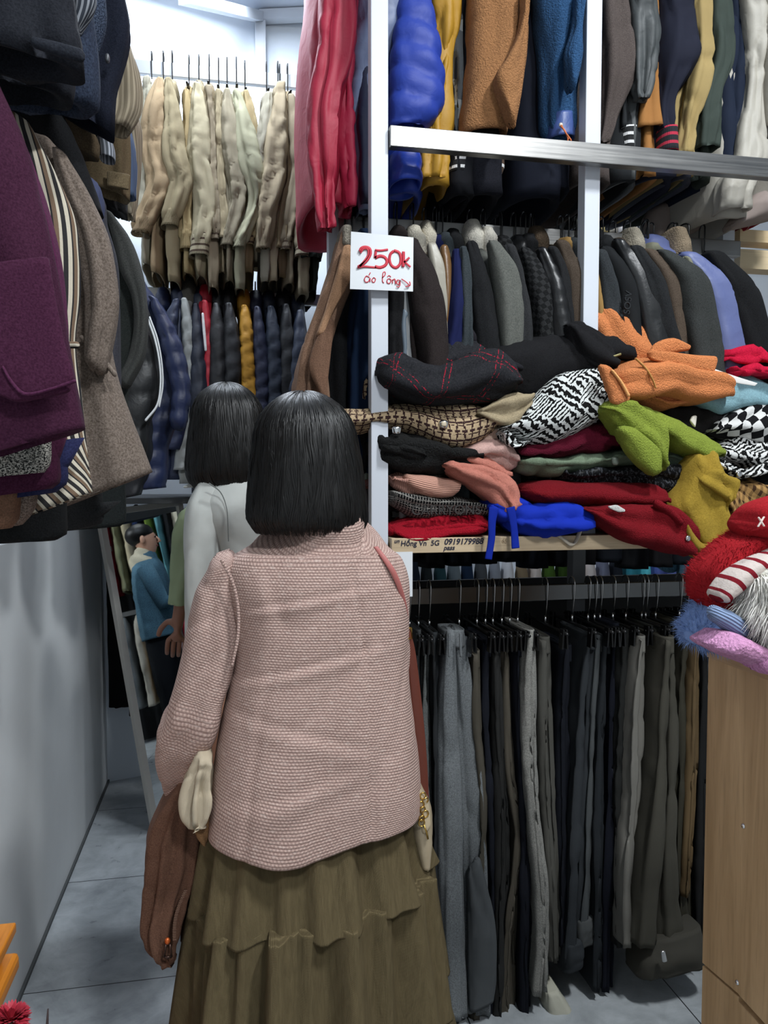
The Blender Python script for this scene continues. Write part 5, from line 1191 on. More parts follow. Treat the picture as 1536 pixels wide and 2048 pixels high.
# ================================================================== TROUSERS on clip hangers
M_WIRE = plain('hook_steel', 'b9b9b9', .25, 1.0)
def tr_hanger():
    t = thing('trouser_hanger', 'x', 'hanger', (0, 0, 0), None)
    pts = [(0, -.004, -.095), (0, -.012, -.06), (0, -.018, -.02), (0, -.019, .0)]
    for k in range(7):
        an = math.pi * k / 6; pts.append((0, -.019 * math.cos(an), .006 + .016 * math.sin(an)))
    pts += [(0, .020, -.008)]
    MB().tube(pts, .0017, 6).build('hook', M_WIRE, t)
    MB().tube([(0, -.004, -.084), (0, -.004, -.108)], .0032, 8).build('ferrule', M_WIRE, t)
    MB().tube([(0, -.15, -.108), (0, .15, -.108)], .0045, 8).build('bar', M_BLACKP, t)
    for s in (-1, 1):
        c = MB()
        for q in (-1, 1):
            c.obox((q * .004, s * .125, -.098), (q * .007, s * .125, -.150), (0, .012, 0), (.0022, 0, 0))
        c.tube([(-.009, s * .125, -.112), (.009, s * .125, -.112)], .0035, 8)
        c.build('clip', M_BLACKP, t, False, bevel=.0008)
    return t
TP = tr_hanger(); _tu = [False]
def trh(x, lb):
    loc = (x, YT, ZT + .0)
    lb = ' '.join(('silver-hooked clip hanger holding the ' + lb).split()[:16])
    if not _tu[0]:
        _tu[0] = True; TP.location = loc; TP['label'] = lb; TP['group'] = 'clip hangers under the shelf'; return TP
    return copy_tree(TP, loc, lb, 'clip hangers under the shelf')
trs = [  # (hook px, path [(x,y)...], widths, colour, label, options)
 (822, [(840, 1270), (838, 1400), (836, 1600), (834, 2060)], [12, 18, 22, 26], '3b3d3e', 'charcoal trousers furthest left, partly behind the pink jacket', {}),
 (840, [(856, 1285), (858, 1400), (862, 1600), (866, 1800), (868, 2060)], [18, 26, 30, 32, 34], '4a4c4b', 'grey tweed trousers second from the left', dict(k='melange')),
 (862, [(872, 1275), (878, 1380), (884, 1560), (884, 1800), (886, 2040)], [16, 24, 28, 30, 30], '303234', 'dark grey trousers beside the tweed ones', {}),
 (922, [(912, 1270), (918, 1420), (926, 1600), (934, 1800), (938, 2040)], [42, 76, 96, 104, 108], '56595b', 'wide mid-grey trousers, the palest and broadest pair', dict(k='melange', Y=1.93, dep=.10, cuffh=1, two=1)),
 (958, [(956, 1312), (960, 1450), (972, 1600), (968, 1800), (958, 2050)], [18, 24, 22, 20, 22], '47433b', 'olive-brown slim trousers right of the wide grey pair', {}),
 (975, [(978, 1290), (982, 1430), (992, 1600), (1000, 1800), (1000, 2050)], [20, 30, 34, 36, 38], '1b1d24', 'blue-black trousers between olive and charcoal pairs', {}),
 (990, [(998, 1312), (1004, 1450), (1012, 1600), (1012, 1800), (1008, 2050)], [18, 26, 28, 30, 30], '2a2a29', 'black-brown trousers with pale waistband edges', {}),
 (1008, [(1014, 1280), (1024, 1420), (1034, 1560), (1050, 1680), (1030, 1850), (1022, 2050)], [18, 30, 36, 30, 30, 38], '504b42', 'taupe trousers with an outward kink at the knee', dict(edge=1)),
 (1024, [(1040, 1290), (1046, 1430), (1056, 1600), (1060, 1800), (1060, 2050)], [18, 22, 24, 24, 26], '191b22', 'navy-black trousers behind the taupe pair', {}),
 (1040, [(1066, 1270), (1068, 1400), (1074, 1600), (1094, 1820), (1090, 2000)], [18, 34, 30, 28, 34], '6b6a66', 'grey pinstriped trousers with a bright edge and cream turn-up', dict(k='melange', cuff='b5b3a4', edge=1, Y=1.96)),
 (1096, [(1094, 1284), (1100, 1420), (1106, 1600), (1116, 1780), (1122, 1930)], [26, 34, 34, 32, 34], '4b4a45', 'grey patterned trousers right of the cream turn-up', {}),
 (1150, [(1140, 1300), (1136, 1450), (1138, 1700), (1140, 1900)], [20, 30, 36, 40], '17191f', 'blue-black trousers in the dark gap of the row', {}),
 (1182, [(1186, 1276), (1178, 1420), (1170, 1600), (1160, 1780), (1152, 1930)], [24, 38, 40, 40, 38], '2f3235', 'slate trousers with rolled hem, left of the right bay', dict(cuff='2f3235')),
 (1195, [(1202, 1280), (1196, 1420), (1190, 1600), (1182, 1780), (1176, 1880)], [20, 26, 28, 28, 34], '474a4b', 'grey trousers with a short turned-up hem', dict(cuff='4a4c4c')),
 (1206, [(1218, 1284), (1212, 1440), (1208, 1650), (1204, 1990)], [18, 24, 26, 26], '24272a', 'graphite trousers hanging longest in the right bay', {}),
 (1232, [(1236, 1256), (1234, 1400), (1232, 1600), (1228, 1800), (1224, 1990)], [18, 24, 28, 30, 30], '15171f', 'midnight trousers with a raised waistband', {}),
 (1258, [(1262, 1270), (1256, 1420), (1250, 1600), (1246, 1800), (1250, 1900)], [34, 36, 34, 30, 30], '232423', 'black denim trousers with a bulky side seam', dict(wr=(14, .008))),
 (1290, [(1288, 1282), (1284, 1420), (1278, 1600), (1262, 1760), (1262, 1900)], [20, 34, 32, 24, 24], '6c6a64', 'light grey slim trousers catching the light', dict(Y=1.95)),
 (1298, [(1308, 1340), (1306, 1420), (1300, 1600), (1290, 1800)], [14, 22, 24, 24], '35373b', 'blue-grey trousers behind the light grey pair', {}),
 (1318, [(1326, 1262), (1318, 1420), (1310, 1600), (1300, 1760), (1292, 1880)], [26, 34, 34, 36, 44], '31322f', 'charcoal trousers left of the wide turned-up pair', {}),
 (1366, [(1344, 1284), (1346, 1420), (1340, 1600), (1330, 1780), (1330, 1900)], [26, 52, 62, 90, 118], '424039', 'wide charcoal trousers with a broad turned-up hem', dict(cuff='3f3d37', Y=1.92, big=1)),
 (1380, [(1382, 1258), (1376, 1380), (1376, 1560), (1374, 1700), (1384, 1860)], [28, 36, 36, 40, 50], '35332b', 'dark olive cargo trousers behind the wide pair', {}),
 (1395, [(1398, 1270), (1400, 1400), (1396, 1560), (1388, 1700), (1384, 1800)], [22, 30, 28, 24, 22], '5a4a34', 'khaki brown trousers at the right end of the row', {}),
 (1412, [(1416, 1290), (1420, 1450), (1418, 1650), (1414, 1900)], [20, 30, 32, 34], '1c1c1c', 'black trousers beside the wooden cabinet', {}),
]
for i, (hx, pth, ws, c, lb, o) in enumerate(trs):
    Yc = o.get('Y', 1.99 + .015 * (i % 2)); dep = o.get('dep', .20)
    Yf = Yc - dep / 2
    st = V(wjit(pth, ws), Yf, .05)
    mat = fab('melange', c, '#%02x%02x%02x' % tuple(min(255, int(int(c[k:k + 2], 16) * 1.35)) for k in (0, 2, 4))) if o.get('k') == 'melange' else fab('cotton', c)
    bot = st[-1]
    t = thing('trousers', lb, 'trousers', (cen(st, -1).x, Yc, cen(st, -1).z))
    wb = pth[0]; wbh = 24
    # two legs side by side, each a deep flat sheet
    for s in (-1, 1):
        ls = []
        for j, (a, b, _) in enumerate(st):
            cx = (a + b) / 2; hw = (b - a) / 2; f = .5
            c_ = cx + hw * (s * f) + Vector((0, dep / 2 + (.012 * s), 0))
            ls.append((c_ - hw * .50, c_ + hw * .50, (dep * .8 if j else dep * .9)))
        MB().soft(ls, n=56, m=30, cap=('round', 'in'), folds=(2.4, .007), wr=o.get('wr', (5, .006)), seed=400 + i * 2 + s, p=.6, pw=.55, rec=.06).build('leg', mat, t)
    a, b, _ = st[0]; zt = a.z
    cx = (a + b) / 2; hw = (b - a) / 2
    w0 = (cx - hw * 1.05 + Vector((0, dep / 2, .012)), cx + hw * 1.05 + Vector((0, dep / 2, .012)), dep * .95)
    w1 = (w0[0] - Vector((0, 0, .045)), w0[1] - Vector((0, 0, .045)), dep * .97)
    MB().soft([w0, w1], n=8, m=34, cap=('in', 'flat'), wr=None, pw=.5, p=.6, rec=.02).build('waistband', mat, t)
    if o.get('cuff'):
        a, b, _ = st[-1]; cx = (a + b) / 2 + Vector((0, dep / 2 - .01, 0)); hw = (b - a) / 2; big = o.get('big')
        up_ = Vector((0, 0, .05)); tl = Vector((0, 0, .028 if big else .012))
        if big: cs = Q([(1284, 1868, 1388, 1838, 0, .10), (1266, 1908, 1394, 1880, 0, .14), (1262, 1940, 1404, 1906, 0, .12)], Yc - .03, .1)
        elif i == 9: cs = Q([(1082, 1968, 1106, 1962, 0, .10), (1080, 2004, 1130, 1996, 0, .13), (1082, 2046, 1148, 2030, 0, .12)], Yc - .02, .1)
        else: cs = [(cx - hw * 1.02 + up_ * .9, cx + hw * 1.02 + up_ * 1.2, dep * .86), (cx - hw * 1.08 + up_ * .2, cx + hw * 1.16 + up_ * .7, dep * .92), (cx - hw * 1.12 - up_ * .75, cx + hw * 1.25 - up_ * .15, dep * .86)]
        MB().soft(cs, n=16, m=40, cap=('flat', 'in'), wr=(12, .006), pw=.45, p=.55, seed=i, rec=.04).build('turn_up', fab('cotton', o['cuff']), t, label='turned-up hem')
        if big: MB().soft(Q([(1322, 1905, 1330, 1903), (1324, 1922, 1334, 1920)], Yf - .02, .008), n=6, m=8, wr=None).build('reflective_tab', plain('silver_tab', 'b9b9b9', .3, .8), t, label='silver tab on the turn-up')
    if False:
        e = [(P(x + w * .42, y, Yf - .012), P(x + w * .42 + 4, y, Yf - .012), .008) for (x, y), w in zip(pth[1:], ws[1:])]
        MB().soft(e, n=50, m=8, wr=None).build('crease_edge', fab('cotton', '8d8a82' if o.get('k') else '6f6a60'), t, label='pale pressed edge')
    if o.get('two'):
        MB().soft(Q([(896, 1268, 901, 1268), (896, 1312, 901, 1312)], Yf - .03, .006), n=8, m=8, wr=None).build('belt_loop', mat, t)
        MB().soft(Q([(918, 1268, 923, 1268), (919, 1312, 924, 1312)], Yf - .03, .006), n=8, m=8, wr=None).build('belt_loop', mat, t)
        MB().soft(V([(1274, 916, 938), (1312, 916, 944)], Yf + .03, .02), n=8, m=16, wr=None, cap=('flat', 'flat')).build('back_waistband', fab('cotton', '4a4d50'), t, label='darker back waistband')
        MB().soft(Q([(934, 1760, 960, 1720), (935, 1850, 988, 1840), (936, 1960, 990, 1950), (938, 2020, 984, 1994)], Yf + .01, .04), n=40, wr=(5, .006), cap=('round', 'in')).build('back_leg_fold', fab('cotton', '4c4f51'), t, label='inner leg fold')
    trh(P(hx, 1180, YT - .02).x, lb)
ORD = ['leftmost', 'second', 'third', 'fourth', 'fifth', 'sixth', 'seventh', 'eighth', 'ninth', 'tenth', 'eleventh', 'twelfth', 'thirteenth', 'fourteenth', 'fifteenth', 'sixteenth', 'seventeenth', 'eighteenth', 'nineteenth', 'twentieth', 'twenty-first', 'rightmost']
# a second, dark row added behind to fill the black
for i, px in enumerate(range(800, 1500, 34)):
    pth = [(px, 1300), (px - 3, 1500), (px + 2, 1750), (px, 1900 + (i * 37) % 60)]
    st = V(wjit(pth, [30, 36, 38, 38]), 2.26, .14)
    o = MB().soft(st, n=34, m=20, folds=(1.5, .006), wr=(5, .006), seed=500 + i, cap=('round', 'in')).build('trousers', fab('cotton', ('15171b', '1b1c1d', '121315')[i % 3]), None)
    tag(o, 'dark trousers added to fill the black behind the first row, %s from the left' % ORD[i], 'trousers', 'added dark trousers of the second row')
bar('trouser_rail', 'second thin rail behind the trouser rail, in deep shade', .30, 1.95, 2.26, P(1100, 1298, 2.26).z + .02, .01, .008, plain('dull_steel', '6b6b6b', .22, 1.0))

# ------------------------------------------------------------------ far aisle seen through the rack: rails and small garments
FY = 3.95
bar('hanging_rail', 'distant steel rail glimpsed through the gap above the middle rail', .95, 4.6, FY, 2.98, .02, .012)
bar('hanging_rail', 'distant lower rail glimpsed under the shelf', .95, 4.6, FY, 1.62, .02, .012)
far = [(905, '2a2d33'), (922, '6a6258'), (940, '8fa0ae'), (960, '8b8468'), (976, '5a5a55'), (1000, '24262b'), (1030, '3a3a40'), (1060, '222633'), (1090, '7d877f'), (1110, '2c3040'), (1132, '2b3150'), (1150, '4a4d50'),
       (1202, 'b9a878'), (1216, 'a8a49a'), (1238, 'c4c2c2'), (1258, 'cbc6c6'), (1278, '1c1e24'), (1300, '22304a'), (1322, 'b8b4ae'), (1350, '3d3a38'), (1380, '6a5e50'), (1410, '2a2a2e')]
cn = {'2a': 'black', '6a': 'brown', '8f': 'pale blue', '8b': 'olive cream', '5a': 'grey', '24': 'charcoal', '3a': 'dark grey', '22': 'navy', '7d': 'grey-green', '2c': 'slate', '2b': 'indigo', '4a': 'steel grey', 'b9': 'straw yellow', 'a8': 'stone grey', 'c4': 'white', 'cb': 'bright white', '1c': 'blue-black', 'b8': 'pale cream', '3d': 'brown-black'}
ordn = ['leftmost', 'second', 'third', 'fourth', 'fifth', 'sixth', 'seventh', 'eighth', 'ninth', 'tenth', 'eleventh', 'twelfth', 'thirteenth', 'fourteenth', 'fifteenth', 'sixteenth', 'seventeenth', 'eighteenth', 'nineteenth', 'twentieth', 'twenty-first', 'rightmost']
for i, (px, c) in enumerate(far):
    st = V([(230, px - 5, px + 5), (262, px - 9, px + 9), (340, px - 11, px + 11), (470, px - 12, px + 12)], FY - .14, .10)
    o = MB().soft(st, n=26, m=18, folds=(2, .008), wr=(6, .006), seed=600 + i, cap=('round', 'in')).build('hung_garment', fab('cotton', c), None)
    tag(o, '%s garment on the distant rail through the gap, %s from the left' % (cn[c[:2]], ordn[i]), 'garment', 'garments on the distant upper rail')
low = ['1c2430', '252a2c', '2d4a50', '6f7a80', '22324a', '4a4d50', '8a8f98', 'c9c9cc', '7a6b55', 'c2b8b0', '3e5a22', '2e4418', 'b8a090', 'd0c8c4', '6a6e80', '20242c', '3a8a9a', '5ac0cc', '5060a0', '6b78c0', '24262c', '39342f']
lown = ['midnight', 'charcoal', 'teal', 'steel blue', 'navy', 'mid grey', 'silver grey', 'white', 'tan', 'beige pink', 'leaf green', 'dark green', 'rose beige', 'off-white', 'violet grey', 'black', 'petrol', 'turquoise', 'royal blue', 'periwinkle', 'coal black', 'brown-black']
for i, c in enumerate(low):
    px = 826 + i * 27
    st = V([(1112, px - 4, px + 4), (1132, px - 8, px + 8), (1160, px - 11, px + 11), (1420, px - 13, px + 13)], FY - .14, .10)
    o = MB().soft(st, n=26, m=18, folds=(2, .008), wr=(6, .006), seed=640 + i, cap=('round', 'in')).build('hung_garment', fab('cotton', c), None)
    tag(o, '%s garment on the distant lower rail, seen under the shelf' % lown[i], 'garment', 'garments on the distant lower rail')

for i in range(13):  # dark row added so the bright far wall stays hidden
    px = 812 + i * 50
    st = V([(880, px - 12, px + 12), (920, px - 24, px + 24), (1120 + (i * 13) % 17, px - 27, px + 27)], 2.80, .12)
    o = MB().soft(st, n=26, m=24, folds=(2, .008), wr=(6, .006), seed=680 + i, cap=('round', 'in')).build('hung_garment', fab('cotton', ('16171a', '1c1b1d', '191c22')[i % 3]), None)
    tag(o, 'added dark garment screening the far wall, hem just under the shelf, %s from the left' % ORD[i], 'garment', 'dark garments added to screen the far wall')
bar('hanging_rail', 'distant middle rail hidden behind the pile, holding the added dark garments', .75, 2.6, 2.80, P(1100, 872, 2.80).z, .02, .012)

# ================================================================== HATS on the cabinet
random.seed(11)
def fur(st_keep, n, length, width, droop=.3, front_only=True, mb=None, jit=.35, rows=None):
    """short tapered strands growing from a soft body's grid"""
    mb = mb or MB(); grid, a, b = st_keep; m = len(grid[0]); N_ = len(grid)
    for _ in range(n):
        i = random.randint(1, N_ - 2); k = random.randint(0, m - 1)
        if front_only and not (0 < k < m / 2): continue
        p = grid[i][k].lerp(grid[i][(k + 1) % m], random.random()).lerp(grid[i + 1][k], random.random() * .9)
        cc = sum((grid[i][q] for q in range(0, m, 4)), Vector()) / len(range(0, m, 4))
        nr = (p - cc).normalized(); d = (nr + Vector((random.uniform(-1, 1), random.uniform(-1, 1), random.uniform(-1, 1))) * jit + Vector((0, 0, -droop))).normalized()
        L = length * random.uniform(.6, 1.2); sd = d.cross(Vector((random.uniform(-1, 1), random.uniform(-1, 1), random.uniform(-1, 1)))).normalized() * width
        mid = p + d * L * .5 + Vector((0, 0, .02 * L)); tip = p + d * L + Vector((0, 0, -droop * L * .4))
        mb.add([p - sd - nr * .002, p + sd - nr * .002, mid - sd * .7, mid + sd * .7, tip], [(0, 1, 3, 2), (2, 3, 4)])
    return mb
YH = .98
kp = []
t = thing('knit_hat', 'red fuzzy hat with a striped brim on top of the hat heap', 'hat', P(1470, 1190, YH))
M_RH = fab('fuzzy', '9c161f')
MB().soft(Q([(1406, 1192, 1438, 1204), (1402, 1150, 1440, 1180), (1424, 1112, 1470, 1140), (1462, 1078, 1510, 1110), (1510, 1056, 1550, 1090), (1580, 1040, 1600, 1075)], YH, .10), m=44, folds=(1, .004), wr=(9, .004), seed=3, keep=kp).build('brim', M_RH, t)
fur(kp[0], 5200, .008, .0004, .1, False).build('fuzz', M_RH, t)
MB().soft(Q([(1496, 1040, 1510, 1070), (1500, 1018, 1540, 1060), (1530, 1000, 1570, 1040), (1580, 985, 1600, 1040)], YH - .02, .10), folds=(1, .004), wr=(9, .004), seed=4).build('crown', M_RH, t)
MB().soft(Q([(1432, 1180, 1446, 1200), (1452, 1150, 1474, 1174), (1484, 1126, 1504, 1150), (1520, 1108, 1540, 1130), (1580, 1086, 1590, 1110)], YH - .062, .05), wr=(12, .003), seed=5).build('striped_lining', fab('bands', 'b8ada6', '6e1620', None, .022), t, label='cream and dark red striped lining')
MB().soft(Q([(1516, 1036, 1519, 1035), (1526, 1052, 1529, 1051)], YH - .075, .003), n=6, m=8, wr=None).build('stitch', fab('cotton', 'd8c8c0'), t); MB().soft(Q([(1526, 1034, 1529, 1035), (1515, 1052, 1518, 1053)], YH - .075, .003), n=6, m=8, wr=None).build('stitch', fab('cotton', 'd8c8c0'), t)
kp = []
t = thing('knit_hat', 'light blue fuzzy hat with a ribbed cuff, sticking out left of the white fur', 'hat', P(1440, 1285, YH))
M_BH = fab('fuzzy', '7f9bd0')
MB().soft(Q([(1404, 1240, 1410, 1288), (1424, 1208, 1440, 1290), (1456, 1192, 1476, 1292), (1500, 1180, 1520, 1290)], YH - .0, .12), wr=(9, .005), seed=6, keep=kp, m=40).build('crown', M_BH, t)
fur(kp[0], 4200, .016, .0005, .3, False, jit=.6).build('fuzz', M_BH, t)
MB().soft(Q([(1436, 1212, 1428, 1244), (1460, 1222, 1448, 1258), (1482, 1238, 1474, 1274)], YH - .07, .03), wr=(12, .002), seed=7).build('cuff', fab('knit', '7d8fae'), t, label='ribbed grey-blue cuff')
kp = []
t = thing('fur_hat', 'white long-haired fur hat at the right edge', 'hat', P(1520, 1300, YH - .1))
MB().soft(Q([(1506, 1172, 1545, 1142), (1498, 1212, 1600, 1165), (1510, 1246, 1600, 1212), (1540, 1272, 1600, 1250)], YH - .07, .12), wr=(9, .006), seed=8, keep=kp, m=40).build('crown', fab('fuzzy', 'cfcdc2'), t)
fur(kp[0], 9000, .027, .0008, .45, False, jit=.5).build('long_fur', plain('white_fur', 'f4f2ea', .95, spec=.1), t)
t = thing('knit_hat', 'pink fleece hat drooping over the cabinet edge', 'hat', P(1470, 1320, YH))
MB().soft(Q([(1420, 1280, 1426, 1300), (1440, 1262, 1446, 1312), (1480, 1272, 1484, 1326), (1520, 1292, 1520, 1342), (1590, 1310, 1590, 1370)], YH - .075, .10), wr=(8, .005), seed=9, m=40).build('crown', fab('teddy', 'c08bb0', None, None, 260), t)
MB().soft(Q([(1508, 1310, 1514, 1338), (1530, 1300, 1534, 1330), (1570, 1310, 1570, 1340)], YH - .10, .06), wr=(8, .005), seed=10, m=30).build('fold', fab('teddy', 'b880a8', None, None, 260), t)

# ================================================================== PEOPLE
SKIN = plain('skin', 'c9977c', .5); 
def skin_body(name, verts, edges, parent, mat, subs=2, root=0):
    me = bpy.data.meshes.new(name); base = _loc(parent)
    me.from_pydata([Vector(v[0]) - base for v in verts], edges, [])
    me.materials.append(mat)
    o = bpy.data.objects.new(name, me); COL.objects.link(o); o.parent = parent
    md = o.modifiers.new('skin', 'SKIN'); md.use_smooth_shade = True
    for i, v in enumerate(verts):
        r = v[1]; r = (r, r) if isinstance(r, (int, float)) else r
        me.skin_vertices[0].data[i].radius = r
    for d in me.skin_vertices[0].data: d.use_root = False
    me.skin_vertices[0].data[root].use_root = True
    sb = o.modifiers.new('sub', 'SUBSURF'); sb.levels = subs; sb.render_levels = subs
    lim = Vector([max(v_.co[i] for v_ in me.vertices) - min(v_.co[i] for v_ in me.vertices) + .35 for i in range(3)])
    for tr in range(24):
        bpy.context.view_layer.update()
        ev = o.evaluated_get(bpy.context.evaluated_depsgraph_get()); em = ev.to_mesh()
        dm = [max(v_.co[i] for v_ in em.vertices) - min(v_.co[i] for v_ in em.vertices) for i in range(3)]
        ev.to_mesh_clear()
        if all(dm[i] < lim[i] for i in range(3)): break
        rt_ = random.Random(tr)
        for v_, d in zip(me.vertices, me.skin_vertices[0].data):
            f = 1 + rt_.uniform(-.03, .03); d.radius = (d.radius[0] * f, d.radius[1] * f)
            v_.co += Vector((rt_.uniform(-1, 1), rt_.uniform(-1, 1), rt_.uniform(-1, 1))) * .002
    return o
def figure(parent, base, face, H=1.6, arms=None, mat=SKIN, head=(0, 0), kt=.78, ka=.72, shw=.155):
    """standing body; face = heading angle in degrees (0 looks to +Y). arms: {side: (elbow, wrist)} world points"""
    s = H / 1.6; base = Vector(base); a = math.radians(face)
    fw = Vector((-math.sin(a), math.cos(a), 0)); rt = Vector((math.cos(a), math.sin(a), 0)); up = Vector((0, 0, 1))
    def W(x, y, z): return base + rt * x * s + fw * y * s + up * z * s
    v = []; e = []
    def add(p, r, par=None, m=1.0):
        r = (r[0] * m, r[1] * m) if isinstance(r, tuple) else r * m
        v.append((p, r if isinstance(r, tuple) else r * 1.0)); i = len(v) - 1
        if par is not None: e.append((par, i))
        return i
    pel = add(W(0, 0, .86), (.12 * s, .12 * s), None, kt)
    wai = add(W(0, .01, 1.0), (.10 * s, .10 * s), pel, kt)
    che = add(W(0, .0, 1.16), (.11 * s, .11 * s), wai, kt)
    uch = add(W(0, -.005, 1.26), (.09 * s, .09 * s), che, kt)
    nk = add(W(0, .0, 1.335), .05 * s, uch)
    nk2 = add(W(0, .015, 1.38), .048 * s, nk)
    hx, hy = head
    h1 = add(W(hx * .5, .03 + hy * .5, 1.43), (.062 * s, .075 * s), nk2)
    h2 = add(W(hx, .02 + hy, 1.49), (.075 * s, .092 * s), h1)
    h3 = add(W(hx, .01 + hy, 1.55), (.066 * s, .08 * s), h2)
    for sd in (-1, 1):
        sh = add(W(sd * shw, 0, 1.27), .052 * s, uch, ka)
        if arms and sd in arms: el, wr_ = Vector(arms[sd][0]), Vector(arms[sd][1])
        else: el, wr_ = W(sd * .20, -.02, 1.02), W(sd * .21, .03, .80)
        shp = v[sh][0]
        ua = add(shp.lerp(el, .5), .043 * s, sh, ka); eb = add(el, .036 * s, ua, ka); fa = add(el.lerp(wr_, .45), .034 * s, eb, ka)
        wr = add(wr_, .023 * s, fa)
        d = (wr_ - el).normalized(); side = d.cross(fw if abs(d.dot(fw)) < .8 else up).normalized(); nrm = side.cross(d).normalized()
        pm = add(wr_ + d * .045 * s, (.030 * s, .014 * s), wr); kn = add(wr_ + d * .078 * s, (.032 * s, .012 * s), pm)
        for q, (off, L) in enumerate(((-.027, .065), (-.009, .075), (.009, .071), (.027, .057))):
            k = wr_ + d * .095 * s + side * off * s
            f1 = add(k, .0088 * s, kn); f2 = add(k + (d * .85 + nrm * .25).normalized() * L * .5 * s, .0082 * s, f1); add(k + (d * .85 + nrm * .25).normalized() * L * .5 * s + (d * .6 + nrm * .6).normalized() * L * .5 * s, .0070 * s, f2)
        t1 = add(wr_ + d * .035 * s + side * -.034 * s, .0105 * s, pm); t2 = add(wr_ + d * .065 * s + side * -.055 * s + nrm * .012, .0095 * s, t1); add(wr_ + d * .092 * s + side * -.060 * s + nrm * .02, .0085 * s, t2)
        hp = add(W(sd * .085, 0, .80), .088 * s, pel); th = add(W(sd * .09, .01, .63), .075 * s, hp); kne = add(W(sd * .09, .015, .45), .052 * s, th)
        cf = add(W(sd * .092, -.012, .32), .052 * s, kne); ak = add(W(sd * .092, -.01, .085), .034 * s, cf); hl = add(W(sd * .094, .01, .04), .036 * s, ak); add(W(sd * .10, .13, .03), (.036 * s, .022 * s), hl)
    body = skin_body('body', v, e, parent, mat)
    # face: eyes, nose, mouth, ears at half head height
    eye = plain('eye', '15110f', .2)
    for sd in (-1, 1):
        MB().ball(W(hx + sd * .030, .096 + hy, 1.495), (.012 * s, .007 * s, .006 * s), 12, 8).build('eye', eye, parent)
        MB().soft([(W(hx + sd * .018, .103 + hy, 1.517), W(hx + sd * .018, .103 + hy, 1.520), .006), (W(hx + sd * .044, .095 + hy, 1.516), W(hx + sd * .044, .095 + hy, 1.519), .006)], n=8, m=8, wr=None).build('eyebrow', eye, parent)
        MB().ball(W(hx + sd * .078, .012 + hy, 1.487), (.010 * s, .018 * s, .030 * s), 14, 10).build('ear', mat, parent)
    MB().tube([W(hx, .098 + hy, 1.50), W(hx, .112 + hy, 1.478), W(hx, .118 + hy, 1.465), W(hx, .10 + hy, 1.456)], [.006 * s, .009 * s, .013 * s, .007 * s], 10).build('nose', mat, parent)
    MB().ball(W(hx, .094 + hy, 1.435), (.022 * s, .008 * s, .007 * s), 14, 8).build('mouth', plain('lips', '9a4a44', .4), parent)
    return W

N = NT('black_hair'); h_ = N.noise(N.map(N.uv(), (900, 4, 1)), 1, 3); N.col(N.mix(N.ramp(h_, .3, .7), '060606', '171615'))
N.b.inputs['Roughness'].default_value = .40; N.b.inputs['Specular IOR Level'].default_value = .32; N.bump(h_, .5, .001)
M_HAIR = N.m
def hair(parent, rows, Y, th, n, seed, crown, wid=.0011, end=.03, inner=None, ragged=.02):
    """rows (y, xl, xr[,dY[,th]]) trace the outline; strands run from the crown along the surface"""
    rd = random.Random(seed); st = V(rows, Y, th); kp = []
    hs = MB().soft(st, n=46, m=48, cap=('round', 'in'), wr=None, folds=(7, .0022), p=.85, pw=.9, seed=seed, keep=kp, rec=.05, tw=.15).build('hair', M_HAIR, parent)
    grid, a, b = kp[0]; m = len(grid[0]); mb = MB()
    for _ in range(n):
        k = rd.uniform(0, m); i0 = rd.randint(0, 3) + (rd.randint(0, b - a) * .45 if rd.random() < .3 else 0); i1 = b - 1
        lift = rd.uniform(.0003, .0035); wv = rd.uniform(-1, 1) * 1.1; seg = 20; pts = []
        for q in range(seg):
            f = (q / (seg - 1)) ** 1.5; r = i0 + (i1 - i0) * f; kk = k + wv * f * f + .25 * math.sin(f * 5 + k)
            ri = int(min(r, len(grid) - 2)); rf = r - ri; ki = int(kk) % m; kf = kk - math.floor(kk)
            p = grid[ri][ki].lerp(grid[ri][(ki + 1) % m], kf).lerp(grid[ri + 1][ki].lerp(grid[ri + 1][(ki + 1) % m], kf), rf)
            rc = max(ri, a + 3); cc = (grid[rc][0] + grid[rc][m // 2]) / 2; o_ = (p - cc).normalized()
            pts.append((p + o_ * (lift + .0015 * math.sin(f * 9 + k * 3)), o_))
        p, o_ = pts[-1]; dn = (pts[-1][0] - pts[-3][0]).normalized(); ext = rd.uniform(0, ragged)
        pts.append((p + dn * ext * .5 - o_ * ext * .15, o_)); pts.append((p + dn * ext - o_ * ext * .4, o_))
        vs = []; fs = []
        for q, (p, o_) in enumerate(pts):
            t = (pts[min(q + 1, len(pts) - 1)][0] - pts[max(q - 1, 0)][0]).normalized(); s_ = t.cross(o_).normalized() * wid * (1.2 if 1 < q < len(pts) - 3 else .5)
            vs += [p - s_, p + o_ * wid * .8, p + s_]
        for q in range(len(pts) - 1):
            fs += [(q * 3, q * 3 + 1, q * 3 + 4, q * 3 + 3), (q * 3 + 1, q * 3 + 2, q * 3 + 5, q * 3 + 4)]
        mb.add(vs, fs, [(k * .01 + (j % 3) * .001, (j // 3) * .02) for j in range(len(vs))])
    mb.build('hair_strands', M_HAIR, hs)
    return hs

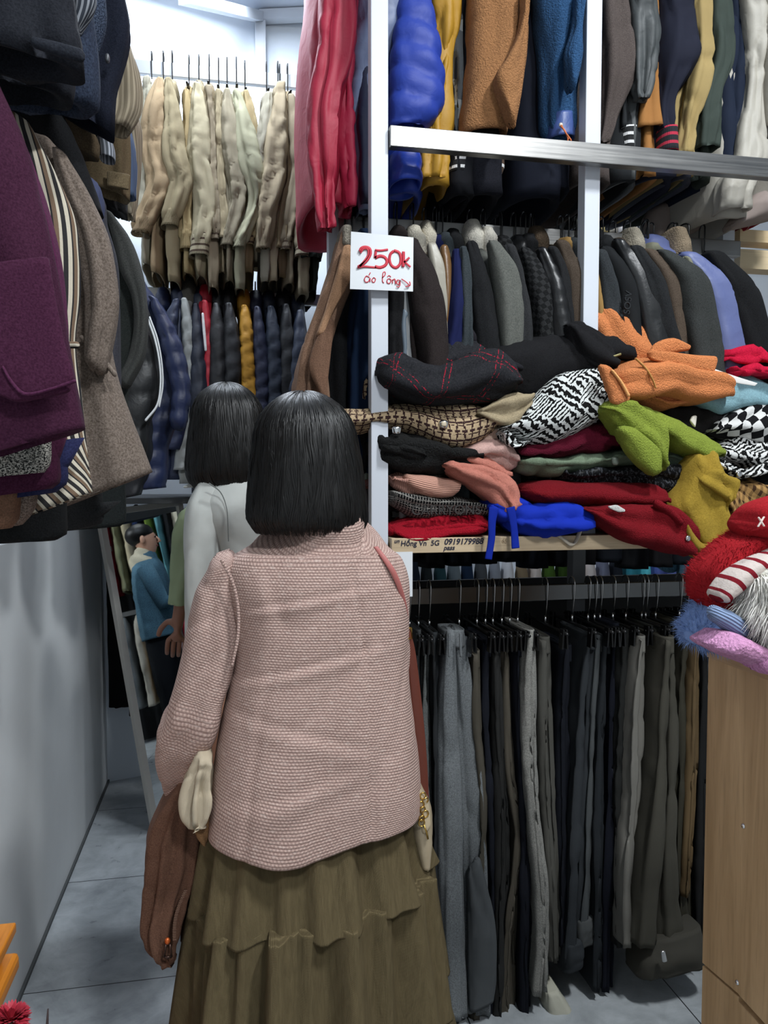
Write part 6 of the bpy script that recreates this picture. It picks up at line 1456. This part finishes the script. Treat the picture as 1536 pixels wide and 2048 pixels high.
# ------------------------------------------------------------------ woman in the pink tweed jacket
YW = 1.52
cx = P(628, 1300, YW).x
pw = thing('person', 'person seen from behind in a pink tweed jacket and olive tiered skirt', 'person', (cx, YW, 0))
elL = P(352, 1440, 1.50); wrL = P(398, 1560, 1.70)
elR = P(792, 1400, 1.62); wrR = P(740, 1480, 1.76)
figure(pw, (cx, YW, 0), 4, 1.58, {-1: (elL, wrL), 1: (elR, wrR)}, shw=.145, kt=.68, ka=.58)
N = NT('pink_tweed'); uv = N.uv(); x = N.sep(uv)
row_ = N.math('MULTIPLY', x[1], 1 / .0052); fl = N.math('FLOOR', row_)
wv = N.math('SINE', N.math('MULTIPLY', N.math('ADD', x[0], N.math('MULTIPLY', fl, .0034)), math.pi / .0034))
wr_ = N.math('ABSOLUTE', N.math('SINE', N.math('MULTIPLY', row_, math.pi)))
nz = N.noise(N.obj(), 330, 4, 0, .7); n2 = N.noise(N.map(N.uv(), (60, 420, 1)), 1, 3)
h = N.math('ADD', N.math('MULTIPLY', N.math('MULTIPLY', wr_, N.math('MULTIPLY_ADD', wv, .3, .7)), .8), N.math('MULTIPLY', nz, .9))
c = N.mix(N.ramp(h, .45, 1.25), '8f746d', 'ccb0a4'); c = N.mix(N.math('MULTIPLY', N.ramp(n2, .55, .8), .6), c, 'e6d6cc')
N.col(c); N.bump(h, .65, .0035); N.b.inputs['Roughness'].default_value = .9; N.b.inputs['Specular IOR Level'].default_value = .25
M_PT = N.m
def pk_disp(x, q, cu, w_):
    d = 0.0
    if w_ > 0:
        xs = .066 + .02 * (q - .1)                      # centre-back seam drifting right
        xs = .052 + .07 * q; d -= .006 * math.exp(-((x - xs) / .0032) ** 2)
        # soft drag folds across the back
        for (q0, sl, am, wd_) in ((.135, .20, .0055, .010), (.255, .28, .0055, .013), (.40, -.25, .004, .02), (.47, .3, .004, .02)):
            env = math.exp(-((x + .04) / .12) ** 2)
            dd = q + sl * x - q0
            d += env * (am * math.exp(-((dd - wd_) / wd_) ** 2) - am * .9 * math.exp(-((dd) / (wd_ * .6)) ** 2))
    return d
jr = [(1050, 600, 726, -.02, .13), (1068, 566, 748, -.01, .17), (1092, 505, 776, 0, .20), (1118, 455, 800, 0, .22), (1160, 444, 812, 0, .24), (1230, 462, 812, 0, .25), (1310, 468, 812, 0, .25), (1390, 452, 818, 0, .26),
      (1470, 436, 827, 0, .27), (1550, 424, 834, 0, .28)]
js = V(jr, YW - .0, .24) + Q([(418, 1606, 836, 1580, 0, .28), (414, 1655, 834, 1604, 0, .28)], YW, .28)
# hem dips in the middle: add by displacement of q along z near the end
kp = []
jk = MB().soft(js, n=110, m=180, cap=('round', 'in'), wr=(3.2, .006), folds=(2, .003), p=.72, pw=.72, seed=31, disp=pk_disp, rec=.05, keep=kp)
g, a, b = kp[0]; zend = js[-1][0].z
for vtx in range(len(jk.v)):
    v_ = jk.v[vtx]
    i = vtx // 180
    f = max(0, (i - (b - 34)) / 34)
    if f > 0:
        u = (v_.x - js[-1][0].x) / (js[-1][1].x - js[-1][0].x)
        v_.z -= .034 * f * math.exp(-((u - .36) / .26) ** 2)
jb = jk.build('jacket', M_PT, pw, label='pink woven tweed jacket')
MB().soft(Q([(414, 1140, 470, 1120), (392, 1180, 474, 1200), (376, 1240, 474, 1280), (364, 1310, 462, 1350), (350, 1370, 444, 1402), (334, 1420, 440, 1440, .0, .12), (318, 1452, 428, 1474, .02, .12), (318, 1500, 418, 1512, .06, .11), (330, 1545, 404, 1548, .10, .10), (342, 1572, 398, 1572, .13, .09)], YW, .13),
          n=80, m=60, cap=('round', 'in'), wr=(6, .008), folds=(1.5, .004), p=.8, seed=32).build('jacket_sleeve', M_PT, pw, label='left sleeve bent at the elbow')
MB().soft([(elR + (P(800, 1150, YW) - elR) + Vector((-.05, .0, 0)), P(800, 1150, YW) + Vector((.0, .0, 0)), .11), (elR - Vector((.05, 0, 0)), elR + Vector((.03, 0, 0)), .11), (wrR - Vector((0, 0, .04)), wrR + Vector((0, 0, .04)), .09)], n=40, m=30, wr=(7, .005), seed=33).build('jacket_sleeve', M_PT, pw)
# seams
MB().soft(Q([(440, 1122, 446, 1118), (462, 1165, 468, 1163), (473, 1215, 479, 1215), (473, 1270, 479, 1272), (462, 1330, 467, 1332)], YW - .121, .003), n=40, m=8, wr=None).build('armhole_seam', M_PT, jb)

# hair bob
hair(pw, [(888, 508, 710, 0, .205), (925, 503, 717, 0, .215), (970, 500, 723, 0, .22), (1010, 497, 728, 0, .225), (1038, 497, 729, 0, .22), (1052, 506, 724, 0, .20)],
     YW + .005, .21, 2600, 5, None, ragged=.016)

# skirt: three gathered tiers
N = NT('olive_gauze'); uv = N.uv(); x = N.sep(uv)
cr = N.noise(N.map(uv, (160, 22, 1)), 1, 5, .8, .6); wvv = N.math('MULTIPLY', N.wave(uv, 300, 'X'), N.wave(uv, 300, 'Y'))
N.col(N.mix(cr, '4f4530', '7b6d50')); N.bump(N.math('ADD', N.math('MULTIPLY', cr, 2.2), wvv), .7, .004); N.b.inputs['Roughness'].default_value = .9; N.b.inputs['Specular IOR Level'].default_value = .15
N.b.inputs['Subsurface Weight'].default_value = 0
M_SK = N.m
def pleats(nf, amp, seed, ga=0):
    rd = random.Random(seed); ph = [rd.uniform(0, 6) for _ in range(8)]
    def f(x, q, cu, w_):
        an = math.atan2(w_, cu); v_ = 0; v_ += amp * math.sin(an * nf + ph[0] + 1.1 * math.sin(an * 3 + ph[1])) * min(1, .35 + q * 2.2)
        v_ += amp * .5 * math.sin(an * nf * 2.3 + ph[2] + 2 * math.sin(an * 2 + ph[3]))
        v_ += ga * math.exp(-q / .045) * math.sin(an * 62 + 3 * math.sin(an * 7 + ph[4]))
        return v_
    return f
t1 = Q([(436, 1600, 806, 1560), (424, 1680, 828, 1640), (414, 1750, 838, 1690), (402, 1826, 850, 1724)], YW + .01, .30)
sk = MB().soft([(a, b, .20 + .055 * i) for i, (a, b, _) in enumerate(t1)], n=60, m=180, cap=('round', 'in'), wr=(5, .002), p=.9, pw=.9, disp=pleats(8, .024, 3), rec=.02).build('skirt', M_SK, pw, label='olive tiered cotton skirt')
t2 = Q([(404, 1814, 846, 1714), (392, 1900, 856, 1820), (384, 1985, 864, 1900), (376, 2070, 870, 1965)], YW + .01, .3)
MB().soft([(a, b, .355 + .03 * i) for i, (a, b, _) in enumerate(t2)], n=64, m=200, cap=('flat', 'in'), wr=(6, .002), p=.9, pw=.9, disp=pleats(10, .032, 4, .006), rec=.02).build('skirt_tier', M_SK, sk)
t3 = Q([(378, 2060, 866, 1958), (352, 2220, 900, 2120), (335, 2400, 915, 2330)], YW + .01, .3)
MB().soft([(a, b, .43 + .03 * i) for i, (a, b, _) in enumerate(t3)], n=50, m=200, cap=('flat', 'in'), wr=(6, .002), p=.9, pw=.9, disp=pleats(11, .036, 6, .006), rec=.02).build('skirt_tier', M_SK, sk)
for s in (-1, 1):
    MB().soft([(Vector((cx + s * .09 - .045, YW - .10, .045)), Vector((cx + s * .09 + .045, YW - .10, .045)), .07), (Vector((cx + s * .10 - .048, YW + .02, .04)), Vector((cx + s * .10 + .048, YW + .02, .04)), .07), (Vector((cx + s * .11 - .045, YW + .16, .03)), Vector((cx + s * .11 + .045, YW + .16, .03)), .05)], n=20, m=20, wr=None).build('shoe', plain('shoe_leather', '2a211c', .4), pw)

# shoulder bag with a brown strap
bg = thing('shoulder_bag', 'small beige shoulder bag with gold buckles on a brown leather strap', 'bag', P(838, 1680, YW + .03))
YBg = YW + .02
MB().soft(V([(1562, 812, 838), (1590, 806, 852), (1640, 808, 854), (1678, 816, 850), (1700, 822, 846)], YBg, .17), n=34, m=34, wr=(10, .002), seed=2, p=.6).build('body', fab('leather', '9a8c74', rough=.5), bg)
MB().soft(Q([(826, 1586, 838, 1574), (838, 1620, 856, 1600), (840, 1660, 860, 1640)], YBg - .075, .03), n=24, m=20, wr=(12, .002)).build('side_gusset', fab('leather', 'b0a084', rough=.5), bg)
MB().soft(Q([(748, 1096, 757, 1094, -.092), (782, 1148, 792, 1143, -.103), (803, 1206, 812, 1203, -.082), (810, 1262, 819, 1262, -.035)], YW, .005), n=36, m=12, cap=('flat', 'flat'), wr=None).build('strap', fab('leather', 'a8615c', rough=.55), bg, label='rose-brown upper strap')
MB().soft(Q([(805, 1255, 818, 1255), (812, 1300, 830, 1298), (824, 1420, 845, 1418), (834, 1520, 854, 1518), (842, 1596, 858, 1596)], YW + .01, .006), n=50, m=12, cap=('flat', 'flat'), wr=None).build('strap', fab('leather', '5e2c1f', rough=.5), bg)
MB().tube([P(812, 1256, YW - .02), P(822, 1256, YW - .02), P(824, 1276, YW - .0), P(813, 1278, YW - .0), P(812, 1256, YW - .02)], .0022, 8).build('buckle', M_GOLD, bg)
for k in range(7):
    p_ = P(846 + 5 * math.sin(k * 2), 1592 + k * 9, YBg - .09)
    MB().tube([p_ + Vector((.006 * math.cos(q * math.pi / 4), -.004 * (k % 2) * math.sin(q * math.pi / 4), .007 * math.sin(q * math.pi / 4))) for q in range(9)], .0017, 6, caps=False).build('chain_link', M_GOLD, bg)
MB().tube([P(848, 1650, YBg - .09), P(853, 1664, YBg - .09), P(856, 1678, YBg - .09)], .002, 6).build('zip_pull', M_GOLD, bg)

# brown jacket draped over her forearm
M_DR = fab('wool', '604436')
dj = thing('draped_jacket', 'brown jacket with a cream lining hanging over the forearm, zip dangling', 'jacket', P(340, 1890, YW + .08))
YD = YW + .08
MB().soft(Q([(352, 1560, 412, 1540), (322, 1600, 416, 1600), (296, 1660, 420, 1660), (290, 1720, 414, 1720), (286, 1780, 388, 1776), (284, 1830, 372, 1812), (296, 1862, 362, 1846), (320, 1886, 352, 1876), (334, 1896, 346, 1892)], YD, .14),
          n=80, m=64, folds=(4, .011), wr=(6, .008), seed=41).build('body', M_DR, dj)
MB().soft(Q([(366, 1690, 402, 1690), (366, 1760, 396, 1760), (366, 1830, 386, 1830), (366, 1868, 382, 1864)], YD + .03, .06), n=36, folds=(2, .006), wr=(7, .005), seed=42).build('front_panel', fab('wool', '4a3128'), dj)
MB().soft(Q([(394, 1505, 424, 1512), (378, 1545, 426, 1552), (370, 1590, 426, 1592), (376, 1622, 420, 1618), (392, 1640, 408, 1636)], YD - .10, .09), n=40, m=48, folds=(2.5, .013), wr=(10, .009), seed=43).build('lining', fab('cotton', 'b3a690'), dj, label='cream rolled lining')
MB().soft(Q([(372, 1600, 424, 1600), (376, 1630, 424, 1632), (392, 1660, 420, 1664), (404, 1672, 416, 1674)], YD - .085, .08), n=30, wr=(7, .005), seed=44).build('collar', fab('wool', '6e5136'), dj)
M_ZIP = plain('zip_metal', '8a6a58', .4, .8)
zp = []
for k in range(30):
    f = k / 29; xx = 371 - 21 * f - 8 * math.sin(f * 3); yy = 1780 + 98 * f
    zp.append((xx, yy))
zm = MB()
for k, (x_, y_) in enumerate(zp):
    p_ = P(x_, y_, YD - .088); zm.box((p_.x - .003, p_.y - .002, p_.z - .0011), (p_.x + .003, p_.y + .002, p_.z + .0011))
zm.build('zip_teeth', M_ZIP, dj, False)
MB().ball(P(335, 1882, YD - .088), (.0055, .005, .007), 12, 8).build('zip_slider', plain('orange_metal', 'c5622e', .35, .6), dj, label='orange zip slider')
pl = MB(); A_ = [(332, 1888), (340, 1888), (343, 1914), (328, 1914)]
for q in range(4): pl.tube([P(*A_[q], YD - .0882), P(*A_[(q + 1) % 4], YD - .0882)], .0022, 6)
pl.build('zip_pull', plain('dark_zip', '4c3a34', .35, .8), dj)

# ------------------------------------------------------------------ woman in the white top
YV = 2.0
cw_ = P(492, 1100, YV).x
vw = thing('person', 'person with long black hair and a tight white long-sleeved top', 'person', (cw_, YV, 0))
figure(vw, (cw_, YV, 0), 8, 1.66, {-1: (P(402, 1270, YV), P(398, 1400, YV + .12)), 1: (P(590, 1250, YV + .05), P(560, 1330, YV + .22))}, shw=.10, kt=.62, ka=.66)
M_WT = fab('cotton', 'b9bcb8')
wt = MB().soft(V([(940, 470, 540, 0, .10), (962, 420, 590, 0, .15), (985, 396, 610, 0, .18), (1020, 392, 620, 0, .20), (1100, 432, 618, 0, .20), (1200, 440, 606, 0, .20), (1320, 446, 600, 0, .20), (1450, 430, 612, 0, .24)], YV, .2), n=80, m=60, cap=('round', 'in'), wr=(4, .005), folds=(1.5, .003), seed=51).build('top', M_WT, vw)
MB().soft(V([(972, 392, 446, 0, .10), (1010, 374, 452, 0, .12), (1060, 368, 450, 0, .12), (1130, 368, 444, 0, .115), (1210, 370, 438, 0, .11), (1290, 372, 432, .02, .10), (1360, 376, 426, .06, .09), (1400, 380, 420, .10, .08)], YV - .02, .12), n=70, m=44, cap=('round', 'in'), wr=(6, .005), folds=(1, .002), seed=52).build('sleeve', M_WT, vw)
MB().soft([(P(575, 990, YV), P(630, 990, YV), .11), (P(590, 1120, YV), P(640, 1120, YV), .11), (P(585, 1250, YV + .05), P(630, 1250, YV + .05), .10), (P(545, 1320, YV + .2), P(575, 1345, YV + .2), .08)], n=40, m=30, wr=(6, .004), seed=53).build('sleeve', M_WT, vw)
MB().soft(Q([(418, 968, 420, 966), (440, 985, 442, 984), (452, 1015, 454, 1015), (455, 1050, 457, 1050), (456, 1082, 458, 1082)], YV - .105, .004), n=30, m=8, wr=None).build('armhole_seam', fab('cotton', '6d706e'), wt)
MB().soft(V([(1440, 428, 614), (1560, 420, 620), (1700, 420, 620), (1900, 425, 615), (2100, 430, 610)], YV, .22), n=60, m=40, wr=(5, .005), folds=(2, .006), cap=('round', 'in')).build('trousers', fab('cotton', '1c1d20'), vw)
hair(vw, [(838, 384, 526, 0, .19), (870, 379, 534, 0, .20), (910, 375, 542, 0, .205), (942, 374, 548, 0, .20), (966, 382, 552, -.0, .17), (985, 402, 554, 0, .13)],
     YV + .01, .2, 2200, 9, None, ragged=.03)
MB().soft(Q([(395, 958, 400, 975), (380, 966, 388, 975), (368, 972, 372, 976)], YV + .02, .05), n=10, wr=None).build('collar_tip', M_WT, vw)

# ------------------------------------------------------------------ third person in the pale green top, mostly hidden
YG = 2.46
cg = P(468, 1100, YG).x
gp = thing('person', 'person in a light green top, only an arm showing left of the white top', 'person', (cg, YG, 0))
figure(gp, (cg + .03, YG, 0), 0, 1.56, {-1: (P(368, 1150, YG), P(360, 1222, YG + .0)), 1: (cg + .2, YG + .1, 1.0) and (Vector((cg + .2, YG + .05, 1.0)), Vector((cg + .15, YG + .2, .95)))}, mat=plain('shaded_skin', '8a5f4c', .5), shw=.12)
M_GT = fab('cotton', '8f9c7c')
MB().soft(V([(1010, 430, 520), (1040, 385, 560), (1100, 380, 566), (1300, 395, 556), (1420, 390, 560)], YG, .18), n=50, m=40, cap=('round', 'in'), wr=(5, .005), seed=61).build('top', M_GT, gp)
MB().soft(V([(1036, 356, 400), (1070, 346, 402), (1130, 341, 396), (1180, 340, 388), (1206, 338, 384)], YG - .01, .12), n=44, m=34, cap=('round', 'in'), wr=(8, .007), folds=(2, .005), seed=62).build('sleeve', M_GT, gp)
MB().soft(V([(1400, 390, 560), (1600, 395, 556), (1900, 400, 550)], YG, .2), n=30, m=30, wr=(5, .005), folds=(2, .006)).build('trousers', fab('cotton', '26282b'), gp)
hair(gp, [(925, 410, 520, 0, .17), (950, 406, 524, 0, .18), (990, 404, 526, 0, .19), (1010, 410, 520, 0, .16)], YG + .01, .18, 300, 12, None)

# ------------------------------------------------------------------ far aisle: the shopper seen in the mirror, and the rack behind him
mx = Vector((2.15, 3.10, 0))
mn = thing('person', 'man with short black hair, cream hood and blue denim jacket, seen in the mirror', 'person', mx)
W = figure(mn, mx, 0, 1.66, {-1: (mx + Vector((-.22, .08, 1.05)), mx + Vector((-.16, .30, 1.08))), 1: (mx + Vector((.22, .08, 1.05)), mx + Vector((.16, .30, 1.10)))})
def wst(z, hx_, hy_, dy=0): return (mx + Vector((-hx_, dy, z)), mx + Vector((hx_, dy, z)), hy_ * 2)
M_DN = fab('melange', '2c4252', '5f8496')
MB().soft([wst(1.40, .08, .08), wst(1.34, .17, .11), wst(1.2, .20, .13), wst(1.0, .19, .14), wst(.82, .19, .14)], n=44, m=44, cap=('round', 'in'), wr=(6, .008), seed=71).build('denim_jacket', M_DN, mn)
for s in (-1, 1):
    e_ = mx + Vector((s * .22, .08, 1.05)); w_ = mx + Vector((s * .16, .28, 1.08)); h_ = mx + Vector((s * .18, 0, 1.33))
    MB().tube([h_, h_.lerp(e_, .5), e_, e_.lerp(w_, .5), w_], [.06, .062, .056, .05, .042], 18).build('sleeve', M_DN, mn)
MB().soft([wst(1.36, .11, .10, -.02), wst(1.40, .10, .10, -.02), wst(1.44, .07, .07, -.01)], n=14, m=30, wr=(14, .006), seed=72).build('hood', fab('wool', 'c9bfa6'), mn, label='cream hood')
MB().soft([wst(.86, .17, .12), wst(.6, .17, .11), wst(.3, .15, .09), wst(.08, .14, .08)], n=40, m=36, wr=(6, .006), folds=(2, .01)).build('trousers', fab('cotton', '16181c'), mn)
MB().ball(W(0, -.012, 1.535), (.088 * 1.03, .105, .085), 26, 18, disp=lambda d: .03 * noise.noise(d * 6) - (.18 if d.z < -.3 and d.y > 0 else 0)).build('hair', M_HAIR, mn)
jac = [o for o in bpy.data.objects if o.parent is None and o.type == 'EMPTY' and o.get('category') in ('jacket', 'coat') and o.location.y > 1.95 and o.location.y < 2.25 and o.location.x > .4]
src = [o for o in jac if len(o.children) >= 2][:26]
rr = random.Random(4)
bar_ = MB().box((3.38, 1.4, 2.30), (3.40, 4.5, 2.34)).build('hanging_rail', M_STEEL, None, False); tag(bar_, 'steel rail of the far rack that shows only in the mirror', 'rail')
bar_ = MB().box((3.38, 1.4, 1.10), (3.40, 4.5, 1.14)).build('hanging_rail', M_STEEL, None, False); tag(bar_, 'lower steel rail of the far rack that shows only in the mirror', 'rail')
nnm = ['cream', 'teal', 'navy', 'olive', 'white', 'mustard', 'grey', 'bright blue', 'black', 'lime', 'beige', 'dark red', 'indigo', 'stone', 'brown']
ncl = ['b9b3a0', '5f9299', '1d2a4a', '6d6e55', 'd5dadc', 'b98c2e', '6a6e70', '2c66b8', '191b1e', '6d8238', 'b0a488', '8a1c2a', '2a2f60', '9a958a', '5d4636']
k = 0
o = MB().box((3.66, 1.3, 0), (3.70, 4.6, 3.2)).build('added_shade_panel', plain('shade_panel_dark', '1b1c1e', .8), None, False)  # added to darken the far wall in the reflection
tag(o, 'added dark panel behind the far rack, darkening what the mirror shows', 'panel')
for z0, z1 in ((2.28, 1.30), (1.08, .30)):
    y = 1.9
    while y < 4.3:
        c = ncl[(k * 7) % 15]; nmn = nnm[(k * 7) % 15]
        wq = rr.uniform(.05, .09)
        def fst(z, hy, dx): return (Vector((3.39, y - hy, z)), Vector((3.39, y + hy, z)), dx)
        o = MB().soft([fst(z0, wq * .2, .10), fst(z0 - .06, wq * .4, .36), fst(z0 - .3, wq * .55, .44), fst(z1, wq * .5, .46)], n=34, m=30, cap=('round', 'in'), folds=(2, .01), wr=(5, .012), seed=700 + k, puff=(.08, .006) if k % 4 == 0 else None).build('jacket', fab('cotton', c), None)
        tag(o, '%s jacket on the far %s rail, %s from the near end' % (nmn, 'upper' if z0 > 2 else 'lower', ('place ' + str(1 + (k if z0 > 2 else k - kk)) if (k if z0 > 2 else k - kk) > 21 else ordn[k if z0 > 2 else k - kk].replace('rightmost', 'twenty-second').replace('leftmost', 'first'))), 'jacket', 'jackets on the far rack seen in the mirror')
        k += 1; y += wq + .03
    if z0 > 2: kk = k

# ------------------------------------------------------------------ red tinsel flower at the bottom left
fl_ = thing('artificial_flower', 'red artificial flower head with a dark stick, bottom left corner', 'flower', (P(30, 2040, 1.18).x, 1.18, 0))
fc = P(22, 2046, 1.18); mb = MB(); rr = random.Random(3)
for _ in range(260):
    d = Vector((rr.uniform(-1, 1), rr.uniform(-1, 1), rr.uniform(-.3, 1))).normalized(); s_ = d.cross(Vector((0, 0, 1))).normalized() * .0035
    p0 = fc + d * .006; p1 = fc + d * .022; p2 = fc + d * .030
    mb.add([p0 - s_ * .3, p0 + s_ * .3, p1 - s_, p1 + s_, p2 + d.cross(s_) * .8], [(0, 1, 3, 2), (2, 3, 4)])
mb.build('petals', plain('red_petal', 'b02a3c', .6), fl_)
MB().tube([fc, Vector((fc.x, 1.18, .004))], .003, 8).build('stem', plain('green_stem', '2d3a24', .6), fl_)
e_ = P(96, 2018, 1.18); MB().tube([e_, e_ + Vector((-.002, 0, -.03)), Vector((fc.x + .01, 1.18, .006))], [.0012, .0022, .003], 8).build('stick', plain('dark_stick', '2c1c1c', .6), fl_)

for i in range(5):
    x = -.53 + i * .085
    a0 = Vector((x - .045, 3.70, 1.30)); b0 = Vector((x + .045, 3.70, 1.30))
    st = [(a0 + Vector((.03, 0, 0)), b0 - Vector((.03, 0, 0)), .04), (a0 - Vector((0, 0, .06)), b0 - Vector((0, 0, .06)), .06), (a0 - Vector((0, 0, .92 + .05 * (i % 3))), b0 - Vector((0, 0, .92 + .05 * (i % 3))), .07)]
    o = MB().soft(st, n=30, m=22, cap=('round', 'in'), folds=(2, .008), wr=(6, .006), seed=800 + i).build('hung_garment', fab('wool', ('121315', '17181b', '101214')[i % 3]), None)
    tag(o, 'dark garment hanging in the shade behind the mirror, %s from the left wall' % ORD[i], 'garment', 'dark garments behind the mirror')
